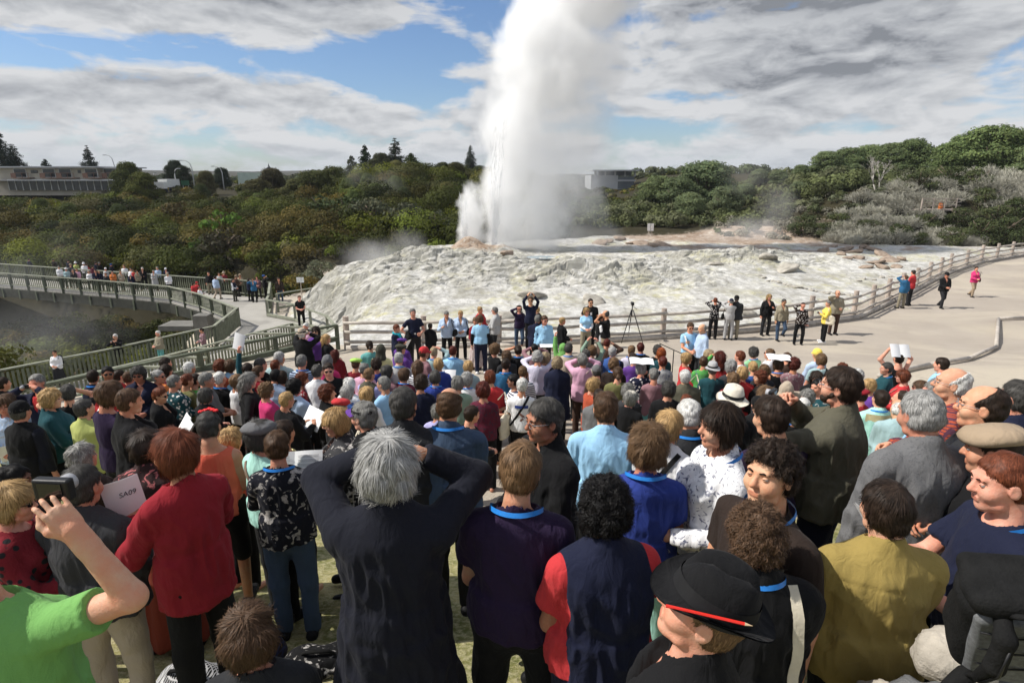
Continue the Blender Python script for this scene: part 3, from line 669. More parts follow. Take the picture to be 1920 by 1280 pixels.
# ---------------------------------------------------------------- geyser and steam
def steam(name, mn, mx, blobs, dens, nscale, nstr, label, parent=None, asp=(1,1,1), step=1.0, detail=4, aniso=0.0, col=(1,1,1)):
    m, nt = newmat(name+'_material'); P = gpos(nt)
    nv = nd(nt, 'ShaderNodeVectorMath', {0: P, 1: asp}, operation='MULTIPLY').outputs[0]
    n = noise(nt, nscale, detail, .6, nv, .4)
    nn = mth(nt, 'MULTIPLY', mth(nt, 'SUBTRACT', n, .5), nstr); tot = None
    for c, r, w, soft in blobs:
        v = nd(nt, 'ShaderNodeVectorMath', {0: P, 1: c}, operation='SUBTRACT').outputs[0]
        v = nd(nt, 'ShaderNodeVectorMath', {0: v, 1: tuple(1/a for a in r)}, operation='MULTIPLY').outputs[0]
        L = nd(nt, 'ShaderNodeVectorMath', {0: v}, operation='LENGTH').outputs['Value']
        q = mth(nt, 'ADD', mth(nt, 'SUBTRACT', 1.0, L), nn)
        q = mth(nt, 'MULTIPLY', mth(nt, 'DIVIDE', q, soft, clamp=True), w)
        tot = q if tot is None else mth(nt, 'MAXIMUM', tot, q)
    tot = mth(nt, 'MULTIPLY', tot, dens)
    pv = nd(nt, 'ShaderNodeVolumePrincipled', {'Color': (*col, 1), 'Density': tot, 'Anisotropy': aniso})
    nd(nt, 'ShaderNodeOutputMaterial', {'Volume': pv.outputs[0]})
    try: m.cycles.volume_step_rate = step
    except Exception: pass
    mb = MB(); c = [(a+b)/2 for a, b in zip(mn, mx)]; s = [b-a for a, b in zip(mn, mx)]
    # an ellipsoid-ish rounded hull round the blobs
    for zc in (0,):
        mb.box((0,0,0), s)
    o = mb.build(name, m, parent); o.location = c
    return o
GX, GY = -1.6, 48.0
core = [((GX+1.1, GY, 4.5), (2.0, 1.8, 9.6), 1.0, .75), ((GX+1.9, GY+.4, 9.0), (2.8, 2.6, 5.2), 1.0, .8), ((GX+4.3, GY+1, 15.0), (4.1, 3.4, 5.6), .95, .6), ((GX+6.9, GY+1, 20.5), (4.3, 3.6, 5.0), .9, .6),
        ((GX+3.8, GY+1.2, 5.0), (3.6, 2.8, 8.5), .55, .8), ((GX+6.8, GY+1.5, 9.0), (3.4, 3.0, 9.5), .20, .9), ((GX+7.6, GY+1.2, 14.5), (3.2, 3.0, 6.5), .30, .9), ((GX+5.4, GY+1, 1.4), (5.4, 2.6, 2.0), .16, .9), ((GX+8.8, GY+2, 25.5), (4.8, 4.2, 5.0), .85, .6)]
gy = empty('geyser', (0, 0, 0)); tag(gy, 'tall white geyser plume of water and steam above the pale terrace', 'geyser')
o = steam('steam_plume', (GX-4.6, GY-4.6, 0), (GX+14, GY+6.5, 29.5), core, 1.7, .46, 1.55, None, gy, (1,1,.75), .45, 6)
small = [((GX-1.75, GY+.6, 2.4), (1.25, 1.0, 3.6), .9, .5), ((GX-1.2, GY+.6, 4.8), (1.0, .9, 1.1), .35, .9), ((GX-2.35, GY+.5, 1.8), (.4, .4, 3.2), .8, .8)]
o = steam('small_jet', (GX-4, GY-1, -.4), (GX, GY+2.2, 6.6), small, 2.2, .85, 1.5, None, gy, (1,1,.8), .35, 6)
# streaky water jets: bundles of thin falling threads of white spray
m, nt = newmat('spray_material'); finish(nt, (.9, .91, .92), .35, None, .4); M_SPRAY = m
def jet(name, x0, y0, z0, h, lean, wid, n, seed):
    g = np.random.default_rng(seed); V, Q = [], []; off = 0
    for i in range(n):
        hh = h*(.35+.65*g.random()); a = g.random()*6.283; q = wid*math.sqrt(g.random()); p = np.array([x0+q*.35*math.cos(a), y0+q*.35*math.sin(a), z0])
        for k in range(14):
            t = g.random(); ln = .16+.35*g.random(); w = .006+.014*g.random()
            c = p+np.array([lean*t*hh+math.cos(a)*q*t*1.0+g.normal()*.04, math.sin(a)*q*t+g.normal()*.04, hh*t])
            s = np.array([w, 0, 0]) if k % 2 else np.array([0, w, 0])
            V.append([c-s, c+s, c+s*.4+np.array([lean*ln, 0, ln]), c-s*.4+np.array([lean*ln, 0, ln])]); Q.append([off, off+1, off+2, off+3]); off += 4
    return mesh_np(name, np.array(V).reshape(-1, 3), np.array(Q), M_SPRAY, gy)
jet('water_jet', GX+.15, GY-.9, G1(GX, GY)-.1, 10.5, .055, .5, 150, 3)
jet('water_jet', GX-2.2, GY+.2, .4, 4.6, .0, .30, 50, 4)
W_ = [('terrace_steam', (-14, 40, -1.5), (-6, 51, 3.0), [((-10.4, 45.5, .2), (3.0, 4.0, 1.5), .5, .9), ((-8.0, 46, 1.0), (1.8, 2.5, 1.4), .35, .9)], 'thin white steam drifting over the left edge of the terrace'),
      ('mound_steam', (16, 52, -.5), (30, 60, 9), [((22.6, 56, 1.2), (3.4, 2.2, 1.6), .75, .9), ((24.6, 56, 3.4), (2.2, 2.0, 3.0), .35, .9), ((19.4, 55, 1.0), (3.0, 2, 1.1), .4, .9), ((22, 57, 6.2), (3.6, 2, 2.2), .16, .9)], 'thin steam rising from the brown mound behind the terrace'),
      ('gully_steam', (-47, 33, -7), (-22, 47, 4.5), [((-32, 39.5, -4.0), (6.0, 4.0, 2.3), .42, .9), ((-36, 42, -.4), (4.4, 3.0, 2.5), .30, .9), ((-30.5, 35.8, -4.5), (4.0, 2.6, 1.6), .5, .9), ((-33.4, 44.0, 1.0), (3.2, 2.6, 2.6), .18, .9)], 'grey steam drifting out of the gully under the bridge'),
      ('slope_steam', (-21, 66, 0), (-8, 76, 9), [((-15, 71, 4.6), (3.5, 2.5, 2.6), .16, .9), ((-18, 71, 6.4), (1.7, 2.0, 2.3), .16, .9)], 'faint steam hanging over the scrub below the conifers')]
for nm, mn, mx_, bl, lab in W_:
    o = steam(nm, mn, mx_, bl, .065 if 'gully' in nm else .26, .55, 2.0 if 'gully' in nm else 1.4, lab, None, (1,1,1), .8, 4); tag(o, lab, 'steam', None, 'stuff')
# pool of hot water by the geyser
mb = MB(); mb.lathe([(0.01, 0), (.6, .0), (1.0, 0)], (0,0,0), 20, 1.4, .9); m, nt = newmat('pool_water'); finish(nt, (.30,.38,.42), .08, None, .5)
o = mb.build('pool_water', m); o.location = (2.3, 44.2, G1(2.3, 44.2)+.12); o['kind'] = 'structure'
# ---------------------------------------------------------------- fences, boardwalk, bridge
M_LOG = wood('weathered_log_material', (.54, .49, .43)); M_POST = wood('post_wood_material', (.50, .42, .36)); M_DGREEN = wood('green_timber_material', (.12, .135, .095))
M_PICK = wood('picket_material', (.19, .205, .145)); M_RAIL = wood('rail_material', (.30, .31, .24)); M_DECK = wood('deck_material', (.36, .34, .31)); M_BEAM = wood('beam_material', (.055, .056, .046))
M_ORPOST = wood('orange_wood_material', (.52, .33, .19)); M_CONC = simple('concrete_material', (.17, .165, .15), .85, .1, 2, .2, .3)
def along(poly, step):
    out = []
    for (x0, y0), (x1, y1) in zip(poly[:-1], poly[1:]):
        L = math.hypot(x1-x0, y1-y0); n = max(1, round(L/step))
        for k in range(n): out.append((x0+(x1-x0)*k/n, y0+(y1-y0)*k/n))
    return out+[poly[-1]]
def log_fence(poly, lab, hts=(.30, .66, 1.0), posts=None, orange=()):
    pts = posts or along(poly, 2.9); e = empty('log_fence', (0,0,0)); tag(e, lab, 'fence'); g = random.Random(len(pts))
    P = [Vector((x, y, G1(x, y))) for x, y in pts]
    for i, p in enumerate(P):
        mb = MB(); h = 1.22+g.uniform(-.05, .08); l = (g.uniform(-.02,.02), g.uniform(-.02,.02))
        mb.tube([(0,0,-.2), (l[0]*.5, l[1]*.5, h*.5), (l[0], l[1], h)], [.115, .112, .105], 10)
        mb.build('post', M_ORPOST if i in orange else M_POST, e, loc=p)
    for h in hts:
        for a, b in zip(P[:-1], P[1:]):
            mb = MB(); d = (b-a); nrm = Vector((d.y, -d.x, 0)).normalized()*.11; q = [a+d*t+nrm+Vector((0,0,h+g.uniform(-.03,.03)-.03*math.sin(math.pi*t))) for t in (-.02, .33, .66, 1.02)]
            mb.tube(q, [.062+g.uniform(-.008,.01) for _ in q], 8); mb.build('rail', M_LOG, e, smooth=True)
    mb = MB()
    for a, b in zip(P[:-1], P[1:]):
        d = (b-a); nrm = Vector((d.y, -d.x, 0)).normalized()*.2; mb.tube([a+nrm+Vector((0,0,.08)), b+nrm+Vector((0,0,.08))], .12, 8)
    mb.build('ground_log', M_LOG, e, smooth=True)
    return e
log_fence(FENCE, 'long curving log fence with three rails between the esplanade and the white terrace')
# second fence on the right edge of the path
log_fence([(30.0, 32.5), (31.0, 34.6), (33.2, 37.4), (37.5, 39.5), (43, 42)], 'short log fence with orange brown posts on the far side of the path', orange=(0, 1, 2))
# lying log edging
e = empty('log_edging', (0,0,0)); tag(e, 'low zigzag edging of lying grey logs beside the sandy path', 'edging')
EL = [at_z(1925, 597, .05), at_z(1872, 599, .05), at_z(1866, 658, .05), at_z(1812, 698, .05), at_z(1735, 722, .05), at_z(1640, 748, .2)]
for i, (a, b) in enumerate(zip(EL[:-1], EL[1:])):
    a = Vector(a); b = Vector(b); a.z = G1(a.x, a.y)+.09; b.z = G1(b.x, b.y)+.09; mb = MB(); mb.tube([a, (a+b)/2+Vector((0,0,.02)), b], .066, 9); mb.build('log', M_LOG, e, smooth=True)
# boardwalk deck (one structure) with planks
def poly_mesh(name, pts, z, th, mat):
    bm = MB(); n = len(pts); bm.add([(x, y, z) for x, y in pts]+[(x, y, z-th) for x, y in pts], [tuple(range(n)), tuple(range(2*n-1, n-1, -1))]+[(i, i+n, (i+1) % n+n, (i+1) % n) for i in range(n)])
    return bm.build(name, mat)
m, nt = newmat('boardwalk_material'); P = gpos(nt)
wv = nd(nt, 'ShaderNodeTexWave', {'Vector': P, 'Scale': 2.2, 'Distortion': .6, 'Detail': 2}, bands_direction='Y').outputs[0]
c = mixc(nt, noise(nt, 1.2, 5, .6, P), (.30,.285,.26), (.46,.44,.40)); c = mixc(nt, ramp(nt, wv, [(.0, .55), (.12, 0.)]), c, (.14,.13,.11)); c = mixc(nt, ramp(nt, noise(nt, .5, 3, .5, P), [(.5, 0.), (.6, .5)]), c, (.22,.21,.19))
finish(nt, c, .8, None, .2); M_BW = m
DECK = DECK_FAR+DECK_NEAR[::-1]
o = poly_mesh('boardwalk', DECK, DZ, .16, M_BW); o['kind'] = 'structure'
def picket_fence(poly, lab, h, z=DZ, post=1.9, pw=.09, gap=.155, base=.0, mat=None, pmat=None, slope=None, bottom=.08):
    e = empty('picket_fence', (0,0,0)); tag(e, lab, 'fence'); pts = along(poly, post); g = random.Random(int(h*100)+len(pts))
    zz = lambda p: (slope(p) if slope else z)
    for i, p in enumerate(pts):
        mb = MB(); mb.box((0,0,h/2-.25), (.13, .13, h+.5)); mb.build('post', pmat or M_DGREEN, e, loc=(p[0], p[1], zz(p)))
    for a, b in zip(pts[:-1], pts[1:]):
        A = Vector((*a, zz(a))); B = Vector((*b, zz(b))); L = (B-A).length; n = max(2, int(L/gap)); d = (B-A)/L; ang = math.atan2(d.y, d.x)
        m3 = Matrix.Rotation(ang, 3, 'Z'); mb = MB(); off = Vector((d.y, -d.x, 0))*.075
        for k in range(n):
            c = A+(B-A)*((k+.5)/n); hh = h-.1; mb.box(c+off+Vector((0,0,bottom+(hh-bottom)/2+g.uniform(-.01,.01))), (pw*g.uniform(.9,1.05), .028, hh-bottom), m3)
        mb.build('picket_panel', mat or M_PICK, e)
        for hh_, w_, t_ in ((h, .15, .06), (.22, .05, .09)): mb = MB(); mb.beam(A+Vector((0,0,hh_)), B+Vector((0,0,hh_)), w_, t_); mb.build('rail', M_RAIL, e)
    return e
picket_fence([(-28, 11), (-23.6, 18.2), (-21, 23), (-18.5, 26.1), (-15.8, 30.4), (-16.6, 35)], 'grey green picket fence on the gully side of the boardwalk', 1.15)
picket_fence([(-16.6, 35), (-21.3, 39.6), (-24.9, 42.4), (-31.8, 45), (-45, 49.5), (-62, 55)], 'long picket railing on the near side of the bridge', 1.1, post=2.0, pw=.10, gap=.20, bottom=.12)
picket_fence([(-16.3, 39), (-18.0, 43.6), (-27, 46.6), (-45, 52.8), (-62, 59)], 'picket railing on the far side of the bridge behind the crowd', 1.2, post=2.2, gap=.2)
picket_fence([(-25, 10), (-20.6, 17), (-18.7, 20.2), (-15.2, 25.2), (-11.9, 31.0)], 'grey green picket fence on the crowd side of the boardwalk', 1.15)
# open rails on the terrace side
def rail_fence(poly, lab, h=1.1, z=DZ, slope=None, mat=None, mids=(.12,), post=2.2):
    e = empty('handrail', (0,0,0)); tag(e, lab, 'railing'); pts = along(poly, post); zz = lambda p: (slope(p) if slope else z)
    for p in pts:
        mb = MB(); mb.box((0,0,h/2-.2), (.12, .12, h+.4)); mb.build('post', mat or M_RAIL, e, loc=(p[0], p[1], zz(p)))
    for a, b in zip(pts[:-1], pts[1:]):
        for hh in (h,)+tuple(mids):
            mb = MB(); mb.beam(Vector((*a, zz(a)+hh)), Vector((*b, zz(b)+hh)), .14, .07 if hh == h else .16); mb.build('rail', mat or M_RAIL, e)
    return e
rail_fence([(-16.3, 39.0), (-15.9, 37.6), (-13.6, 36.2), (-10.6, 33.0), (-9.4, 30.6), (-9.6, 28.8)], 'pale green open handrail curving along the foot of the terrace')
rail_fence([(-11.9, 31.2), (-10.9, 30.2), (-10.4, 29.0)], 'short rounded handrail at the end of the boardwalk pickets')
rail_fence([(-16.0, 39.6), (-14.0, 42.0)], 'low stub of railing by the small white sign')
# front timber rail on the edge of the slope and its cross ties
sl = lambda p: float(np.interp(p[1], [5, 12.2, 20.7], [1.2, .55, .1]))
rail_fence([(-16.4, 5), (-11.7, 12.2), (-9.1, 16.5), (-6.3, 20.6)], 'dark weathered timber rail at the edge of the crowd slope', .95, slope=sl, mat=M_DGREEN, mids=(.45,), post=2.4)
e = empty('cross_ties', (0,0,0)); tag(e, 'row of pale timber cross beams between the pickets and the front rail', 'beams')
for k in range(9):
    y = 19.5+k*1.35; x = float(poly_x(DECK_NEAR[:5], y)); mb = MB(); mb.beam((x+.1, y, DZ+1.13), (x+2.3-k*.05, y-.25, DZ+1.18), .14, .09); mb.build('beam', M_RAIL, e)
# bridge beam and footing
e = empty('bridge_beam', (0,0,0)); tag(e, 'deep grey timber beam carrying the bridge over the gully', 'bridge')
for side, nm in ((DECK_FAR[5:], 'girder'), (DECK_NEAR[8:], 'girder')):
    for a, b in zip(side[:-1], side[1:]):
        mb = MB(); mb.beam((*a, DZ-.52), (*b, DZ-.52), .22, .66); mb.build(nm, M_BEAM, e); d_ = math.hypot(b[0]-a[0], b[1]-a[1])
        for k_ in range(int(d_/1.9)): t_ = (k_+.5)/int(d_/1.9); mb = MB(); mb.box((a[0]+(b[0]-a[0])*t_, a[1]+(b[1]-a[1])*t_, DZ-.55), (.16, .36, .74), Matrix.Rotation(math.atan2(b[1]-a[1], b[0]-a[0]), 3, 'Z')); mb.build('stiffener', M_DGREEN, e)
for p in ((-20.4, 40.4), (-52, 54)):
    mb = MB(); mb.box((0,0,-2.2), (.5, 1.8, 3.0), Matrix.Rotation(.6, 3, 'Z')); mb.build('pier', M_BEAM, e, loc=(*p, DZ-.8))
p = at_y(382, 607, 36.0); mb = MB(); mb.box((0,0,.0), (.9, .8, 1.6)); o = mb.build('concrete_block', M_CONC, loc=(p[0], 36.0, p[2]-.2)); tag(o, 'squat pale concrete block at the end of the bridge', 'block')
p = at_y(340, 602, 37.5); mb = MB(); mb.box((0,0,0), (2.2, 1.6, .32)); o = mb.build('concrete_slab', M_CONC, loc=(p[0], 37.5, p[2]-.3)); tag(o, 'flat concrete slab lying under the bridge end', 'slab')
# small signs
def sign(px, py, y, w, h, ph, lab, sides=1):
    e0 = at_y(px, py, y); z = G1(e0[0], y); t = empty('sign', (e0[0], y, z)); tag(t, lab, 'sign')
    for k in range(sides):
        mb = MB(); mb.box((k*.34-.17*(sides-1), 0, ph-.0+h/2), (w, .03, h)); mb.build('panel', simple('sign_white', (.78,.78,.76), .5), t)
        mb = MB(); mb.tube([(k*.34-.17*(sides-1), .04, -.2), (k*.34-.17*(sides-1), .04, ph+h*.8)], .03, 6); mb.build('post', M_POST, t)
sign(563, 527, 40.5, .5, .36, 1.5, 'small white square notice on a dark post beside the terrace')
sign(1219, 440, 62, .3, .75, .7, 'pair of narrow white notice boards on posts behind the terrace', 2)
# small lookouts on the right hillside
for px, py, y, n, lab in [(1770, 392, 58, 4, 'pale timber lookout railing high among the grey brush'), (1565, 412, 68, 4, 'brown wooden lookout railing among the trees behind the terrace')]:
    x = at_y(px, py, y)[0]; zt = at_y(px, py, y)[2]; e = empty('lookout_railing', (x, y, zt)); tag(e, lab, 'railing'); mt = M_POST if px > 1700 else M_BEAM
    for k in range(n):
        mb = MB(); mb.tube([((k-n/2)*1.1, 0, -1.2), ((k-n/2)*1.1, 0, 1.0)], .07, 7); mb.build('post', mt, e)
    for h in (.35, .65, .95):
        mb = MB(); mb.beam((-n/2*1.1, 0, h), ((n/2-.6)*1.1, .0, h), .08, .07); mb.build('rail', mt, e)
    mb = MB(); mb.box((0, .9, -.1), (n*1.2, 1.8, .12)); mb.build('platform', mt, e)
# ---------------------------------------------------------------- buildings
M_WALL = simple('motel_wall_material', (.46, .42, .35), .9, .1, .6, .12, .1); M_ROOF = simple('motel_roof_material', (.42, .43, .44), .6, .2, .5, .1, .05)
M_GLASS = simple('dark_glass', (.035, .04, .045), .15, .5, 2, .1, 0); M_WHITE = simple('white_paint', (.76, .76, .73), .5, .3, 3, .08, .05); M_BRN = simple('balcony_brown', (.20, .12, .09), .7, .2, 4, .2, .1)
b = empty('motel_building', (-60, 103, 0)); b.rotation_euler.z = R(-3); zb = 4.0
tag(b, 'long two storey tan motel with balconies and a pale flat roof', 'building')
def part(nm, boxes, mat, par=b):
    mb = MB()
    for c, s in boxes: mb.box(c, s)
    return mb.build(nm, mat, par)
x0 = at_y(-30, 330, 103)[0]+60; x1 = at_y(180, 330, 103)[0]+60; x2 = at_y(236, 330, 103)[0]+60
zt = at_y(60, 317, 103)[2]; h = zt-zb+.4
part('wall', [(((x0+x1)/2, 4, zb+h/2-.6), (x1-x0, 8, h+.8))], M_WALL); part('wing_wall', [(((x1+x2)/2, 2.6, zb+h/2-.6), (x2-x1, 3.2, h+.75))], M_WALL)
part('roof', [(((x0+x1)/2+.2, 3.5, zb+h-.08), (x1-x0+1.2, 10, .22))], M_ROOF); part('wing_roof', [(((x1+x2)/2+.2, 2.6, zb+h-.18), (x2-x1+.6, 4.4, .2))], M_ROOF)
for k, px in enumerate((28, 85, 117, 168, 197)):
    X = at_y(px, 330, 103)[0]+60; dy = 0 if px < 180 else 1.0; w = part('window', [((X, -.02+dy, zb+h*.72), (2.2, .08, 1.5))], M_WHITE); part('pane', [((X, -.07+dy, zb+h*.72), (2.0, .06, 1.3))], M_GLASS, w)
    part('balcony', [((X+1.0, -.6+dy, zb+h*.50), (2.8, 1.2, .12)), ((X+1.0, -1.15+dy, zb+h*.50+.8), (2.8, .06, .07)), ((X-.3, -1.15+dy, zb+h*.50+.4), (.9, .05, .75)), ((X+2.3, -1.15+dy, zb+h*.50+.4), (.06, .05, .75)), ((X+1.2, -1.15+dy, zb+h*.50+.4), (.05, .05, .75))], M_BRN)
for px in (53, 60, 145):
    X = at_y(px, 330, 103)[0]+60; part('small_window', [((X, -.04, zb+h*.78), (.55, .08, .5))], M_GLASS)
for k, px in enumerate(range(16, 226, 14)):
    X = at_y(px, 345, 103)[0]+60; w = part('ground_floor_window', [((X, -.55, zb+h*.20), (1.15, .06, 1.7))], M_GLASS); part('frame', [((X-.62, -.6, zb+h*.20), (.10, .1, 1.8)), ((X, -.6, zb+h*.20+.85), (1.3, .1, .09))], M_WHITE, w)
part('verandah_roof', [(((x0+x2)/2, -1.0, zb+h*.40), (x2-x0-1, 2.6, .10))], M_ROOF)
# large pale block behind the plume
y = 145; xl = at_y(1108, 340, y)[0]; xr = at_y(1192, 340, y)[0]; zt = at_y(1150, 318, y)[2]; zb = at_y(1150, 372, y)[2]
b2 = empty('office_block', ((xl+xr)/2, y, zb)); tag(b2, 'big pale grey block with a roof canopy half hidden by steam', 'building'); w = xr-xl; hh = zt-zb
M_PALE = simple('pale_cladding', (.42, .43, .44), .6, .3, .3, .05, 0); M_DGLASS = simple('grey_glass', (.12, .14, .16), .2, .5, .5, .1, 0)
part('wall', [((-w*.2, 6, hh*.40), (w*.6, 12, hh*.80))], M_PALE, b2); part('glass_wing', [((w*.26, 6.4, hh*.38), (w*.42, 12, hh*.76))], M_DGLASS, b2)
part('roof_canopy', [((0.2, 5, hh*.97), (w*1.02, 14, hh*.04))], M_PALE, b2); part('penthouse', [((.8, 7, hh*.86), (w*.75, 8, hh*.16))], M_DGLASS, b2); part('floor_band', [((w*.26, .2, hh*.62), (w*.46, .6, hh*.06)), ((w*.26, .2, hh*.30), (w*.46, .6, hh*.05))], M_PALE, b2)
for k in range(5): part('column', [((-w*.4+k*w*.22, .3, hh*.86), (.35, .35, hh*.2))], M_PALE, b2)
def house(px0, px1, pyt, pyb, y, wall, roof, lab, cat='building', gable=True):
    a = at_y(px0, pyb, y); c = at_y(px1, pyt, y); w = c[0]-a[0]; h = c[2]-a[2]; t = empty('house' if cat == 'building' else cat, ((a[0]+c[0])/2, y, a[2]-1)); tag(t, lab, cat)
    part('wall', [((0, 3, (h*.6+1)/2), (w, 6, h*.6+1))], wall, t)
    if gable:
        mb = MB(); z0 = h*.6+1; mb.add([(-w*.53, -.4, z0), (w*.53, -.4, z0), (w*.53, 6.4, z0), (-w*.53, 6.4, z0), (-w*.45, 3, z0+h*.4), (w*.45, 3, z0+h*.4)], [(0,1,5,4), (2,3,4,5), (0,4,3), (1,2,5), (0,3,2,1)]); mb.build('roof', roof, t)
    else: part('roof', [((0, 3, h*.6+1.15), (w*1.05, 6.5, .3))], roof, t)
    for k in range(3): part('window', [((-w*.3+k*w*.3, -.03, h*.35+1), (w*.18, .1, h*.2))], M_GLASS, t)
M_PINK = simple('pink_roof', (.50, .25, .22), .7, .2, 2, .1, .1)
house(1188, 1214, 348, 368, 150, M_WHITE, M_WHITE, 'small white flat roofed house right of the pale block', gable=False)
house(1354, 1372, 346, 361, 110, M_WHITE, M_PINK, 'white house with a salmon pink roof among the green trees')
house(1396, 1406, 345, 358, 112, M_WHITE, M_PINK, 'sliver of a second pink roofed house behind the trees')
house(1172, 1210, 386, 396, 92, M_WHITE, M_WHITE, 'low white shelter roof above a dark railing behind the terrace', gable=False)
# bell tower
y = 150; p = at_y(508, 352, y); t = empty('bell_tower', (p[0], y, p[2]-2)); tag(t, 'white bell tower with a small dark cupola above the scrub', 'tower'); hz_ = at_y(508, 313, y)[2]-p[2]+2
part('tower_wall', [((0,0,hz_/2-.6), (2.0, 2.0, hz_-1.2))], M_WHITE, t)
mb = MB(); mb.lathe([(1.5, hz_-1.2), (1.1, hz_-.6), (.35, hz_-.1), (.12, hz_+.4), (.01, hz_+.9)], (0,0,0), 10); mb.build('cupola', M_GLASS, t, True)
for k in (-.5, .5): part('louvre', [((k, -1.02, hz_-2.4), (.5, .06, 1.3))], M_GLASS, t)
mb = MB(); q = at_y(465, 330, y)[0]-p[0]; mb.box((q, 3, hz_*.45), (6, 4, hz_*.72)); mb.build('hall', simple('pale_green_paint', (.42,.50,.44), .7, .2, 1, .1, 0), t)
# lorry box and street lamps on the road
y = 118; p = at_y(318, 349, y); zg = G1(p[0], y); t = empty('lorry', (p[0], y, zg)); tag(t, 'white box lorry passing above the scrub by the lamps', 'lorry')
zz = at_y(318, 336, y)[2]-zg; part('cargo_box', [((0,0,zz-.75), (1.75, 4.4, 1.5))], M_WHITE, t); part('cab', [((0,-2.9,zz-1.1), (1.7, 1.2, 1.2))], M_WHITE, t); part('emblem', [((0,-2.24,zz-.7), (.9, .05, .35))], M_GLASS, t)
for sx in (-.7, .7):
    for yy in (-2.6, 1.4):
        mb = MB(); mb.tube([(sx-.1,yy,zz-2.0), (sx+.1,yy,zz-2.0)], .45, 10); mb.build('wheel', M_GLASS, t)
M_STEEL = simple('galvanised_steel', (.38, .39, .40), .45, .4, 5, .1, .05)
for i, (px, pt, dx, y, lab) in enumerate([(358, 302, -17, 112, 'tallest curved street lamp beside the white lorry'), (326, 317, 8, 120, 'curved street lamp just right of the lorry'), (335, 325, 6, 128, 'smaller curved street lamp behind the lorry'), (415, 313, -14, 120, 'street lamp leaning towards the golden tree'), (287, 325, 4, 122, 'short curved street lamp left of the lorry'), (211, 292, -13, 112, 'thin street lamp beside the motel wing'), (425, 326, -6, 130, 'small street lamp farthest along the road')]):
    p = at_y(px, pt, y); z = G1(p[0], y); t = empty('street_lamp', (p[0], y, z)); tag(t, lab, 'lamp'); H_ = p[2]-z; w = dx/F*y
    mb = MB(); mb.tube([(0,0,-.2), (0,0,H_*.75), (w*.15,0,H_*.93), (w*.5,0,H_), (w,0,H_+.1)], [.11,.09,.07,.06,.05], 7); mb.build('pole', M_STEEL, t, True)
    part('lamp_head', [((w*1.08,0,H_+.1), (.6,.25,.14))], M_STEEL, t)
y = 116; p = at_y(347, 342, y); zg = G1(p[0], y); t = empty('road_sign', (p[0], y, zg)); tag(t, 'dark green road sign right of the white lorry', 'sign'); H_ = at_y(347, 338, y)[2]-zg; part('panel', [((0,0,H_-.5), (1.5,.06,.9))], simple('sign_green', (.02,.10,.05), .5), t); part('post', [((-.5,.06,H_/2-.5), (.08,.08,H_)), ((.5,.06,H_/2-.5), (.08,.08,H_))], M_STEEL, t)
# ---------------------------------------------------------------- loose rocks
M_ROCK = simple('sinter_rock_material', (.36, .335, .29), .92, .1, 3, .35, .6); M_BROCK = simple('brown_rock_material', (.30, .235, .185), .92, .1, 3, .35, .6)
def rock_proto(seed, mat, flat=.42, n=26):
    g = np.random.default_rng(seed); u = np.linspace(0, 2*np.pi, n, endpoint=False); w = np.linspace(-np.pi/2, np.pi/2, n//2); U, Wd = np.meshgrid(u, w, indexing='ij')
    d = np.stack([np.cos(U)*np.cos(Wd), np.sin(U)*np.cos(Wd), np.sin(Wd)], -1); ox = seed*3.1
    r = 1+.55*(fbm(d[..., 0]*1.4+ox+d[..., 2]*.7, d[..., 1]*1.4+d[..., 2]*.9, 4, seed)-.5)*1.6+.12*(fbm(d[..., 0]*5+ox, d[..., 1]*5+d[..., 2]*4, 3, seed)-.5)
    for k in range(14):
        a = g.normal(size=3); a /= np.linalg.norm(a); r = np.minimum(r, (.58+.34*g.random())/np.maximum(d@a, .05))
    v = d*r[..., None]*np.array([1, .85, flat]); nu, nw = U.shape; ix = np.arange(nu*nw).reshape(nu, nw); q = np.stack([ix, np.roll(ix, -1, 0), np.roll(np.roll(ix, -1, 0), -1, 1), np.roll(ix, -1, 1)], -1)[:, :-1].reshape(-1, 4)
    return mesh_np('rock', v.reshape(-1, 3), q, mat, smooth=False)
RP = [rock_proto(i, M_ROCK) for i in (1, 2, 3)]; RB = [rock_proto(i, M_BROCK) for i in (4, 5)]
gR = random.Random(3)
def put_rock(pr, x, y, s, lab, grp):
    o = pr[gR.randrange(len(pr))]
    if o.get('used'): o = o.copy(); COL.objects.link(o)
    o['used'] = 1; o.name = 'rock'; o.location = (x, y, G1(x, y)+s*.12); o.scale = (s*gR.uniform(.8,1.3), s*gR.uniform(.8,1.2), s*gR.uniform(.6,1)); o.rotation_euler = (gR.uniform(-.3,.3), gR.uniform(-.3,.3), gR.uniform(0,6.3)); tag(o, lab, 'rock', grp)
for px, py in [(1425,517),(1432,520),(1440,524),(1452,526),(1462,529),(1472,531),(1482,534),(1492,536),(1502,537),(1512,538),(1522,540),(1532,541),(1542,543),(1552,545),(1562,546),(1572,548),(1582,549),(1592,550),(1600,551),(1612,521),(1620,519),(1640,520),(1655,517),(1670,514)]:
    p = at_z(px, py, .25); put_rock(RP, p[0], p[1], gR.uniform(.16,.28), 'small grey stone in the line of stones across the pale flat', 'line of stones on the terrace flat')
for px, py, s in [(1545,470,.9),(1560,462,.8),(1585,468,.9),(1600,472,1.1),(1620,465,1.0),(1640,468,.9),(1655,478,1.1),(1610,488,.9),(1640,492,1.0),(1670,490,1.0),(1690,485,.8),(1590,490,.6),(1625,500,.7),(1655,502,.8),(1680,500,.7),(1575,480,.6)]:
    p = at_z(px, py+2, .3); put_rock(RB, p[0], p[1], s*.75, 'broken brown grey rock at the foot of the hillside scrub', 'brown rocks below the hillside')
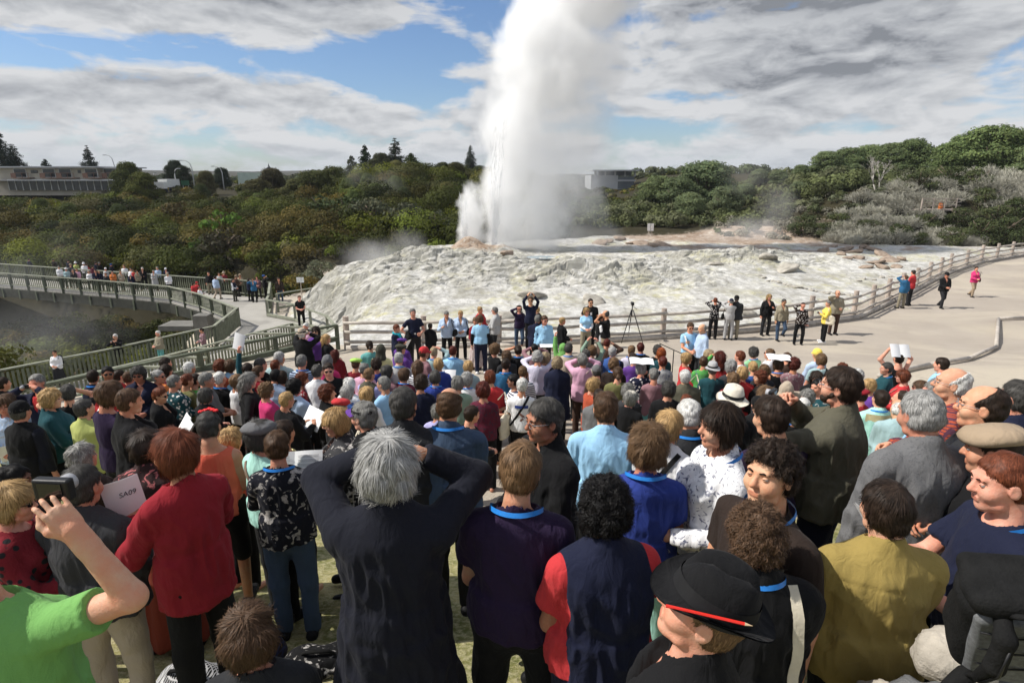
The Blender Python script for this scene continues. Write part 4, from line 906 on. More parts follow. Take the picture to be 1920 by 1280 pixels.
for px, py, s in [(1135,470,.8),(1150,466,.7),(1175,462,.9),(1195,468,.6),(1215,470,.8),(1240,474,.6),(1255,472,.8)]:
    p = at_z(px, py, .2); put_rock(RB, p[0], p[1]+3, s, 'pale brown rock on the low bank behind the steam', 'rocks behind the steam')
for i, (px, py, s, lab) in enumerate([(952,500,.55,'brown rock standing alone in the white channel below the geyser'),(995,520,.5,'yellowish rock below the rim of the terrace'),(1115,553,.9,'low broad grey slab on the flat behind the people with cameras'),(935,585,.8,'flat mossy slab on the flat left of the people with cameras'),(1000,545,.9,'yellow stained slab in the middle of the flat'),(1340,492,.8,'rounded grey rock by the round steaming hole'),(1440,490,.9,'sulphur yellow knob beside the steaming hole'),(1475,500,1.0,'grey rounded mound of rock right of the yellow knob'),(1395,570,.9,'dark mossy slab behind the people at the log fence')]):
    p = at_z(px, py, .45); put_rock(RP if i != 0 else RB, p[0], p[1], s, lab, None)
# ---------------------------------------------------------------- people: one smooth body each, clothing and hair as children
def vnoise3(p, s=0):
    i = np.floor(p).astype(np.int64); f = p-i; f = f*f*(3-2*f); o = 0
    for dx in (0, 1):
        for dy in (0, 1):
            for dz in (0, 1):
                w = (f[..., 0] if dx else 1-f[..., 0])*(f[..., 1] if dy else 1-f[..., 1])*(f[..., 2] if dz else 1-f[..., 2])
                o = o+w*_h(i[..., 0]+dx, i[..., 1]+dy, (i[..., 2]+dz) % 1000, s)
    return o
def smin(a, b, k):
    if k <= 0: return np.minimum(a, b)
    h = np.maximum(k-np.abs(a-b), 0)/k; return np.minimum(a, b)-h*h*k*.25
def d_prim(pr, X, Y, Z):
    t = pr[0]
    if t in ('c', 'cc'):
        a, b, r1, r2 = pr[1:5]; ba = b-a; L2 = max(float(ba@ba), 1e-9)
        px, py, pz = X-a[0], Y-a[1], Z-a[2]; h = (px*ba[0]+py*ba[1]+pz*ba[2])/L2
        hc = np.clip(h, 0, 1); d = np.sqrt((px-ba[0]*hc)**2+(py-ba[1]*hc)**2+(pz-ba[2]*hc)**2)-(r1+(r2-r1)*hc)
        if t == 'cc': d = np.maximum(d, (h-1)*math.sqrt(L2))
        return d
    if t == 'e':
        c, r, M = pr[1], pr[2], pr[3]; px, py, pz = X-c[0], Y-c[1], Z-c[2]
        if M is not None: px, py, pz = (M[0,0]*px+M[1,0]*py+M[2,0]*pz, M[0,1]*px+M[1,1]*py+M[2,1]*pz, M[0,2]*px+M[1,2]*py+M[2,2]*pz)
        k0 = np.sqrt((px/r[0])**2+(py/r[1])**2+(pz/r[2])**2); k1 = np.sqrt((px/r[0]**2)**2+(py/r[1]**2)**2+(pz/r[2]**2)**2)+1e-9
        return k0*(k0-1)/k1
    if t == 'b':            # rounded box
        c, hb, r, M = pr[1:5]; px, py, pz = X-c[0], Y-c[1], Z-c[2]
        if M is not None: px, py, pz = (M[0,0]*px+M[1,0]*py+M[2,0]*pz, M[0,1]*px+M[1,1]*py+M[2,1]*pz, M[0,2]*px+M[1,2]*py+M[2,2]*pz)
        qx, qy, qz = np.abs(px)-hb[0]+r, np.abs(py)-hb[1]+r, np.abs(pz)-hb[2]+r
        return np.sqrt(np.maximum(qx, 0)**2+np.maximum(qy, 0)**2+np.maximum(qz, 0)**2)+np.minimum(np.maximum(qx, np.maximum(qy, qz)), 0)-r
    if t == 'k':            # upright elliptic cone: z0, z1, r0, r1, squash in y, centre
        z0, z1, r0, r1, sq, cx, cy = pr[1:8]; h = np.clip((Z-z0)/(z1-z0), 0, 1); d = np.sqrt((X-cx)**2+((Y-cy)/sq)**2)-(r0+(r1-r0)*h)
        return np.maximum(d*.9, np.maximum(z0-Z, Z-z1))
def bbox_prim(pr):
    t = pr[0]
    if t in ('c', 'cc'):
        a, b, r1, r2 = pr[1:5]; return np.minimum(a-r1, b-r2), np.maximum(a+r1, b+r2)
    if t == 'e': m = max(pr[2]) if pr[3] is not None else np.asarray(pr[2]); return np.asarray(pr[1])-m, np.asarray(pr[1])+m
    if t == 'b': m = np.linalg.norm(pr[2]) if pr[4] is not None else np.asarray(pr[2]); return np.asarray(pr[1])-m, np.asarray(pr[1])+m
    if t == 'k': z0, z1, r0, r1, sq, cx, cy = pr[1:8]; r = max(r0, r1); return np.array([cx-r, cy-r*sq, z0]), np.array([cx+r, cy+r*sq, z1])
def make_axis(lo, hi, step, zones):
    out = [lo]; x = lo
    while x < hi:
        st = step
        for a, b, s in zones:
            if a-st*.5 < x < b: st = min(st, s)
        x += st; out.append(x)
    return np.array(out)
def sdf_grid(prims, step, zones=((), (), ()), pad=.04, post=None):
    """prims: list of (op, k, prim). Smooth union in order; op 's' carves."""
    lo = np.min([bbox_prim(p)[0] for o, k, p in prims if o == 'u'], 0)-pad; hi = np.max([bbox_prim(p)[1] for o, k, p in prims if o == 'u'], 0)+pad
    ax = [make_axis(lo[i], hi[i], step, zones[i]) for i in range(3)]
    V = np.full([len(a) for a in ax], .5, dtype=np.float32)
    for op, k, p in prims:
        b0, b1 = bbox_prim(p); mg = k*.6+step*1.6+.012
        sl = [slice(max(0, int(np.searchsorted(ax[i], b0[i]-mg))-1), int(np.searchsorted(ax[i], b1[i]+mg))+1) for i in range(3)]
        X = ax[0][sl[0]][:, None, None]; Y = ax[1][sl[1]][None, :, None]; Z = ax[2][sl[2]][None, None, :]
        d = d_prim(p, X, Y, Z).astype(np.float32); s = V[sl[0], sl[1], sl[2]]
        V[sl[0], sl[1], sl[2]] = smin(s, d, k) if op == 'u' else -smin(-s, d, k)
    if post: V = post(V, ax[0][:, None, None], ax[1][None, :, None], ax[2][None, None, :]).astype(np.float32)
    V[0] = V[-1] = .5; V[:, 0] = V[:, -1] = .5; V[:, :, 0] = V[:, :, -1] = .5
    return surfnet(V, ax)
def surfnet(V, ax):
    S = V < 0; n0, n1, n2 = V.shape
    c = np.zeros((n0-1, n1-1, n2-1), np.int8)
    offs = [(i, j, k) for i in (0, 1) for j in (0, 1) for k in (0, 1)]
    for i, j, k in offs: c += S[i:n0-1+i, j:n1-1+j, k:n2-1+k]
    act = (c > 0) & (c < 8); ijk = np.argwhere(act); n = len(ijk)
    if n == 0: return np.zeros((0, 3)), np.zeros((0, 4), int)
    idx = np.full(act.shape, -1, np.int64); idx[act] = np.arange(n)
    cor = {o: V[ijk[:, 0]+o[0], ijk[:, 1]+o[1], ijk[:, 2]+o[2]] for o in offs}
    P0 = np.stack([ax[q][ijk[:, q]] for q in range(3)], 1); P1 = np.stack([ax[q][ijk[:, q]+1] for q in range(3)], 1); acc = np.zeros((n, 3)); cnt = np.zeros(n)
    for a in offs:
        for q in range(3):
            if a[q]: continue
            b = list(a); b[q] = 1; v0 = cor[a]; v1 = cor[tuple(b)]; m = (v0 < 0) != (v1 < 0)
            t = np.where(m, v0/np.where(m, v0-v1, 1), 0)
            p = np.stack([np.where(a[r], P1[:, r], P0[:, r]) for r in range(3)], 1); p[:, q] = P0[:, q]+(P1[:, q]-P0[:, q])*t
            acc[m] += p[m]; cnt[m] += 1
    verts = acc/cnt[:, None]; F_ = []
    for q in range(3):
        r, s = (q+1) % 3, (q+2) % 3
        sl0 = [slice(None)]*3; sl1 = [slice(None)]*3; sl0[q] = slice(0, -1); sl1[q] = slice(1, None)
        a = S[tuple(sl0)]; b = S[tuple(sl1)]; e = np.argwhere(a != b)
        e = e[(e[:, r] > 0) & (e[:, s] > 0) & (e[:, r] < V.shape[r]-1) & (e[:, s] < V.shape[s]-1)]
        if not len(e): continue
        ins = a[e[:, 0], e[:, 1], e[:, 2]]
        def cell(dr, ds):
            k = e.copy(); k[:, r] -= dr; k[:, s] -= ds; return idx[k[:, 0], k[:, 1], k[:, 2]]
        qd = np.stack([cell(1, 1), cell(0, 1), cell(0, 0), cell(1, 0)], 1); qd[~ins] = qd[~ins][:, ::-1]; F_.append(qd)
    f = np.concatenate(F_); f = f[(f >= 0).all(1)]
    return verts, f
def vnormals(v, f):
    nrm = np.cross(v[f[:, 2]]-v[f[:, 0]], v[f[:, 3]]-v[f[:, 1]]); o = np.zeros_like(v)
    for k in range(4): np.add.at(o, f[:, k], nrm)
    return o/(np.linalg.norm(o, axis=1, keepdims=True)+1e-12)
A3 = lambda *p: np.array(p, float)
def rotm(yaw=0, pitch=0, roll=0):
    return np.array((Matrix.Rotation(R(-yaw), 3, 'Z') @ Matrix.Rotation(R(pitch), 3, 'X') @ Matrix.Rotation(R(roll), 3, 'Y')))
# ---- hands (templates): wrist at origin, fingers along +y, back of the hand +z, thumb on +x
def hand_template(curl, step, spread=0.0):
    pr = [('u', 0, ('e', A3(.002,.048,0), A3(.039,.052,.017), None)), ('u', .02, ('c', A3(0,-.05,0), A3(0,.02,0), .027, .028))]
    for i, (x, L, y0) in enumerate([(.029,.072,.086), (.010,.080,.091), (-.010,.074,.088), (-.028,.058,.080)]):
        p = A3(x*1.04, y0, .0); ang = 0; r = .0084-.0008*(i == 3); dirx = (1.5-i)*spread
        p0 = A3(x*.9, y0-.03, .002); pr.append(('u', .005, ('c', p0, p, .0096, r)))
        for sgm, cv in zip((.44, .31, .25), curl):
            ang += R(cv); q = p+A3(math.sin(dirx)*L*sgm, math.cos(ang)*L*sgm, -math.sin(ang)*L*sgm); pr.append(('u', .003, ('c', p, q, r, r-.0009))); p = q; r -= .0009
    th = [A3(.022,.012,-.006), A3(.046,.042,-.016), A3(.052,.068,-.024-.0002*curl[0]), A3(.046-.0002*curl[0],.094,-.028-.0003*curl[0])]
    for a, b, r0, r1 in zip(th[:-1], th[1:], (.016, .0125, .0105), (.0125, .0105, .0085)): pr.append(('u', .008, ('c', a, b, r0, r1)))
    return sdf_grid(pr, step, pad=.02) if step else pr
_hands = {}
CURL = {'relax': (14, 24, 18), 'grip': (48, 62, 40), 'flat': (4, 6, 5), 'fist': (72, 88, 55), 'hold': (26, 52, 30)}
def get_hand(kind, near):
    k = (kind, near)
    if k not in _hands: _hands[k] = hand_template(CURL[kind], .0042 if near else .0085)
    return _hands[k]
# ---- materials of people
def skinmat():
    m, nt = newmat('skin_material'); oc = ocoord(nt); oi = nd(nt, 'ShaderNodeObjectInfo').outputs['Color']
    n = noise(nt, 14, 4, .6, oc); c = mixc(nt, ramp(nt, n, [(.35, 0.), (.62, .75)]), oi, mixc(nt, 1.0, oi, (1.0, .68, .60), 'MULTIPLY'))
    c = mixc(nt, ramp(nt, noise(nt, 90, 2, .6, oc), [(.6, 0.), (.8, .18)]), c, mixc(nt, 1.0, oi, (.62, .45, .38), 'MULTIPLY'))
    finish(nt, c, .52, bump(nt, mth(nt, 'ADD', noise(nt, 160, 3, .6, oc), mth(nt, 'MULTIPLY', noise(nt, 38, 4, .6, oc), 1.6)), .30, .006), .28, Subsurface_Weight=.08, Subsurface_Radius=(.02,.008,.004), Subsurface_Scale=.5)
    return m
M_SKIN = skinmat()
m, nt = newmat('lip_material'); finish(nt, mixc(nt, 1.0, nd(nt, 'ShaderNodeObjectInfo').outputs['Color'], (.80, .55, .52), 'MULTIPLY'), .5, None, .3); M_LIP = m
M_EYE = simple('eye_white', (.44, .41, .38), .25, .5, 5, .05, 0); M_IRIS = simple('iris_dark', (.035, .025, .02), .15, .5, 5, .1, 0)
m, nt = newmat('hair_material'); oi = nd(nt, 'ShaderNodeObjectInfo').outputs['Color']; va = attr(nt, 'hv', 'Fac')
c = mixc(nt, 1.0, oi, ramp(nt, va, [(0, .35), (.5, .95), (1, 1.7)]), 'MULTIPLY'); finish(nt, c, .55, None, .2, Anisotropic=.4); M_HAIR = m
def clothmat(name, pattern=None, c2=(.7,.7,.7), scale=1.0, rough=.85):
    m, nt = newmat('cloth_'+name); oc = ocoord(nt); col = nd(nt, 'ShaderNodeObjectInfo').outputs['Color']
    if pattern == 'stripe':
        w = nd(nt, 'ShaderNodeTexWave', {'Vector': oc, 'Scale': 9.0*scale}, bands_direction='Z').outputs[0]; col = mixc(nt, ramp(nt, w, [(.48, 0.), (.55, 1.)]), col, c2)
    elif pattern == 'plaid':
        a = nd(nt, 'ShaderNodeTexWave', {'Vector': oc, 'Scale': 9*scale}, bands_direction='Z').outputs[0]; b = nd(nt, 'ShaderNodeTexWave', {'Vector': oc, 'Scale': 9*scale}, bands_direction='X').outputs[0]
        q = mth(nt, 'MAXIMUM', ramp(nt, a, [(.72, 0.), (.8, .8)]), ramp(nt, b, [(.72, 0.), (.8, .8)])); col = mixc(nt, q, col, c2)
    elif pattern == 'floral':
        n = nd(nt, 'ShaderNodeTexNoise', {'Vector': oc, 'Scale': 13*scale, 'Detail': 3, 'Distortion': 1.6}).outputs[0]; n2 = noise(nt, 30*scale, 3, .7, oc, .8)
        col = mixc(nt, mth(nt, 'MULTIPLY', ramp(nt, n, [(.56, 0.), (.60, 1.)]), ramp(nt, n2, [(.35, .3), (.55, 1.)])), col, c2)
    elif pattern == 'dots':
        v = nd(nt, 'ShaderNodeTexVoronoi', {'Vector': oc, 'Scale': 20*scale}); col = mixc(nt, ramp(nt, v.outputs[0], [(.30, 1.), (.36, 0.)]), col, c2)
    elif pattern == 'knit':
        w = nd(nt, 'ShaderNodeTexWave', {'Vector': oc, 'Scale': 26, 'Distortion': 1.2}, bands_direction='X').outputs[0]; col = mixc(nt, mth(nt, 'MULTIPLY', w, .35), col, mixc(nt, 1.0, col, (.55,.55,.55), 'MULTIPLY'))
    n1 = noise(nt, 5, 5, .6, oc); col = mixc(nt, ramp(nt, n1, [(.3, .0), (.75, .28)]), col, mixc(nt, 1.0, col, (.68,.68,.70), 'MULTIPLY'))
    n2 = noise(nt, 260, 2, .5, oc); col = mixc(nt, mth(nt, 'MULTIPLY', n2, .25), col, mixc(nt, 1.0, col, (1.35,1.35,1.35), 'MULTIPLY'))
    fv = nd(nt, 'ShaderNodeVectorMath', {0: oc, 1: (1, 1, .45)}, operation='MULTIPLY').outputs[0]
    bh = mth(nt, 'ADD', mth(nt, 'MULTIPLY', noise(nt, 16, 3, .5, fv, .8), 1.0), mth(nt, 'MULTIPLY', n2, .08))
    finish(nt, col, rough, bump(nt, bh, .55, .025), .08, Sheen_Weight=.03); return m
CLOTH = {'plain': clothmat('plain'), 'knit': clothmat('knit', 'knit'), 'stripe': clothmat('stripe', 'stripe', (.72,.72,.70)), 'navystripe': clothmat('navystripe', 'stripe', (.03,.035,.07), 1.0),
         'plaid': clothmat('plaid', 'plaid', (.025,.03,.07), 1.5), 'floral': clothmat('floral', 'floral', (.38,.36,.34), 1.0), 'darkfloral': clothmat('darkfloral', 'floral', (.03,.035,.05), 1.3),
         'whitefloral': clothmat('whitefloral', 'floral', (.11,.12,.19), 1.9), 'dots': clothmat('dots', 'dots', (.65,.62,.60), .9), 'reddots': clothmat('reddots', 'dots', (.02,.02,.022), 1.0), 'leather': clothmat('leather', rough=.5), 'tweed': clothmat('tweed', 'floral', (.10,.10,.105), 6.0)}
COLR = dict(black=(.0105,.0105,.0115), charcoal=(.026,.027,.030), dkgrey=(.042,.042,.046), grey=(.14,.14,.143), ltgrey=(.38,.38,.38), white=(.74,.74,.75), cream=(.68,.62,.50), beige=(.42,.34,.25), tan=(.34,.25,.16), khaki=(.27,.235,.16),
    navy=(.013,.016,.038), ink=(.0125,.0135,.021), denim=(.045,.075,.13), blue=(.03,.09,.30), royal=(.025,.05,.27), ltblue=(.26,.50,.74), paleblue=(.40,.52,.70), skyblue=(.28,.55,.80), teal=(.014,.13,.16), dkteal=(.012,.065,.08), turq=(.03,.36,.42), bluet=(.02,.12,.25), mint=(.36,.70,.60), sage=(.22,.33,.24), seag=(.10,.36,.34), paleteal=(.30,.45,.47),
    green=(.07,.36,.05), bright=(.14,.36,.075), ltgreen=(.25,.55,.28), olive=(.155,.15,.05), moss=(.098,.092,.062), dkolive=(.055,.055,.04), lime=(.36,.66,.07), chart=(.38,.42,.10), yellow=(.80,.60,.04), paleyel=(.68,.66,.30), mustard=(.30,.215,.045), orange=(.62,.17,.02), rust=(.42,.065,.02), rustdk=(.22,.035,.014), coral=(.68,.10,.045), red=(.52,.02,.025), crimson=(.27,.008,.018), dkred=(.19,.010,.018), maroon=(.11,.012,.03), magenta=(.62,.02,.16), pink=(.62,.33,.46), rose=(.50,.12,.17), mauve=(.26,.13,.15), lilac=(.40,.38,.68), lavender=(.56,.53,.66), purple=(.12,.04,.26), dkpurple=(.024,.014,.042), brown=(.075,.042,.03), dkbrown=(.030,.020,.016))
COLR = {k: tuple(.87*c+.13*(.3*v[0]+.6*v[1]+.1*v[2]) for c in v) for k, v in COLR.items()}
HAIRC = dict(black=(.008,.007,.007), dkbrown=(.030,.019,.013), brown=(.085,.048,.027), ltbrown=(.15,.088,.045), auburn=(.13,.038,.018), dkred=(.085,.018,.012), red=(.30,.075,.02), blond=(.42,.27,.12), ashblond=(.34,.26,.16), dkgrey=(.062,.058,.053), grey=(.20,.195,.18), silver=(.34,.335,.32), white=(.60,.59,.56))
SKINC = dict(fair=(.63,.355,.245), mid=(.53,.285,.185), tan=(.36,.185,.115), dark=(.13,.065,.04))
# ---- the head: primitives in head space (origin between the ears, face towards +y)
def head_prims(M, c, s, fem, detail):
    def T(p): return c+M@(np.asarray(p)*s)
    def E(p, r): return ('e', T(p), np.asarray(r)*s, M)
    def Cp(a, b, r1, r2): return ('c', T(a), T(b), r1*s, r2*s)
    jw = .92 if fem else 1.0
    pr = [('u', .0, E((0,-.012,.028), (.075,.095,.088))), ('u', .035, E((0,.030,-.040), (.057*jw,.060,.078))), ('u', .025, E((0,.066,-.094), (.026*jw,.022,.022))), ('u', .03, Cp((0,-.022,-.05), (0,-.034,-.160), .052 if fem else .058, .050 if fem else .057)),
          ('u', .012, Cp((0,.086,.012), (0,.108,-.024), .009, .014))]
    for sx in (-1, 1):
        pr.append(('u', .012, E((sx*.079,-.008,-.008), (.010,.022,.032))))
        pr.append(('u', .03, E((sx*.038,.056,-.034), (.028,.030,.028))))
    if detail:
        pr += [('u', .015, Cp((-.036,.080,.026), (.036,.080,.026), .012, .012)), ('s', .012, ('e', T((-.033,.099,.005)), A3(.017,.016,.011)*s, M)), ('s', .012, ('e', T((.033,.099,.005)), A3(.017,.016,.011)*s, M)),
               ('u', .006, Cp((-.018,.090,-.058), (.018,.090,-.058), .0065, .0065)), ('u', .006, Cp((-.015,.089,-.069), (.015,.089,-.069), .0075, .0075)), ('s', .003, Cp((-.022,.098,-.0632), (.022,.098,-.0632), .003, .003)),
               ('u', .006, Cp((-.011,.098,-.028), (.011,.098,-.028), .008, .008)), ('u', .02, Cp((-.045,.03,-.085), (0,.060,-.098), .018, .02)), ('u', .02, Cp((.045,.03,-.085), (0,.060,-.098), .018, .02))]
        for sx in (-1, 1): pr.append(('s', .006, ('e', T((sx*.090,-.002,-.006)), A3(.006,.011,.018)*s, M)))
    return pr
STY = {  # t inflation, low cut, extra volume, tuft length, curl
 'short': (.010, -.066, 0, .035, .2), 'crop': (.008, -.066, 0, .018, .15), 'bob': (.020, -.105, 1, .06, .1), 'wavy': (.026, -.10, 1, .06, .8), 'curly': (.024, -.085, 1, .045, 1.5), 'curlshort': (.016, -.062, 0, .034, 1.1), 'afro': (.052, -.11, 2, .06, 2.4),
 'long': (.022, -.26, 3, .09, .35), 'pony': (.010, -.070, 4, .05, .1), 'bun': (.012, -.070, 5, .04, .1), 'bald': (.007, -.068, 6, .022, .2), 'braid': (.010, -.070, 4, .04, .1), 'full': (.030, -.085, 1, .055, .35), 'recede': (.009, -.068, 7, .025, .2), 'thin': (.007, -.066, 6, .022, .2)}
def hair_mesh(style, M, c, s, near, seed, name='hair'):
    t, zl, vol, tl, curl = STY[style]; g = np.random.default_rng(seed)
    def T(p): return c+M@(np.asarray(p)*s)
    pr = [('u', 0, ('e', T((0,-.014,.030)), A3(.075+t,.095+t,.087+t)*s, M))]
    if vol in (1, 3): pr.append(('u', .03, ('e', T((0,-.022,-.02)), A3(.080+t*.8,.078+t*.6,.095)*s, M)))
    if vol == 0 or vol in (4, 5): pr.append(('u', .03, ('e', T((0,-.035,-.02)), A3(.068+t*.5,.066+t*.5,.07)*s, M)))
    if vol == 2: pr.append(('u', .03, ('e', T((0,-.03,-.01)), A3(.10+t*.5,.095+t*.5,.12)*s, M)))
    if vol in (6, 7): pr.append(('u', .02, ('e', T((0,-.032,-.015)), A3(.077+t,.074+t,.06)*s, M)))
    if vol == 3: pr.append(('u', .05, ('c', T((0,-.075,-.05)), T((0,-.10,-.27)), .085*s, .055*s)))
    if vol == 4: pr += [('u', .02, ('c', T((0,-.10,.0)), T((0,-.135,-.05)), .026*s, .030*s)), ('u', .02, ('c', T((0,-.135,-.05)), T((0,-.125,-.20)), .030*s, .014*s))]
    if vol == 5: pr.append(('u', .015, ('e', T((0,-.115,.03)), A3(.040,.036,.040)*s, M)))
    zz = [-.3, -.1, -.03, .02, .06, .10, .15]; yy = [-.028, -.026, -.012, .026, .066, .088, .125]
    if vol == 1: yy = [.02, .02, .022, .040, .085, .11, .14]
    if vol == 2: yy = [.0, .0, .01, .045, .085, .12, .16]
    if vol == 3: yy = [.0, .0, .015, .036, .075, .10, .14]
    if vol == 7: yy = [-.028, -.026, -.012, .02, .035, .030, .03]
    def post(V, X, Y, Z):
        P = [X-c[0], Y-c[1], Z-c[2]]; lx, ly, lz = [(M[0, i]*P[0]+M[1, i]*P[1]+M[2, i]*P[2])/s for i in range(3)]
        V = np.maximum(V, (ly-np.interp(lz, zz, yy))*s*.8); V = np.maximum(V, (zl-lz)*s)
        if vol in (0, 6, 7, 4, 5): V = np.maximum(V, -(np.sqrt(((np.abs(lx)-.084)/.018)**2+((ly+.004)/.024)**2+((lz+.008)/.032)**2)-1)*.02*s)
        if vol == 6: V = np.maximum(V, ((lz-(.104 if style == 'thin' else .078))-.9*np.clip(-ly-.045, -.2, .08))*s)
        return V
    v, f = sdf_grid(pr, (.0058 if near else .0125)*s, pad=.03, post=post)
    n0 = vnormals(v, f); q = v*(55 if curl > 1 else 34)
    amp = (.006 if curl <= .3 else .011 if curl <= 1 else .016)*(1 if near else .9)
    v = v+n0*((vnoise3(q+seed*7.7, seed)-.45)*amp*2)[:, None]; nrm = vnormals(v, f)
    hv = .30+.4*vnoise3(v*60, seed+3)
    n = int({0: 2300, 1: 2900, 2: 3600, 3: 3600, 4: 2600, 5: 2400, 6: 1400, 7: 1900}[vol]*(2.3 if near else .42)*(1.25 if near and curl > .7 else 1))
    pk = g.integers(0, len(f), n); w = g.random((n, 4)); w /= w.sum(1, keepdims=True); p = (v[f[pk]]*w[..., None]).sum(1); nn = nrm[f[pk]].mean(1)
    whorl = T((0.01,-.045,.12)); dn = M@A3(0,-.25,-1); fl = p-whorl; fl = fl/(np.linalg.norm(fl, axis=1, keepdims=True)+1e-6)+dn*.55
    fl = fl-nn*(fl*nn).sum(1, keepdims=True); fl += (np.stack([vnoise3(p*(30 if curl < .5 else 48)+seed*3.1+11*q, q) for q in range(3)], 1)-.5)*2.1*(.26+.55*min(curl, 1.6))+g.normal(size=(n, 3))*(.10+.18*min(curl, 1.6)); fl = fl-nn*(fl*nn).sum(1, keepdims=True)*.9; fl /= np.linalg.norm(fl, axis=1, keepdims=True)+1e-6
    sd = np.cross(fl, nn); L = tl*s*(.55+.9*g.random(n)); wd = ((.00115 if near else .0034)*(1+.7*g.random(n))*s)[:, None]
    SEG = 5 if near else 3; rows = []
    cr = (.10+.25*curl)*L; ph = g.random(n)*6.28; kk = 2.2 if curl < 1 else 5.0
    for i in range(SEG+1):
        u = i/SEG; lift = (.0012+.35*L*(.30 if curl > 1 else .07)*math.sin(math.pi*min(u*1.0, 1)))
        ctr = p+fl*(L*u)[:, None]*(1-.35*min(curl, 1.4)/1.4)+nn*(lift-.30*L*u*u*(.36 if curl < 1 else .0))[:, None]
        if curl > .5: ctr = ctr+sd*(np.sin(ph+kk*u*1.6)*cr*.35)[:, None]+nn*((np.cos(ph+kk*u*1.6)-np.cos(ph))*cr*.25)[:, None]
        elif curl > .15: ctr = ctr+sd*(np.sin(ph+2*u)*cr*.25)[:, None]
        ww = wd*(1-u*.72); rows.append((ctr-sd*ww, ctr+sd*ww))
    B = np.stack([np.stack(r, 1) for r in rows], 1).reshape(-1, 3); b = np.arange(n)[:, None]*((SEG+1)*2)+len(v)
    qs = np.concatenate([b+np.array([2*i, 2*i+1, 2*i+3, 2*i+2])[None] for i in range(SEG)], 0)
    tv = np.repeat(.15+.7*g.random(n), (SEG+1)*2)
    return np.concatenate([v, B]), np.concatenate([f, qs]), np.concatenate([hv, tv])
def ik(S, Hd, l1, l2, hint):
    d = Hd-S; D = np.linalg.norm(d); D2 = min(D, (l1+l2)*.995); u = d/D; a = (l1*l1-l2*l2+D2*D2)/(2*D2); h = math.sqrt(max(l1*l1-a*a, 0)); w = hint-u*(hint@u); w /= np.linalg.norm(w)+1e-9
    return S+u*a+w*h, S+u*D2
def lathe_np(prof, n=28, sx=1.0, sy=1.0, warp=None):
    q = np.linspace(0, 2*np.pi, n, endpoint=False); V = np.array([[(r*math.cos(a)*sx, r*math.sin(a)*sy, z) for a in q] for r, z in prof])
    if warp: V = warp(V)
    m_ = len(prof); ix = np.arange(m_*n).reshape(m_, n); f = np.stack([ix[:-1], np.roll(ix[:-1], -1, 1), np.roll(ix[1:], -1, 1), ix[1:]], -1).reshape(-1, 4)
    return V.reshape(-1, 3), f
def thick(v, f, d):
    n = vnormals(v, f); m_ = len(v); return np.concatenate([v, v-n*d]), np.concatenate([f, f[:, ::-1]+m_])
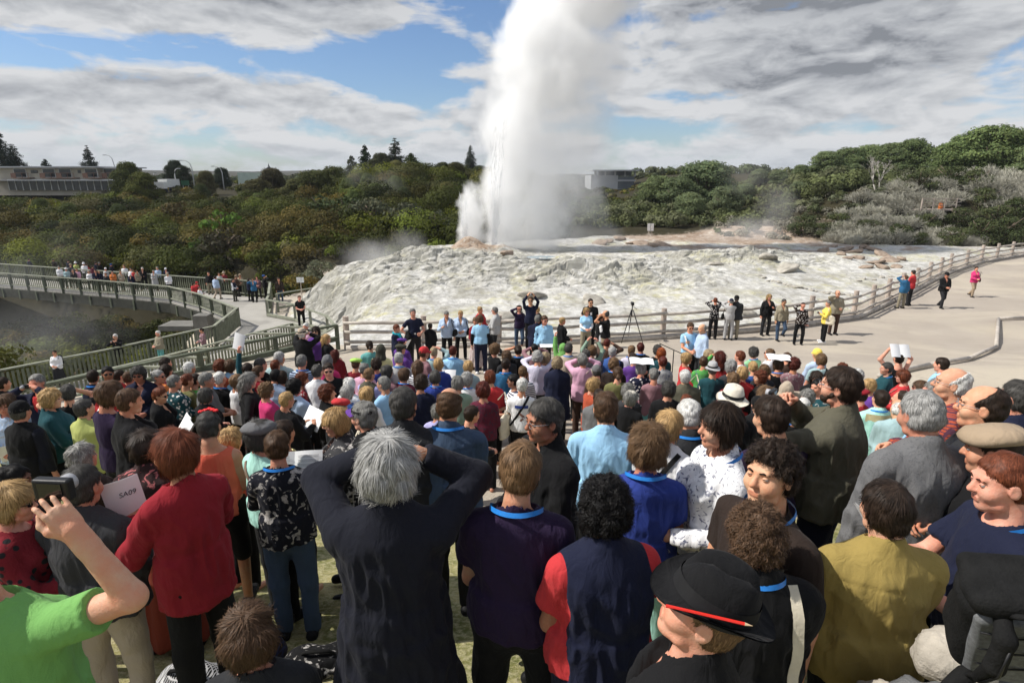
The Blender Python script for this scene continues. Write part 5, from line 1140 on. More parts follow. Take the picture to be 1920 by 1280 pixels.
def hat_mesh(kind, seed=0):
    """in head space, before scaling; returns list of (name, v, f, colour override)"""
    def tilt(a):
        def w(V): V = V.copy(); V[..., 2] += V[..., 1]*a; return V
        return w
    if kind == 'cap' or kind == 'beanie':
        v, f = lathe_np([(.001,.128), (.035,.124), (.066,.105), (.086,.07), (.092,.03), (.090,.012)], 24, .98, 1.17); out = [('hat', *thick(v+A3(0,-.012,.006), f, .004), None)]
        if kind == 'cap':
            u = np.linspace(-1, 1, 13); r = np.linspace(0, 1, 5); V = np.array([[(a*.076, .080+b*.085*math.sqrt(max(0, 1-(a*.9)**2))-.030*a*a, .036-b*.022-.022*a*a) for a in u] for b in r]); ix = np.arange(65).reshape(5, 13); f2 = np.stack([ix[:-1, :-1], ix[:-1, 1:], ix[1:, 1:], ix[1:, :-1]], -1).reshape(-1, 4); out.append(('brim', *thick(V.reshape(-1, 3), f2, .004), None))
        return out
    if kind in ('bucket', 'straw', 'brimhat', 'fedora'):
        br, dz = {'bucket': (.140, -.028), 'straw': (.145, -.002), 'brimhat': (.138, -.02), 'fedora': (.140, .004)}[kind]; top = .135 if kind != 'fedora' else .150
        pf = [(.001, top), (.05, top-.002), (.072, top-.014), (.086, top-.06), (.092, .040), (.096, .032), (.115, .028+dz*.3), (br, .026+dz), (br+.004, .028+dz)]
        def wp(V):
            V = V.copy(); rr = np.hypot(V[..., 0], V[..., 1]); k = sstep(.10, br, rr)
            V[..., 2] += k*.012*np.sin(np.arctan2(V[..., 1], V[..., 0])*2+seed)
            if kind == 'fedora':
                V[..., 2] += k*(.026*(np.abs(V[..., 0])/br)**2-.014*sstep(0, .15, V[..., 1])); t = sstep(.09, .15, V[..., 2])*(1-sstep(.09, .1, rr))
                V[..., 2] -= t*.034*np.exp(-(V[..., 0]/.022)**2); V[..., 0] *= 1-t*.16*sstep(-.02, .08, V[..., 1])
            return V
        v, f = lathe_np(pf, 40, .96, 1.16, wp); out = [('hat', *thick(v+A3(0,-.010,.012), f, .004), None)]
        v, f = lathe_np([(.0935,.070), (.0975,.040)] if kind != 'fedora' else [(.0935,.082), (.0990,.042)], 40, .96, 1.16); out.append(('hat_band', v+A3(0,-.010,.012), f, 'band'))
        return out
    if kind in ('beret', 'flatcap'):
        def wb(V): V = V.copy(); V[..., 2] += .020*np.cos(np.arctan2(V[..., 1], V[..., 0])*3+seed)*sstep(.06, .12, np.hypot(V[..., 0], V[..., 1]))*.35; V[..., 2] -= V[..., 1]*.12; return V
        v, f = lathe_np([(.001,.122), (.05,.121), (.10,.105), (.125,.078), (.118,.056), (.090,.044)], 28, .98, 1.12, wb); out = [('hat', *thick(v+A3(0,-.006,.002), f, .004), None)]
        if kind == 'flatcap':
            u = np.linspace(-1, 1, 11); r = np.linspace(0, 1, 4); V = np.array([[(a*.072, .088+b*.048*math.sqrt(max(0, 1-(a*.9)**2))-.03*a*a, .040-b*.012-.02*a*a) for a in u] for b in r]); ix = np.arange(44).reshape(4, 11); f2 = np.stack([ix[:-1, :-1], ix[:-1, 1:], ix[1:, 1:], ix[1:, :-1]], -1).reshape(-1, 4); out.append(('brim', *thick(V.reshape(-1, 3), f2, .004), None))
        return out
    if kind == 'visor':
        u = np.linspace(-1, 1, 13); r = np.linspace(0, 1, 5); V = np.array([[(a*.082, .078+b*.095*math.sqrt(max(0, 1-(a*.9)**2))-.05*a*a, .050-b*.020-.02*a*a) for a in u] for b in r]); ix = np.arange(65).reshape(5, 13); f2 = np.stack([ix[:-1, :-1], ix[:-1, 1:], ix[1:, 1:], ix[1:, :-1]], -1).reshape(-1, 4)
        v, f = lathe_np([(.090,.068), (.093,.045)], 28, .98, 1.17); return [('brim', *thick(V.reshape(-1, 3), f2, .003), None), ('hat_band', v+A3(0,-.008,0), f, 'band')]
    if kind in ('hood', 'shawl'):
        big = kind == 'shawl'; pr = [('u', 0, ('e', A3(0,-.02,.03), A3(.098,.118,.112), None)), ('u', .05, ('c', A3(0,-.03,-.03), A3(0,-.06,-.20 if not big else -.40), .10, .13 if not big else .22))]
        def po(V, X, Y, Z): return np.maximum(np.maximum(V, -(np.sqrt((X/.066)**2+((Y-.10)/.10)**2+((Z+.01)/.10)**2)-1)*.05), (-.2 if not big else -.42)-Z)
        v, f = sdf_grid(pr, .011, pad=.03, post=po); n = vnormals(v, f); v = v+n*((vnoise3(v*A3(26,26,9)+seed, 3)-.5)*.02)[:, None]; return [('head_scarf', v, f, None)]
    return []
def ring_ribbon(c, rx, ry, z_back, z_front, w, n=26):
    """a neck strap: loop round the neck then down to a point on the chest"""
    pts = []
    for i in range(n+1):
        a = math.pi*(i/n)+math.pi; ang = -math.pi*.5+2*math.pi*(i/n)     # start at the front
        x = rx*math.sin(2*math.pi*i/n); y = -ry*math.cos(2*math.pi*i/n)*-1; fr = (1+math.cos(2*math.pi*i/n))/2
        pts.append((x*(1-.55*fr**3), y, z_back+(z_front-z_back)*fr**2.3))
    pts = np.array(pts)+c; nrm = pts-c; nrm[:, 2] = .5*np.abs(nrm[:, 1]); nrm /= np.linalg.norm(nrm, axis=1, keepdims=True); t = np.gradient(pts, axis=0); t /= np.linalg.norm(t, axis=1, keepdims=True)+1e-9; b = np.cross(nrm, t)
    v = np.stack([pts-b*w, pts+b*w], 1).reshape(-1, 3); f = np.array([(2*i, 2*i+1, 2*i+3, 2*i+2) for i in range(n)]); return v, f
M_STRAP = simple('lanyard_blue', (.02, .20, .62), .4, .4, 20, .2, .05); M_DARKLENS = simple('dark_lens', (.008,.008,.009), .12, .6, 3, .1, 0); M_METAL = simple('thin_metal', (.25,.25,.26), .3, .5, 3, .1, 0); M_SHOE = simple('shoe_material', (.025,.022,.02), .5, .3, 8, .3, .1); M_BAND = simple('hat_band_black', (.012,.012,.013), .7, .2, 30, .2, .1)
def arm_pose(kind):
    """hand targets (right, left), elbow hints, hand kinds; body facing +y, height 1.7"""
    D = dict(down=((.25,.03,.80), (-.25,.03,.80)), front=((.07,.27,1.02), (-.07,.27,1.02)), read=((.12,.33,1.16), (-.12,.33,1.16)), cam=((.085,.17,1.56), (-.085,.17,1.56)), camlow=((.07,.30,1.40), (-.07,.30,1.40)), camup=((.10,.22,1.78), (-.10,.22,1.78)), shade=((.06,.15,1.64), (-.25,.03,.80)), shadel=((.25,.03,.80), (-.06,.15,1.64)), hip=((.20,.06,.98), (-.20,.06,.98)), hipr=((.20,.06,.98), (-.08,.28,1.05)), raise_=((.22,.15,2.02), (-.1,.25,1.05)), raisel=((.1,.25,1.05), (-.22,.15,2.02)), cross=((-.12,.20,1.16), (.12,.22,1.12)), over=((.16,.12,1.74), (-.16,.12,1.74)), one=((.12,.30,1.20), (-.25,.03,.80)), onel=((.25,.03,.80), (-.12,.30,1.20)), neck=((.12,.10,1.50), (-.10,.25,1.05)), back=((.10,-.16,.95), (-.10,-.16,.95)), walk=((.24,.18,.86), (-.24,-.14,.86)), side=((.42,-.02,1.12), (-.25,.03,.80)))
    return D[kind]
PEOPLE = []
def build_person(loc, yaw, hair, haircol, top, topcol, bottom='trousers', botcol='black', arms='down', h=1.66, fem=True, skin='fair', lod='mid', w=1.0, look=0, nod=-4, tilt=0, hat=None, hatcol='black', glasses=None, lanyard=False, legs='stand', label='', group=None, seed=1, pattern='plain', shoes=None, arm_over=None, hands=None, lean=0, hemz=None, beard=False, collar=None, headscale=1.0, backs=None, fuse=None, extra=()):
    near = lod == 'near'; s = h/1.70; g = random.Random(seed); root = empty('person', loc, R(-yaw)); tag(root, label, 'person', group)
    wx = w*(.96 if fem else 1.06); sh = (.160 if fem else .184)*(.65+.35*w)
    yl = math.tan(R(lean))
    def B(x, y, z): return A3(x, y+yl*max(0, z-.9), z)*s
    piv = B(0,-.03,1.455); M = rotm(look, nod, tilt); hs = s*(.97 if fem else 1.03)*headscale*(.945 if near else .97); hc = piv+M@(A3(0,.035,.136)*s)
    th = top.split(); style = th[0]
    inn = -.012 if style not in ('tank',) else -.004
    zp = 0
    torso = [('u', 0, ('e', B(0,0,.95), A3(.158*wx,.112*wx,.125)*s, None)), ('u', .08, ('e', B(0,0,1.10), A3(.135*wx,.10*wx,.14)*s, None)), ('u', .08, ('e', B(0,-.008,1.255), A3(.152*wx,.110*wx,.160)*s, None)), ('u', .06, ('c', B(-sh+.045,-.015,1.352), B(sh-.045,-.015,1.352), .054*s, .054*s)), ('u', .075, ('c', B(0,-.025,1.385), B(0,-.034,1.47), .066*s, .052*s))]
    if fem: torso += [('u', .05, ('e', B(-.07,.085*wx,1.255), A3(.066,.06,.065)*s*wx, None)), ('u', .05, ('e', B(.07,.085*wx,1.255), A3(.066,.06,.065)*s*wx, None))]
    if w > 1.12 or not fem: torso.append(('u', .06, ('e', B(0,.045*w,1.06), A3(.12*wx,.095*wx,.13)*s, None)))
    # legs
    if legs == 'sit': J = [(B(sx*.09,0,.92), B(sx*.13,.42,.92), B(sx*.13,.44,.48)) for sx in (1, -1)]
    elif legs == 'walk': J = [(B(.09,0,.90), B(.09,.20,.50), B(.09,.18,.07)), (B(-.09,0,.90), B(-.10,.03,.48), B(-.10,-.28,.13))]
    elif legs == 'rest': J = [(B(.09,0,.90), B(.11,.02,.48), B(.10,.06,.07)), (B(-.09,0,.90), B(-.12,.20,.52), B(-.10,.05,.28))]
    else:
        sp = g.uniform(0, .05); J = [(B(.088,0,.90), B(.095+sp,.015,.48), B(.095+sp,0,.07)), (B(-.088,0,.90), B(-.095-sp,.015,.48), B(-.095-sp,g.uniform(-.06,.06),.07))]
    body = list(torso)
    for a, b, c in J:
        body += [('u', .05, ('c', a, b, .078*s*wx, .050*s)), ('u', .02, ('c', b, c, .050*s, .034*s)), ('u', .03, ('c', c+A3(0,-.05,-.03)*s, c+A3(0,.13,-.045)*s, .034*s, .028*s))]
    # arms
    tg = [A3(*p) for p in (arm_over or arm_pose(arms))]; hints = [A3(.55,-.55,-.8), A3(-.55,-.55,-.8)]
    if arms in ('cam', 'camup', 'over', 'camlow'): hints = [A3(1,-.1,-.9), A3(-1,-.1,-.9)]
    if arms in ('hip', 'hipr'): hints = [A3(1,-.7,0), A3(-1,-.7,0)]
    if arms in ('shade', 'raise_', 'neck'): hints[0] = A3(1,.1,-.35)
    if arms in ('shadel', 'raisel'): hints[1] = A3(-1,.1,-.35)
    ar = []
    for k, sx in enumerate((1, -1)):
        S = B(sx*sh,-.015,1.345); t = tg[k]+A3(g.uniform(-.015,.015), g.uniform(-.015,.015), g.uniform(-.02,.02)); el_, hd = ik(S, B(*t), .29*s, .255*s, hints[k]); ar.append((S, el_, hd))
        body += [('u', .04, ('c', S, el_, .044*s*(.5+.5*w), .038*s)), ('u', .02, ('c', el_, hd, .040*s, .027*s))]
    body += head_prims(M, hc, hs, fem, lod != 'far')
    covered = style != 'tank'
    if covered: body = [(o, k, (p[0], p[1], p[2]*.90, p[3])) if (p[0] == 'e' and p[1][2] < 1.36*s and i < 8) else (o, k, p) for i, (o, k, p) in enumerate(body)]
    if covered: body = [(o, k, ('c', p[1], p[2], p[3]*.86, p[4]*(.86 if i == len(torso)-1 or True else 1))) if (p[0] == 'c' and i < 5) else (o, k, p) for i, (o, k, p) in enumerate(body)]
    hz = .0052 if near else (.0125 if lod == 'mid' else .022); cs = .016 if near else (.027 if lod == 'mid' else .034)
    zx = [(hc[0]-.13*s, hc[0]+.13*s, hz)]; zy = [(hc[1]-.14*s, hc[1]+.15*s, hz)]; zz = [(hc[2]-.15*s, hc[2]+.15*s, hz)]
    if headscale == 0: pass
    hk = hands or (('relax', 'relax') if arms in ('down', 'walk', 'hip', 'side') else ('flat', 'flat') if arms in ('shade', 'shadel') else ('grip', 'grip'))
    HND = []
    for k, (S, E_, Hd) in enumerate(ar):
        sx = 1 if k == 0 else -1; y = (Hd-E_)/np.linalg.norm(Hd-E_)
        bk = A3(sx*1.0, .25, .35) if arms not in ('read', 'front', 'one', 'onel', 'cross') else A3(sx*.75, .35, .55)
        if arms in ('shade', 'shadel') and hk[k] == 'flat': bk = A3(0,.35,1); y = A3(-sx*.75,.35,.15); y /= np.linalg.norm(y)
        if backs: bk = A3(*backs[k])
        z = bk-y*(bk@y); z /= np.linalg.norm(z)+1e-9; x = np.cross(y, z); mir = -1 if sx > 0 else 1; HND.append((Hd-y*.012*s, x*mir, y, z, mir))
    if fuse:
        for k in fuse:
            o_, x, y, z, mir = HND[k]; Rm = np.stack([x, y, z], 1); q = s*(.94 if fem else 1.04)
            for op, kk, p in hand_template(CURL[hk[k]], 0, .10):
                body.append((op, kk, ('c', o_+Rm@p[1]*q, o_+Rm@p[2]*q, p[3]*q, p[4]*q) if p[0] == 'c' else ('e', o_+Rm@p[1]*q, np.asarray(p[2])*q, Rm)))
            c_ = o_+y*.08*s
            for ax_, zn in enumerate((zx, zy, zz)): zn.append((c_[ax_]-.11*s, c_[ax_]+.11*s, .0030))
    v, f = sdf_grid(body, cs, (zx, zy, zz))
    HV, HF = [v], [f]; off = len(v)
    if lod != 'far':
        for k, (o_, x, y, z, mir) in enumerate(HND):
            if fuse and k in fuse: continue
            tv, tf = get_hand(hk[k], near)
            HV.append(o_+(tv[:, :1]*x+tv[:, 1:2]*y+tv[:, 2:]*z)*s*(.94 if fem else 1.04)); HF.append((tf[:, ::-1] if mir < 0 else tf)+off); off += len(tv)
    v = np.concatenate(HV); f = np.concatenate(HF); mi = np.zeros(len(f), int); mats = [M_SKIN]
    if lod != 'far':
        fc = (v[f].mean(1)-hc)@M/hs; lip = (np.abs(fc[:, 0]) < .022-.3*np.abs(fc[:, 2]+.0635)) & (fc[:, 2] < -.053) & (fc[:, 2] > -.077) & (fc[:, 1] > .07); mi[lip] = 1
        ey = (np.hypot((np.abs(fc[:, 0])-.033)/.013, (fc[:, 2]-.005)/.0055) < 1) & (fc[:, 1] > .06) & (not near); mi[ey] = 2; mats = [M_SKIN, M_LIP, M_IRIS]
    o = mesh_np('body', v, f, None, root, True, mats=mats, mi=mi); o.color = (*[a*g.uniform(.93, 1.07) for a in SKINC[skin]], 1); o_skin = tuple(o.color)
    gsz = .0098 if near else (.024 if lod == 'mid' else .034)
    # ---- upper garments
    def mk_top(style, th, topcol, pattern, hemz=hemz):
        gi = dict(tee=.010, top=.010, tank=.009, shirt=.016, polo=.014, jacket=.026, coat=.030, vest=.024, blazer=.026, fleece=.024, knit=.016)[style]
        gar = []
        for op, k, p in torso: gar.append((op, k+.01, ('e', p[1], np.asarray(p[2])+gi*s, p[3]) if p[0] == 'e' else ('c', p[1], p[2], p[3]+gi*s*.8, p[4]+gi*s*.6)))
        hem = hemz if hemz is not None else dict(tee=.90, top=.86, tank=.88, shirt=.84, polo=.86, jacket=.82, coat=.50, vest=.86, blazer=.76, fleece=.84, knit=.78)[style]
        rb = (.162+gi+.006)*wx
        gar.append(('u', .06, ('k', hem*s, 1.06*s, (rb+(.05 if style == 'coat' else .008))*s, (rb-.016)*s, .74, B(0,0,.95)[0], 0)))
        if style == 'coat': gar.append(('u', .05, ('k', hem*s, .95*s, (rb+.06)*s, rb*s, .82, 0, 0)))
        sl_t = dict(tee=.62, polo=.66, tank=-1, vest=-1).get(style, 2)
        for S, E_, Hd in ar:
            ra = (.045+gi*.75)*s*(.5+.5*w)
            if sl_t < 0: continue
            if sl_t < 1.01: gar.append(('u', .035, ('cc', S, S+(E_-S)*sl_t, ra+.004*s, ra+.006*s)))
            else: gar += [('u', .035, ('c', S, E_, ra+.002*s, ra*.92)), ('u', .02, ('cc', E_, E_+(Hd-E_)*(.93 if len(th) < 2 or th[1] != '34' else .45), ra*.92, (.034+gi*.5)*s))]
        nk = B(0,-.020,1.437)
        if style in ('shirt', 'polo', 'jacket', 'coat', 'blazer', 'fleece') or collar:
            for i in range(10):
                a0, a1 = [2*math.pi*q/10 for q in (i, i+1)]; up = lambda a: nk+A3(math.sin(a)*.066, math.cos(a)*.070+.004, .018-.040*(1+math.cos(a))/2)*s; gar.append(('u', .010, ('c', up(a0), up(a1), (.0115+gi*.15)*s, (.0115+gi*.15)*s)))
        nr = dict(tank=(.118,.105,.12), top=(.082,.082,.06), tee=(.078,.078,.05), knit=(.080,.080,.05)).get(style, (.064,.066,.05))
        def gpost(V, X, Y, Z):
            V = np.maximum(V, hem*s-Z)
            V = np.maximum(V, -(np.sqrt(((X-nk[0])/(nr[0]*s))**2+((Y-nk[1]-.012*s)/(nr[1]*s))**2+np.minimum(Z-(nk[2]-.005*s), 0)**2/(nr[2]*s)**2)-1)*.05)
            if style in ('tank', 'vest'): V = np.maximum(V, (np.abs(X)-(sh-.005)*s))
            if style in ('jacket', 'coat', 'blazer') : V = np.maximum(V, -(np.maximum(np.abs(X)-np.clip((Z/s-1.18)*.30, 0, .06)*s, (.05*s-Y))))
            return V
        gs = .0125 if near else (.024 if lod == 'mid' else .034)
        gv, gf = sdf_grid(gar, gs, (() if not near else ((-.12*s, .12*s, .006),), () if not near else ((-.14*s, .10*s, .006),), () if not near else ((1.37*s, 1.50*s, .006),)), post=gpost, pad=.05)
        if lod != 'far':
            gn = vnormals(gv, gf); q = gv/s; am = (.0145 if near else .012)*(.7 if style in ('tee','tank','top') else 1.1)
            fold = vnoise3(q*A3(11,11,5.5)+seed*3.3, 5)-.5; fold2 = np.abs(vnoise3((q+A3(0,0,1)*q[:, :1]*.8)*A3(20,20,8)+seed*1.7, 9)-.5)*2
            low = 1-.5*sstep(1.22, 1.40, q[:, 2]); dsp = (fold*am*2.0+(.5-fold2)*am*1.3)*low
            if near:
                ax_ = np.abs(q[:, 0]); fold3 = np.abs(vnoise3((q+A3(0,.6,.5)*q[:, :1])*A3(34,34,15)+seed*2.9, 13)-.5)*2; dsp = dsp+(.5-fold3)*.0045*low
                if style in ('jacket','blazer','coat','shirt','fleece','tee','polo'): dsp = dsp-.0045*np.exp(-((ax_-sh*.97-.25*np.clip(1.30-q[:, 2], 0, .2)*0)/.0075)**2)*sstep(1.16, 1.22, q[:, 2])*(ax_ < sh+.05)
                if style in ('shirt','denim'): dsp = dsp-.0045*np.exp(-((q[:, 2]-1.325+.15*ax_*ax_)/.006)**2)*(q[:, 1] < -.02)*(ax_ < sh); dsp = dsp+.004*np.exp(-(q[:, 0]/.010)**2)*(q[:, 1] < -.02)*(q[:, 2] < 1.32)
                if style in ('jacket','blazer','coat'): dsp = dsp-.004*np.exp(-(q[:, 0]/.007)**2)*(q[:, 1] < -.02)
                dsp = dsp-.003*np.exp(-((q[:, 2]-hem-.03)/.006)**2)
            gv = gv+gn*(dsp*sstep(1.395, 1.33, q[:, 2]))[:, None]*s
        go_ = mesh_np(dict(tee='t_shirt', tank='tank_top', polo='polo_shirt', knit='cardigan', fleece='fleece_top').get(style, style), gv, gf, CLOTH[pattern], root, True); go_.color = (*COLR[topcol], 1)
        return gv, gf
    gv, gf = mk_top(style, th, topcol, pattern)
    for st_, col_ in extra:
        if st_ == 'sleeve':
            for S, E_, Hd in ar:
                sv, sf = sdf_grid([('u', 0, ('c', S, E_, .056*s, .050*s)), ('u', .02, ('cc', E_, E_+(Hd-E_)*.92, .050*s, .038*s))], gsz); o = mesh_np('sleeve', sv, sf, CLOTH['plain'], root, True); o.color = (*COLR[col_], 1)
        else:
            ev, ef = mk_top(st_, [st_], col_, 'plain', None)
            if st_ == 'vest': gv, gf = ev, ef
    # ---- lower garment
    bc = COLR.get(botcol, (.02,.02,.02))
    if bottom == 'trousers' or bottom == 'shorts':
        tr = [('u', 0, ('e', B(0,0,.93), A3(.165*wx,.118*wx,.13)*s, None))]
        for a, b, c in J:
            tr += [('u', .06, ('c', a, b, .092*s*wx, .068*s))]
            if bottom == 'trousers': tr.append(('u', .03, ('cc', b, c+A3(0,0,-.015)*s, .068*s, .060*s)))
        tv, tf = sdf_grid(tr, .017 if near else (.027 if lod == 'mid' else .034))
        if near: tn = vnormals(tv, tf); tv = tv+tn*((vnoise3(tv/s*A3(13,13,10)+seed, 6)-.5)*.016)[:, None]*s
        o = mesh_np('trousers' if bottom == 'trousers' else 'shorts', tv, tf, CLOTH['plain'], root, True); o.color = (*bc, 1)
    else:
        z0 = {'skirt': .42, 'long': .12}[bottom]; tv, tf = sdf_grid([('u', 0, ('e', B(0,0,.95), A3(.165*wx,.118*wx,.12)*s, None)), ('u', .05, ('k', z0*s, .95*s, (.22 if bottom == 'skirt' else .27)*s*wx, .165*s*wx, .85, 0, 0))], .02 if near else .03)
        tn = vnormals(tv, tf); an = np.arctan2(tv[:, 1], tv[:, 0]); tv = tv+tn*(np.sin(an*11+seed)*.014*sstep(.9, .4, tv[:, 2]/s))[:, None]
        o = mesh_np('skirt', tv, tf, CLOTH['stripe' if botcol == 'dkred' else 'plain'], root, True); o.color = (*bc, 1)
    if shoes:
        sp_ = []
        for a, b, c in J: sp_.append(('u', 0, ('c', c+A3(0,-.055,-.028)*s, c+A3(0,.15,-.036)*s, .046*s, .040*s)))
        for (a, b, c), pp in zip(J, sp_):
            sv, sf = sdf_grid([pp], .016); o = mesh_np('shoe', sv, sf, CLOTH['leather'], root, True); o.color = (*COLR[shoes], 1)
    # ---- hair, hat, glasses, strap
    hidden_hair = hat in ('hood', 'shawl')
    if hair and not hidden_hair:
        hv_, hf_, va_ = hair_mesh(hair, M, hc, hs, near, seed) if lod != 'far' else hair_far(hair, M, hc, hs, seed)
        o = mesh_np('hair', hv_, hf_, M_HAIR, root, True, attrs={'hv': ('FLOAT', va_)}); k = g.uniform(.85, 1.15); o.color = (*[a*k for a in HAIRC[haircol]], 1)
    if beard:
        bp = [('u', 0, ('e', hc+M@(A3(0,.062,-.088)*hs), A3(.044,.036,.034)*hs, M)), ('u', .02, ('c', hc+M@(A3(-.062,.02,-.04)*hs), hc+M@(A3(-.03,.062,-.085)*hs), .016*hs, .022*hs)), ('u', .02, ('c', hc+M@(A3(.062,.02,-.04)*hs), hc+M@(A3(.03,.062,-.085)*hs), .016*hs, .022*hs))]
        bv, bf = sdf_grid(bp, .006); bn = vnormals(bv, bf); bv = bv+bn*((vnoise3(bv*120, 2)-.5)*.006)[:, None]; o = mesh_np('beard', bv, bf, M_HAIR, root, True, attrs={'hv': ('FLOAT', .2+.5*vnoise3(bv*90, 4))}); o.color = (*HAIRC[haircol], 1)
    toW = lambda p: hc+(np.asarray(p)*hs)@M.T
    if hat:
        for nm, v_, f_, oc_ in hat_mesh(hat, seed):
            o = mesh_np(nm, toW(v_), f_, M_BAND if oc_ == 'band' else CLOTH['plain' if hat != 'fedora' else 'knit' if False else 'plain'], root, True); o.color = (*COLR[hatcol], 1)
    if glasses:
        mb = MB(); lm = MB()
        for sx in (-1, 1):
            if glasses == 'sun': P0 = [toW((sx*(.033+.026*math.cos(q)), .104-.010*abs(math.cos(q)+.2*sx), .004+.019*math.sin(q))) for q in np.linspace(0, 6.28, 15)[:-1]]; lm.add(P0+[toW((sx*.033, .112, .004))], [(i, (i+1) % 14, 14) for i in range(14)])
            else: mb.tube([toW((sx*(.033+.022*math.cos(q)), .106-.006*abs(math.cos(q)), .003+.016*math.sin(q))) for q in np.linspace(0, 6.28, 13)], .0016*hs, 5, False)
            mb.tube([toW((sx*.058, .098, .010)), toW((sx*.079, .05, .010)), toW((sx*.083, -.012, .006))], .0028*hs if glasses == 'sun' else .0018*hs, 5)
        mb.tube([toW((-.012, .110, .006)), toW((.012, .110, .006))], .002*hs, 5)
        gl = mb.build('glasses', M_DARKLENS if glasses == 'sun' else M_METAL, root, True)
        if glasses == 'sun': lm.build('lens', M_DARKLENS, gl)
    if near:
        for sx in (-1, 1):
            ec = toW((sx*.0325, .0800, .004)); vv, ff = lathe_np([(.0105*math.sin(q), .0105*math.cos(q)) for q in np.linspace(.02, 3.12, 9)], 14); e_ = mesh_np('eye', vv*hs+ec, ff, M_EYE, root, True)
            lv, lf = lathe_np([(.0120*math.sin(q), .0120*math.cos(q)) for q in np.linspace(.02, 1.14, 7)], 14); le = mesh_np('eyelid', ((lv*hs)@np.array(Matrix.Rotation(R(-12), 3, 'X')).T)@M.T+ec, lf, M_SKIN, root, True); le.color = o_skin; lw = mesh_np('eyelid', ((lv*A3(1,1,-1)*hs)@np.array(Matrix.Rotation(R(22), 3, 'X')).T)@M.T+ec, lf[:, ::-1], M_SKIN, root, True); lw.color = o_skin
            pu = ec+M@(A3(0, .0092, 0)*hs); v3, f3 = lathe_np([(.0001, .0022), (.004, .0015), (.0056, 0)], 12); v3 = v3[:, [0, 2, 1]]; mesh_np('iris', pu+(v3*hs)@M.T, f3[:, ::-1], M_IRIS, e_, True)
            br_ = MB(); br_.tube([toW((sx*.014, .0935, .0215)), toW((sx*.030, .0935, .0275)), toW((sx*.050, .080, .0225))], [.0032*hs, .004*hs, .002*hs], 6); o = br_.build('eyebrow', M_HAIR, root, True); o.color = (*[a*.7 for a in HAIRC[haircol]], 1)
    if lanyard:
        v_, f_ = ring_ribbon(B(0,-.008,1.435), .112*s, .104*s, .026*s, -.10*s, .0095*s); o = mesh_np('lanyard', v_, f_, M_STRAP, root, True)
    info = dict(gv=gv, gf=gf, h=h, near=near, toW=toW, root=root, s=s, hc=hc, M=M, arms=ar, yaw=yaw, loc=loc, label=label); PEOPLE.append(info); return info
def hair_far(style, M, c, s, seed):
    t, zl, vol, tl, curl = STY[style]; T = lambda p: c+M@(np.asarray(p)*s)
    v, f = sdf_grid([('u', 0, ('e', T((0,-.022,.034)), A3(.080+t,.090+t,.086+t)*s, M))], .022, pad=.05); return v, f, .35+.3*vnoise3(v*40, seed)
def head_world(px, py, hz, floor=None):
    d = ray(px, py); t = np.concatenate([np.linspace(.8, 12, 900), np.linspace(12, 70, 1500)[1:]]); P = np.array([0, 0, CAMZ])[None]+d[None]*t[:, None]
    gz = np.full(len(t), floor) if floor is not None else G(P[:, 0], P[:, 1])
    k = np.argmax(P[:, 2]-hz-gz <= 0); return P[k], gz[k]
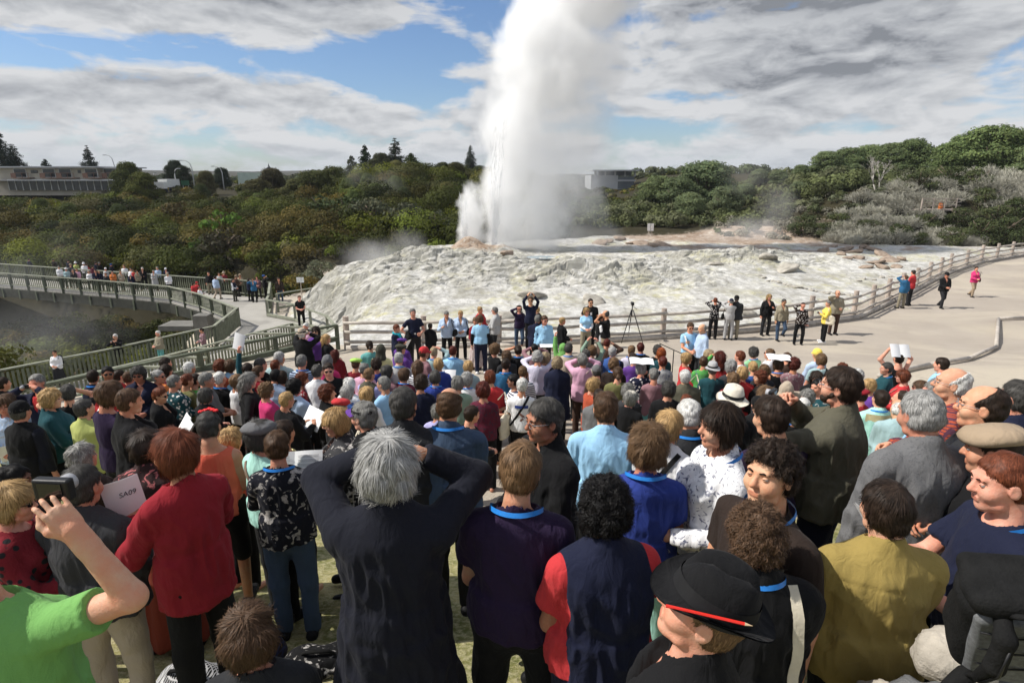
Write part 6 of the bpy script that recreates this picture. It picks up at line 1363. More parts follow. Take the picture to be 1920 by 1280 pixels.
# ---------------------------------------------------------------- who stands where (zone x y facing | hair | top | arms | details | label)
ZONE = dict(A=(0,640,4), B=(400,600,4), C=(800,560,4), D=(1200,560,4), E=(1500,640,4.571), K=(720,540,6), L=(0,460,6), M=(300,460,6), R=(1200,420,2.667), S=(0,0,1))
CAT = '''
S 725 880 -4|full silver|coat ink|cam|d2.2 near w1.0 h1.68 col|person with tousled silver hair in long dark navy coat raising both hands
S 1022 787 -118|short dkgrey|jacket black|front|d3.5 near m h1.78 skin:tan wire w1.1 under:turq|person with steel glasses and grey hair in open black jacket, turning left
S 1213 838 8|wavy ltbrown|tee royal|front|d3.2 near lan bot:trousers:mint|person with wavy light brown hair in royal blue t-shirt
S 332 850 -55|bob auburn|knit crimson|read|d3.0 near cover look-20 h1.68|person with auburn bob in long crimson cardigan and black trousers
S 277 840 -12|bob dkbrown|knit rose|front|d3.9 near w1.12 shawl bot:long:rustdk|person with dark bob in pink knit with a crocheted shawl
S 392 800 -6|short dkgrey|tank coral|front|d4.5 near w1.15 bot:shorts:black skin:mid flower|person with red flowers in dark grey hair and coral tank top
S 491 818 35|bob dkgrey|tee mint|front|d4.3 near hat:flatcap:grey strap|person in grey tweed cap and mint green t-shirt with cross strap
S 521 838 -8|short brown|top ink/floral|read|d4.0 near lan w1.08 bot:trousers:denim bk|person with short brown hair in dark floral top and jeans
S 150 915 4|short dkgrey|fleece dkgrey|front|d3.0 near m w1.18 h1.72 bot:trousers:beige|person with grey hair in charcoal sweater and beige trousers
S 157 858 20|wavy grey|fleece dkbrown|front|d4.6 h1.66|person with curly grey hair in dark brown hooded top by camera hand
S 22 903 70|short black|tee black|front|d3.6 near skin:dark|person with short black hair at the left edge above an open booklet
S 20 942 75|bob blond|top dkred/reddots|read|d3.0 near sun cover|person with blond hair and sunglasses in red and black patterned blouse
S 470 1193 -15|wavy brown|knit charcoal|front|d2.3 near sit w1.1|person with wavy greying brown hair sitting low in charcoal sweater
S 970 884 8|short ltbrown|tee dkpurple|front|d2.4 near lan w1.15 h1.68|person with straight greying brown hair in dark purple navy t-shirt with lanyard
S 1133 958 -12|curly black|tee red|front|d2.25 near w1.3 h1.62 vest:navy bot:shorts:navy skin:tan|person with big black curls in navy vest over red sleeves
S 1292 1140 -62|crop ltbrown|jacket black|front|d1.6 near m h1.64 hat:fedora:black pencil look-8 nod17|person in black felt hat with a red pencil in its band
S 1421 1012 4|curlshort brown|jacket black|front|d2.1 near m h1.70 lan bandstrap|person with brown curls in black jacket with a cream shoulder strap
S 1440 893 -116|curlshort dkbrown|tee dkbrown|down|d2.35 near m h1.86 lan look-8 nod6|person with dark curls and sideburns frowning left in dark brown shirt
S 1352 800 -98|bob dkbrown|shirt white/whitefloral|front|d3.2 near h1.70 lan bk|person with dark bob smiling left in white and grey patterned blouse
S 1255 800 38|pony blond|shirt white|front|d4.1 near h1.68 strapb|person with blond ponytail in white shirt with black bag strap
S 1664 957 5|short dkbrown|shirt mustard|front|d2.25 near m w1.15 h1.74 col|person with short dark brown hair in mustard yellow shirt
S 1892 905 -78|crop auburn|tee navy|read|d2.35 near m h1.74 lan bk|person with cropped red hair in navy t-shirt reading a booklet
S 1868 848 -50|crop dkbrown|knit black|cross|d2.9 near m h1.76 hat:beret:tan|person in tan leather cap and black sweater with folded arms
S 1735 780 -8|recede silver|blazer grey/tweed|down|d3.05 near m w1.15 h1.80 col|person with thinning silver hair in grey tweed suit jacket
S 1842 766 -55|thin dkbrown|jacket charcoal|front|d3.3 near m lan wire h1.80 w1.1|person with balding dark hair, glasses and lanyard in charcoal jacket
S 1783 722 -60|bald white|shirt rust/plaid|front|d4.4 near m wire h1.80|person with bald crown and white hair in red and navy plaid shirt
S 1758 742 -70|short grey|shirt ltblue|front|d4.9 m wire h1.68|person with grey hair and glasses partly hidden behind the plaid shirt
S 1577 725 -48|short dkbrown|jacket moss|camlow|d3.7 near m h1.84 wire w1.15 beard cm bot:trousers:navy|person with grey beard in olive jacket holding a small camera
S 1452 783 -18|short dkbrown|top dkpurple|front|d3.6 near m h1.76|person with tousled dark hair in dark purple top
S 1295 780 -4|recede white|jacket charcoal|front|d4.5 near m lan h1.70|person with white hair and pink scalp in dark denim jacket with lanyard
S 1370 752 4|short grey|jacket black|front|d5.2 near hat:bucket:cream h1.66|person in wide cream sun hat and black top
S 1910 748 -20|short dkgrey|jacket navy|front|d4.1 near m h1.80 w1.15|person with wavy dark grey hair in navy jacket at the right edge
S 840 760 2|thin brown|shirt denim|front|d4.2 near m h1.76 lan col w1.1|person with thin hair on crown in faded denim shirt with lanyard
S 759 760 8|short dkgrey|jacket charcoal|front|d4.2 near m h1.74 w1.12 under:red|person with grey cropped hair in charcoal jacket with a red collar
S 1137 768 6|short brown|polo skyblue|front|d4.4 near m h1.80 w1.1|person with reddish brown hair in sky blue polo shirt
S 636 790 -105|bob blond|jacket dkgrey/floral|read|d4.8 near sun bk tote|person with blond bob and sunglasses in grey patterned jacket with booklet
S 684 782 -62|short grey|jacket black/floral|front|d4.5 near hat:visor:purple|person with grey hair wearing a purple striped sun visor
A 410 85 165|short dkbrown|top white|front|D sun bot:long:charcoal bpk|person in white top and dark skirt leaning on the boardwalk fence
L 1300 1025 175|short white|jacket black|camlow|D m cm|person with white hair all in black by the boardwalk fence
L 1775 990 -150|short white|fleece khaki|front|D m bot:trousers:seag|person with white hair in beige sweater on the boardwalk
M 470 955 -130|bun dkbrown|top mauve/floral|front|D bk bot:trousers:dkolive|person with dark hair in pink brown patterned top on the boardwalk
A 15 320 20|short dkbrown|coat black|down|h1.6|person in black coat cut by the left edge beside the rail
A 283 312 175|short grey|jacket navy|cam|m under:red cm|person with camera at his eyes in open navy jacket over red
A 372 432 60|wavy blond|fleece dkteal|read|bk d7.2|person with fair curls in dark teal fleece reading a white booklet
A 508 392 -40|short dkgrey|tee black|cam|d7.6|person with dark grey hair in black t-shirt lifting arms to the eyes
A 160 532 12|short dkgrey|top ink|down|m hat:cap:black vest:black bkh d6.6 w1.2|person in black cap and black quilted vest with navy sleeves
A 35 472 150|long brown|shirt paleblue/floral|front|lan bk d7.2|person with long brown hair in pale blue patterned shirt at left edge
A 640 507 18|short dkgrey|fleece chart|front|w1.15 d6.8|person with short grey hair in yellow green fleece
A 800 402 28|full brown|top dkpurple|front|d5.9 w1.05|person with brown layered hair in dark plum sweater
A 955 455 55|short brown|jacket black|read|w1.15 bk d5.6|person with short brown hair in shiny black jacket reading two booklets
A 805 245 150|short black|top red|front|sun skin:tan h1.72|person with black hair and sunglasses in red top facing the camera
A 700 268 0|short dkbrown|top green|front|vest:navy lan h1.66|person with dark hair in navy vest with green edges
A 885 262 20|short dkbrown|top seag|front|h1.58|person in turquoise top half hidden behind black haired person
A 965 275 10|short brown|top white|front|h1.58 lan|person with brown hair and pink neck in white top
A 1042 245 165|curly dkgrey|jacket navy|front|sun skin:tan h1.74 w1.12|person with grey curls and sunglasses in navy jacket facing the camera
A 1243 168 5|short dkbrown|top brown|front|h1.68|person with dark brown hair right against the timber rail
A 1238 222 30|bob dkbrown|top maroon|front|h1.60|person with dark bob behind the grey haired person in orange
A 1190 268 85|short silver|top orange|front|sun h1.66|person with silver hair and sunglasses in orange top looking right
A 1190 402 80|short auburn|jacket black|front|sun h1.60 bkh|person with short auburn hair, sunglasses and white collar under black jacket
A 1303 308 38|short grey|knit dkteal/dots|front|bkh h1.64|person with grey hair in dotted dark teal cardigan
A 1415 205 10|short white|top charcoal|front|h1.68|person with white hair standing against the rail
A 1395 295 35|short auburn|top olive|front|h1.60|person with auburn hair in olive top
A 1460 292 40|short dkbrown|top green|front|h1.58|person with dark hair in dark green between auburn and grey heads
A 1543 290 60|short grey|polo grey|front|wire m w1.15 h1.70|person with grey hair and glasses in grey polo shirt
A 1650 280 20|short white|top black|front|lan h1.64|person with short white hair in black top with lanyard
A 1540 412 30|bob dkgrey|jacket black|front|h1.60|person with dark grey bob in black jacket before the grey polo
A 1645 192 10|curly auburn|top rust|front|h1.66|person with auburn curls at the rail beside a raised booklet
A 1722 188 5|bob brown|shirt ltblue|front|h1.66|person with brown bob in light blue shirt at the rail
A 1715 752 30|wavy blond|top magenta|front|h1.52|person with golden curls in magenta behind the coral tank top
B 176 462 20|bob ltbrown|top white|front|h1.60|person with light brown bob in white top behind wild grey hair
B 262 458 62|long grey|knit black|hip|h1.72 w1.05|person with wild grey hair in black cardigan, hand on hip
B 330 388 30|short brown|top crimson|front|h1.62|person with reddish hair in crimson top behind wild grey hair
B 262 372 10|short dkbrown|top dkteal|raisel|h1.66 bkup|person in dark teal raising a white booklet high
B 398 532 55|curly ltbrown|top magenta|read|h1.62 bk|person with curly fair hair in bright magenta top
B 460 422 10|short black|shirt paleblue|front|h1.64|person with black hair in pale blue shirt
B 512 432 20|bob dkbrown|top dkbrown|front|h1.60|person with dark brown bob in brown beside pale blue shirt
B 357 337 20|short dkgrey|jacket black|front|m h1.70|person with greying short hair in black jacket near raised booklet
B 466 345 10|short auburn|top navy|front|h1.62|person with auburn hair in navy near the white haired head
B 492 288 5|short silver|shirt paleteal/floral|front|m w1.15 h1.74|person with big silver hair in pale teal patterned shirt
B 665 312 0|short grey|top paleblue/navystripe|front|m h1.72 lan|person with grey hair in blue and navy striped top
B 780 388 8|short dkgrey|shirt white|front|h1.74 bot:trousers:black|person with dark greying hair in white long sleeved shirt
B 860 310 12|short grey|top magenta|front|hat:hood:grey|person in grey mottled head scarf and magenta top
B 870 378 150|short dkbrown|polo black|front|m sun h1.70|person with sunglasses in black polo shirt turned to the camera
B 660 448 60|curly auburn|top dkred/floral|front|h1.58|person with auburn curls in dark red patterned top
B 605 505 25|curly black|jacket paleblue|front|h1.66 w1.1 strapb|person with long black curls in pale blue jacket with black strap
B 540 602 42|short blond|knit black|read|h1.64 w1.2 bk wire|person with short blond hair in black cardigan reading
B 858 552 60|curly auburn|jacket black|front|h1.66 badge|person with auburn curls in black jacket with orange badge
B 1018 487 15|bob white|top white|front|h1.58|person with white bob in white top
B 1003 548 25|bob silver|top blue|front|h1.58|person with silver bob and bright blue scarf
B 1163 412 20|short ltbrown|top lilac|front|vest:moss h1.64|person with short fair hair in green vest over lilac sleeves
B 1145 562 10|bob blond|top white|front|h1.62|person with smooth blond bob in white top
B 1280 482 -62|short grey|top ltblue|front|m wire h1.66|person with grey hair and glasses in light blue looking left
B 1130 368 15|short grey|top pink|front|h1.60|person with grey hair in pale pink behind green vest
B 1068 332 10|short brown|top dkred|read|hat:beret:lime bk h1.58|person in lime green sun hat and dark red top
B 1175 192 -20|braid dkbrown|tee seag|front|h1.62|person with dark braid in green teal t-shirt
B 1257 225 8|short brown|tee paleyel|front|hat:hood:dkolive h1.66|person in olive head scarf and yellow t-shirt
B 1222 335 -10|curly dkbrown|top royal|front|h1.58|person with dark curls in royal blue behind green vest
B 1300 392 25|bob dkgrey|top mauve|front|h1.64|person with dark grey bob in mauve top
B 1392 292 5|short silver|shirt ltgrey|front|m h1.68 lan|person with silver hair in pale grey shirt with white bag
B 1405 222 40|short dkgrey|jacket purple|front|hat:flatcap:dkolive h1.62|person in dark flat cap and purple jacket
B 1412 172 20|short dkbrown|top purple|front|hat:beret:purple h1.58|person in purple beret
B 1372 62 110|short auburn|knit navy|one|scarf bkh h1.60|person with auburn hair and turquoise scarf in navy cardigan by the fence
B 1580 248 55|short brown|tee mauve|front|m hat:cap:red h1.66|person in red baseball cap and mauve t-shirt
B 1535 352 10|long brown|top white/navystripe|front|h1.62|person with long brown hair in striped top
B 1430 412 22|bob brown|top maroon|front|h1.60 lan|person with brown bob in maroon top with lanyard
B 1555 472 8|wavy dkbrown|top navy|front|h1.66|person with dark wavy hair in navy sweater
B 532 850 18|short dkbrown|tee paleyel|front|h1.62 strapb|person in pale yellow top with black straps behind the mint t-shirt
B 668 108 10|short white|jacket black|cam|m hat:straw:beige cm h1.72 w1.1|person in straw hat and black jacket photographing
B 770 85 175|long dkbrown|polo purple|one|sun h1.68|person with sunglasses in purple polo shirt facing the camera
B 850 142 75|long blond|jacket black|front|h1.58|person with long blond hair in black jacket by the fence end
M 1640 915 180|short white|top pink|front|h1.55|person in pale pink behind the straw hat
B 916 258 0|long dkred|jacket dkred|front|h1.42|person in dark red coat half hidden by black jacket
B 945 655 10|short grey|top charcoal|front|hat:beret:red h1.60|person in red cap behind the blond person with sunglasses
C 95 492 8|bob blond|top royal|read|h1.60 bk lan|person with blond bob in royal blue top
C 195 395 2|crop dkred|shirt skyblue|front|h1.66 lan|person with cropped dark red hair in light blue shirt
C 55 402 5|crop ashblond|top paleteal|shade|h1.62 lan|person with cropped fair hair shading eyes with teal sleeve
C 68 592 5|bob dkgrey|top royal|front|h1.60 lan|person with dark grey bob in royal blue top
C 232 638 -4|bob grey|top sage|front|h1.64|person with grey bob in sage green top
C 300 605 6|wavy silver|tee white|front|h1.60 lan|person with wavy silver hair in pale t-shirt
C 312 512 4|bob blond|top paleteal/floral|front|h1.58 lan|person with blond bob in grey teal patterned top
C 428 690 8|wavy dkred|top maroon/darkfloral|front|h1.66|person with long dark red waves in black and maroon top
C 482 592 8|bob auburn|top red|front|h1.62|person with auburn bob in bright red top
C 512 382 55|curly ltbrown|tee black|front|h1.66|person with light brown curls in black t-shirt
C 590 495 2|short dkbrown|top bluet|front|h1.64 lan w1.1|person with dark short hair in petrol blue sweater
C 600 432 -20|wavy brown|top charcoal|front|h1.58|person with wavy brown hair among the black t-shirts
C 690 388 8|bun dkbrown|tee black|shadel|h1.62 lan|person with dark bun in black top shading the eyes
C 722 552 10|short ltbrown|top white/navystripe|front|h1.60|person with light brown hair in navy striped top
C 655 618 -95|short black|tee white/navystripe|front|sun h1.60 skin:tan|person with black hair and sunglasses looking left in white
C 712 652 4|short white|tee white|front|h1.68 strapb tote print|person with white hair in printed white t-shirt with cream tote
C 832 440 4|curly silver|top lavender|cam|h1.66|person with silver curls in lavender top raising hands to face
C 888 448 0|wavy ashblond|top charcoal|front|h1.60|person with ash blond waves in dark top beside lavender top
C 980 487 4|curly ashblond|coat navy|front|h1.64 w1.1|person with fair curls in long navy coat
C 815 375 0|short black|top mauve|cam|h1.56|person with black hair in mauve raising hands
C 1026 372 10|short brown|jacket bright|raisel|hat:hood:bright h1.52|person in bright green hood with one hand up
C 1064 378 8|short dkgrey|jacket beige|front|m h1.68 lan w1.1|person with dark grey hair in beige jacket
C 1172 458 4|bob grey|knit pink|cam|h1.66 tote w1.1 bot:trousers:brown|person with grey bob in pink cardigan with cream tote bag
C 1238 395 10|curly ltbrown|top sage|camup|h1.58|person with ginger curls in sage top holding up a camera
C 1190 420 0|bob dkgrey|top grey|front|h1.56|person with dark grey bob behind ginger curls
C 1280 548 6|short dkgrey|top brown|front|hat:beanie:grey h1.60|person in grey knitted hat and brown top
C 1248 652 70|wavy blond|knit rust|front|h1.60|person with fair wavy hair in rust red cardigan
C 1348 335 30|crop dkred|top brown|cam|h1.60|person with dark red hair in brown top photographing
C 1395 402 15|short silver|top navy|front|vest:blue h1.60 m|person with silver hair in bright blue vest
C 1405 492 15|wavy ltbrown|knit dkbrown|front|h1.60 lan|person with light brown hair in dark brown cardigan
C 1435 562 8|pony brown|top olive|front|h1.66|person with brown ponytail in olive top
C 1532 388 4|short ltbrown|top lavender|front|h1.60 lan|person with light brown hair in pale lavender top
C 1608 368 6|short dkred|top black|front|h1.62 lan|person with short dark red hair in black top
C 1552 452 4|bob dkbrown|top purple|front|h1.58|person with dark bob in purple top
C 1605 528 -4|bob silver|top navy/dots|neck|h1.60 headbk|person with silver bob under a white sheet in red dotted top
C 1735 388 10|curly dkgrey|top black|front|h1.58|person with dark grey curls beside the orange red bob
C 1762 410 10|bob red|top dkteal|front|h1.60|person with bright orange red bob in teal top
C 1768 475 6|short dkred|top ltgrey/whitefloral|front|h1.60 strapw|person with dark red hair in paisley grey top
C 1706 572 4|short grey|top mauve|front|h1.62 bot:skirt:seag|person with grey hair in mauve satin top and green skirt
C 1808 682 8|wavy dkgrey|knit black|front|h1.66 w1.1|person with dark grey waves in black knit with striped sleeves
C 1520 752 40|bob grey|jacket black|front|h1.60 hat:cap:cream|person in cream cap with grey hair and black jacket
C 1508 695 10|wavy grey|top dkgrey|front|h1.58|person with grey hair just behind the cream cap
C 1288 738 20|short dkbrown|fleece grey|front|h1.60 bot:trousers:denim|person with dark hair in grey fleece and jeans
C 330 868 60|short dkbrown|top black|front|h1.60|person with dark hair looking right behind the denim shirt
C 80 850 0|bob grey|top lilac|front|h1.45|person in lilac top half hidden by the denim shirt
K 700 292 178|short grey|jacket paleblue|one|full bag h1.66 nod-16|person with grey hair in pale blue jacket looking down by the fence
K 858 288 170|short blond|jacket paleblue|front|full bag h1.64 nod-14|person with blond hair in pale blue jacket and plum scarf
K 1080 245 125|short blond|knit red|front|full h1.66|person with ginger blond hair in red cardigan at the fence
K 1085 350 0|bob brown|tee skyblue|down|full h1.72 w1.15 bot:trousers:navy sleeves:black bag2 shoes:white|person seen from behind in sky blue t-shirt with black undersleeves
K 1035 372 185|bob ltbrown|top dkred|front|full h1.58 bot:long:dkred|person in long striped dark red skirt behind sky blue t-shirt
K 1250 255 -85|short grey|jacket ltgrey|front|full m sun walk h1.70 bot:trousers:charcoal|person in pale grey jacket striding left along the fence
K 1522 232 178|long dkbrown|top dkpurple|shade|full h1.64 bot:trousers:denim rest bpk2|person in purple top and jeans leaning on the fence, hand on brow
K 1650 140 180|short brown|top navy|camup|full m sun cm up.25 h1.80|person in navy sweater holding a camera overhead on the fence
K 1725 250 -60|short blond|jacket black|front|full h1.66|person with white blond hair in black by the navy sweater
K 1725 352 4|short grey|blazer navy|front|full m h1.74 tote|person with grey hair in navy suit seen from behind
K 1803 355 165|short brown|shirt skyblue|down|full m sun h1.74|person with sunglasses in sky blue shirt beside the navy suit
C 1015 168 88|short blond|blazer black|front|full h1.60|person with blond hair in long black jacket looking right
C 1200 95 172|long blond|tee skyblue|front|full sun h1.66 sleeves:white bot:trousers:khaki bag|person with blond hair in sky blue t-shirt over white sleeves
C 1230 25 178|crop dkbrown|polo black|down|full m sun h1.84 w1.2 badge2|person with broad shoulders in black polo shirt and name badge
C 1345 118 -70|bald dkgrey|tee black|cam|full m skin:mid h1.74 bot:trousers:tan|person with bald head in black t-shirt and tan trousers
C 1305 152 80|short dkbrown|shirt white|front|full h1.58 vest:black|person with dark hair in white shirt and black waistcoat
K 520 430 20|short dkbrown|jacket black|front|full h1.36 bk2|child in black jacket by the fence
K 330 280 150|short grey|tee navy|hipr|full m wire h1.80 cm bot:trousers:charcoal coat|person in navy t-shirt with pale chest stripe, jacket over arm
D 380 212 172|short brown|tee skyblue|front|full m sun h1.70|person with sunglasses in sky blue t-shirt talking in front of the log fence
D 472 222 -95|bald grey|shirt paleblue|one|full m h1.70 bk bot:trousers:charcoal|person with balding grey hair in pale denim shirt holding papers
D 348 450 100|bob blond|top red|read|sun h1.62 bk|person with blond bob and sunglasses in red top holding papers
D 512 425 140|wavy ashblond|top green|shade|h1.60|person with fair hair in green, arm shading the face
D 478 475 5|short brown|top green/whitefloral|front|h1.60|person with brown hair in leafy green top
D 606 438 6|long dkred|top red|front|h1.62|person with long dark red curls in red top
D 750 435 -50|short auburn|top white|front|m h1.62|person with dark auburn hair and white scarf looking left
D 850 405 -20|curly dkgrey|tee ltgreen|front|h1.58 lan|person with dark grey curls in light green t-shirt
D 968 415 -60|short ltbrown|shirt white|front|sun h1.60|person with fair hair and sunglasses in white shirt looking left
D 1035 498 0|bob brown|tank black|front|h1.60 headbk2 lan|person in black top with a white booklet on the head
D 1104 442 10|short brown|top brown|front|h1.56|person with brown hair right of the booklet on a head
D 1152 492 8|curly dkred|top mauve/floral|front|h1.64|person with dense dark red curls in mauve grey top
D 1328 420 -10|short blond|shirt paleblue|front|hat:cap:yellow h1.66|person in yellow cap and pale blue shirt
D 1360 460 6|bob ltbrown|tee paleteal|front|h1.66 strapb|person with light brown bob in pale teal top with black strap
D 545 530 8|short grey|top dkteal|front|hat:brimhat:ltgrey tote h1.66 w1.1|person in pale grey brimmed hat and dark teal top with tote
D 340 588 4|short white|fleece moss|front|m h1.68 w1.1|person with white hair in olive green fleece
D 680 510 0|wavy silver|top dkgrey|front|h1.64|person with silver waves in dark grey top
D 766 562 8|bob blond|knit red/knit|front|h1.66|person with blond bob in red knitted cardigan
D 700 608 10|curly ltbrown|top dkred|front|h1.58|person with brown curls in front of the red knitted cardigan
D 850 515 -20|short blond|top blue|front|h1.58|person with blond hair in blue beside the red knitted cardigan
D 926 545 5|wavy ltbrown|top charcoal|front|h1.60|person with wavy fair hair in charcoal
D 896 592 -72|curly auburn|jacket black|front|h1.60 wire|person with golden auburn curls in black jacket looking left
D 945 715 70|long ltbrown|jacket charcoal|front|h1.58 under:red|person with long brown hair and red collar looking right
D 1090 680 10|short grey|jacket beige|neck|hat:shawl:beige w1.15 h1.60|person draped in a beige shawl from head down
D 1258 742 -115|wavy grey|top charcoal|front|sun h1.60|person with wavy grey hair and sunglasses turned left by open sheet music
D 1342 655 -120|short black|top dkteal/floral|front|h1.66 lan|person with black hair in dark teal patterned top looking down
D 1322 592 -155|long dkbrown|jacket black|front|sun h1.62|person with long dark hair and sunglasses in black looking at camera
D 1515 532 20|curly auburn|top beige|front|h1.56|person with copper curls alone on the right of the crowd
D 1630 580 60|wavy white|top dkred|front|h1.60 nod-18|person with white curls bent down in dark red top
E 588 380 -80|bob blond|top purple|front|sun h1.58|person with blond hair and sunglasses on a cord in purple
E 742 232 -62|short dkgrey|polo dkteal|front|wire h1.62 lan w1.1|person with dark grey hair and glasses in teal polo shirt
E 845 150 -8|short dkbrown|tank black|over|h1.66 headbk3|person in black tank top holding a white booklet overhead
E 888 302 -52|bob auburn|top red|front|sun h1.60 strapw w1.1|person with auburn bob and sunglasses in bright red top
E 1215 202 -38|short dkbrown|shirt skyblue|front|m h1.74 w1.15|person with dark hair in sky blue shirt at the edge of the sand
E 1032 400 -62|bob brown|tank beige|front|sun h1.58 lan|person with brown bob in beige sleeveless top
E 850 585 20|bald white|shirt paleteal|front|m h1.64|person with bald head and white fringe in pale shirt
E 868 500 -30|recede dkbrown|shirt cream|front|m h1.66|person with receding dark hair in cream shirt
E 682 495 4|short dkbrown|jacket mint|front|m lan h1.70 yoke|person with thick dark hair in mint jacket with a cream yoke
E 515 470 -30|short dkbrown|top crimson|front|hat:beret:crimson h1.54|person in crimson cap behind the olive jacket
D 1232 802 10|crop white|top ltgrey|front|h1.56|person with cropped white hair beside open sheet music
D 1135 855 10|short dkbrown|top black|front|hat:cap:white h1.54 lan|person in white cap below open sheet music
D 1128 795 0|short dkbrown|top dkbrown|front|h1.56|person with dark hair behind the white cap
D 882 800 0|short black|jacket black|front|hat:cap:black h1.60|person in black cap behind the cream sun hat
D 342 772 0|short auburn|top brown|front|h1.54|person with auburn hair behind the white haired denim jacket
R 1330 268 -10|short brown|jacket bluet|shadel|full h1.62 bot:trousers:khaki|person in teal blue jacket shading the eyes at the fence
R 1368 243 -30|short dkbrown|shirt red|front|full m h1.76 bot:trousers:charcoal|person in red shirt leaning on the fence
R 1533 254 180|short grey|jacket black|front|full m h1.74 hat:cap:black bot:trousers:charcoal walk|person in black jacket walking down the sandy path
R 1683 224 178|short dkbrown|jacket magenta|front|full h1.60 bot:trousers:tan walk bag|person in bright pink jacket and tan trousers walking down the path
R 378 383 5|short auburn|top black/dots|cam|full h1.66|person with auburn hair in black dotted top facing the fence
R 457 388 8|short grey|top ltgrey/floral|cam|full h1.64 hat:beanie:navy bot:trousers:ltgrey bag|person in navy beanie and pale grey clothes facing the fence
R 484 374 15|short dkgrey|coat charcoal|front|full m h1.74 hat:cap:black bot:trousers:khaki hem.8|person in dark coat and khaki trousers facing the fence
R 645 366 178|long blond|jacket black|onel|full h1.68 bot:trousers:charcoal|person with long blond hair in black jacket leaning on the fence
R 717 388 178|short dkgrey|jacket khaki|down|full sun h1.66 bot:trousers:denim rest|person in tan jacket and grey scarf perched on the fence
R 814 408 -165|short dkbrown|top dkbrown/dots|shade|full h1.62|person in dotted brown top and black trousers, hand at brow
R 942 398 -80|short grey|knit yellow|onel|full h1.64 cm shoes:white tote|person in yellow cardigan photographing with a white bag
R 990 348 180|bald ltbrown|fleece khaki|neck|full m sun h1.80 w1.25 bot:trousers:brown|person with bald head and big belly in khaki sweater at the fence
L 660 248 140|short grey|shirt white|front|D far|person with grey hair in white shirt first at the bridge rail
L 742 268 150|short grey|top paleteal|front|D far hat:bucket:white|person in pale teal with white hat leaning on the bridge rail
L 792 222 160|short brown|top dkgrey|front|D far hat:straw:tan|person in tan hat behind the pale teal top on the bridge
L 850 198 160|short grey|top chart|front|D far hat:bucket:white|person in yellow green top with white hat on the bridge
L 818 282 150|short dkgrey|jacket dkgrey|front|D far|person in dark grey leaning over the bridge rail
L 862 275 150|short brown|top pink|front|D far|person in pink leaning over the bridge rail
L 940 208 170|short white|shirt white|front|D far m hat:cap:white h1.78|person in white shirt and cap standing tall on the bridge
L 972 222 10|short brown|jacket red|front|D far|person in red jacket just behind the white shirt on the bridge
L 998 296 160|short grey|top white/dots|front|D far|person in white and black leaning on the bridge rail
L 1072 290 150|short dkbrown|jacket navy|front|D far m|person in navy jacket leaning on the bridge rail
L 1112 300 160|short blond|jacket navy|front|D far|person with blond hair in navy on the bridge
L 1186 266 170|short grey|top ltgrey|front|D far hat:beanie:white|person in pale grey with white hat on the bridge
L 1190 325 160|short ltbrown|top charcoal|front|D far|person with fair hair in charcoal low at the bridge rail
L 1262 304 150|short dkgrey|jacket orange|front|D far|person in orange jacket at the bridge rail
L 1352 300 120|short ltbrown|jacket beige|front|D far|person in beige jacket on the bridge
L 1394 238 170|short brown|shirt white|front|D far m|person in white shirt at the back of the bridge
L 1468 268 170|short dkbrown|top white|front|D far|person in white and dark blue vest on the bridge
L 1496 284 20|short brown|top red|front|D far|person in red top on the bridge
L 1466 330 170|short grey|jacket navy|front|D far hat:cap:white bpk|person in navy with white cap and small backpack at the bridge rail
L 1540 298 120|short brown|jacket khaki|front|D far|person in khaki jacket on the bridge
L 1600 266 160|short white|jacket black|front|D far m h1.74|person with white hair in black jacket on the bridge
L 1726 294 170|short grey|coat ltgrey|front|D far|person in long pale grey coat on the bridge
L 1770 258 170|short grey|shirt paleblue|front|D far m h1.74|person in grey blue shirt on the bridge
L 1866 266 170|short grey|jacket navy|front|D far hat:cap:white|person in navy jacket and white cap at the end of the bridge
L 1884 326 150|short grey|shirt white|front|D far m hat:straw:beige h1.72|person in white shirt and straw hat at the bridge end
L 766 178 0|short dkbrown|jacket navy|front|D far|person in navy at the far rail of the bridge
L 1076 200 10|short dkbrown|jacket navy|front|D far|person in dark navy facing away on the far side of the bridge
L 1114 204 0|short grey|jacket black|front|D far|person in black at the far side rail
L 1248 222 10|short dkbrown|jacket ink|front|D far hat:cap:blue|person in dark clothes with blue cap at the far rail
L 600 164 0|short dkbrown|jacket dkbrown|front|D far|person in dark brown alone at the far rail, in steam
L 322 162 10|short dkbrown|jacket navy|front|D far|person in navy alone at the far left of the bridge
L 1040 242 0|short dkbrown|jacket maroon|front|D far|person in maroon at the far rail of the bridge
M 545 312 178|short dkbrown|top black|down|D full m h1.76 bot:trousers:khaki w1.15|person in black top and khaki trousers on the boardwalk
M 620 362 15|short dkbrown|shirt paleblue|down|D full m walk h1.74 bot:trousers:beige bag|person in blue shirt and beige trousers walking onto the bridge
M 662 322 170|short brown|top ltgrey|front|D full|person in pale grey behind the blue shirt on the boardwalk
M 716 310 150|short brown|top dkred|front|D full hat:bucket:beige|person in dark red with beige hat at the boardwalk rail
M 820 395 100|short dkgrey|top white|front|D full vest:navy bot:trousers:dkolive|person in white sleeves and navy vest on the boardwalk
M 852 352 20|short brown|top brown|front|D full hat:bucket:tan|person in brown with tan hat at the boardwalk rail
M 897 340 160|short brown|jacket tan|front|D full hat:straw:tan|person in tan jacket and tan hat at the boardwalk rail
M 1045 392 175|short ltbrown|jacket bluet|cam|D full h1.70 cm|person in bright blue jacket photographing on the boardwalk
M 1092 368 160|short auburn|jacket mauve|front|D full|person in reddish brown jacket behind the blue jacket
M 1168 352 60|short black|jacket black|cam|D full m hat:beanie:blue h1.76|person in black with bright blue cap at the rail corner
M 995 392 20|short dkbrown|jacket navy|front|D full|person in navy by the rail left of the bright blue jacket
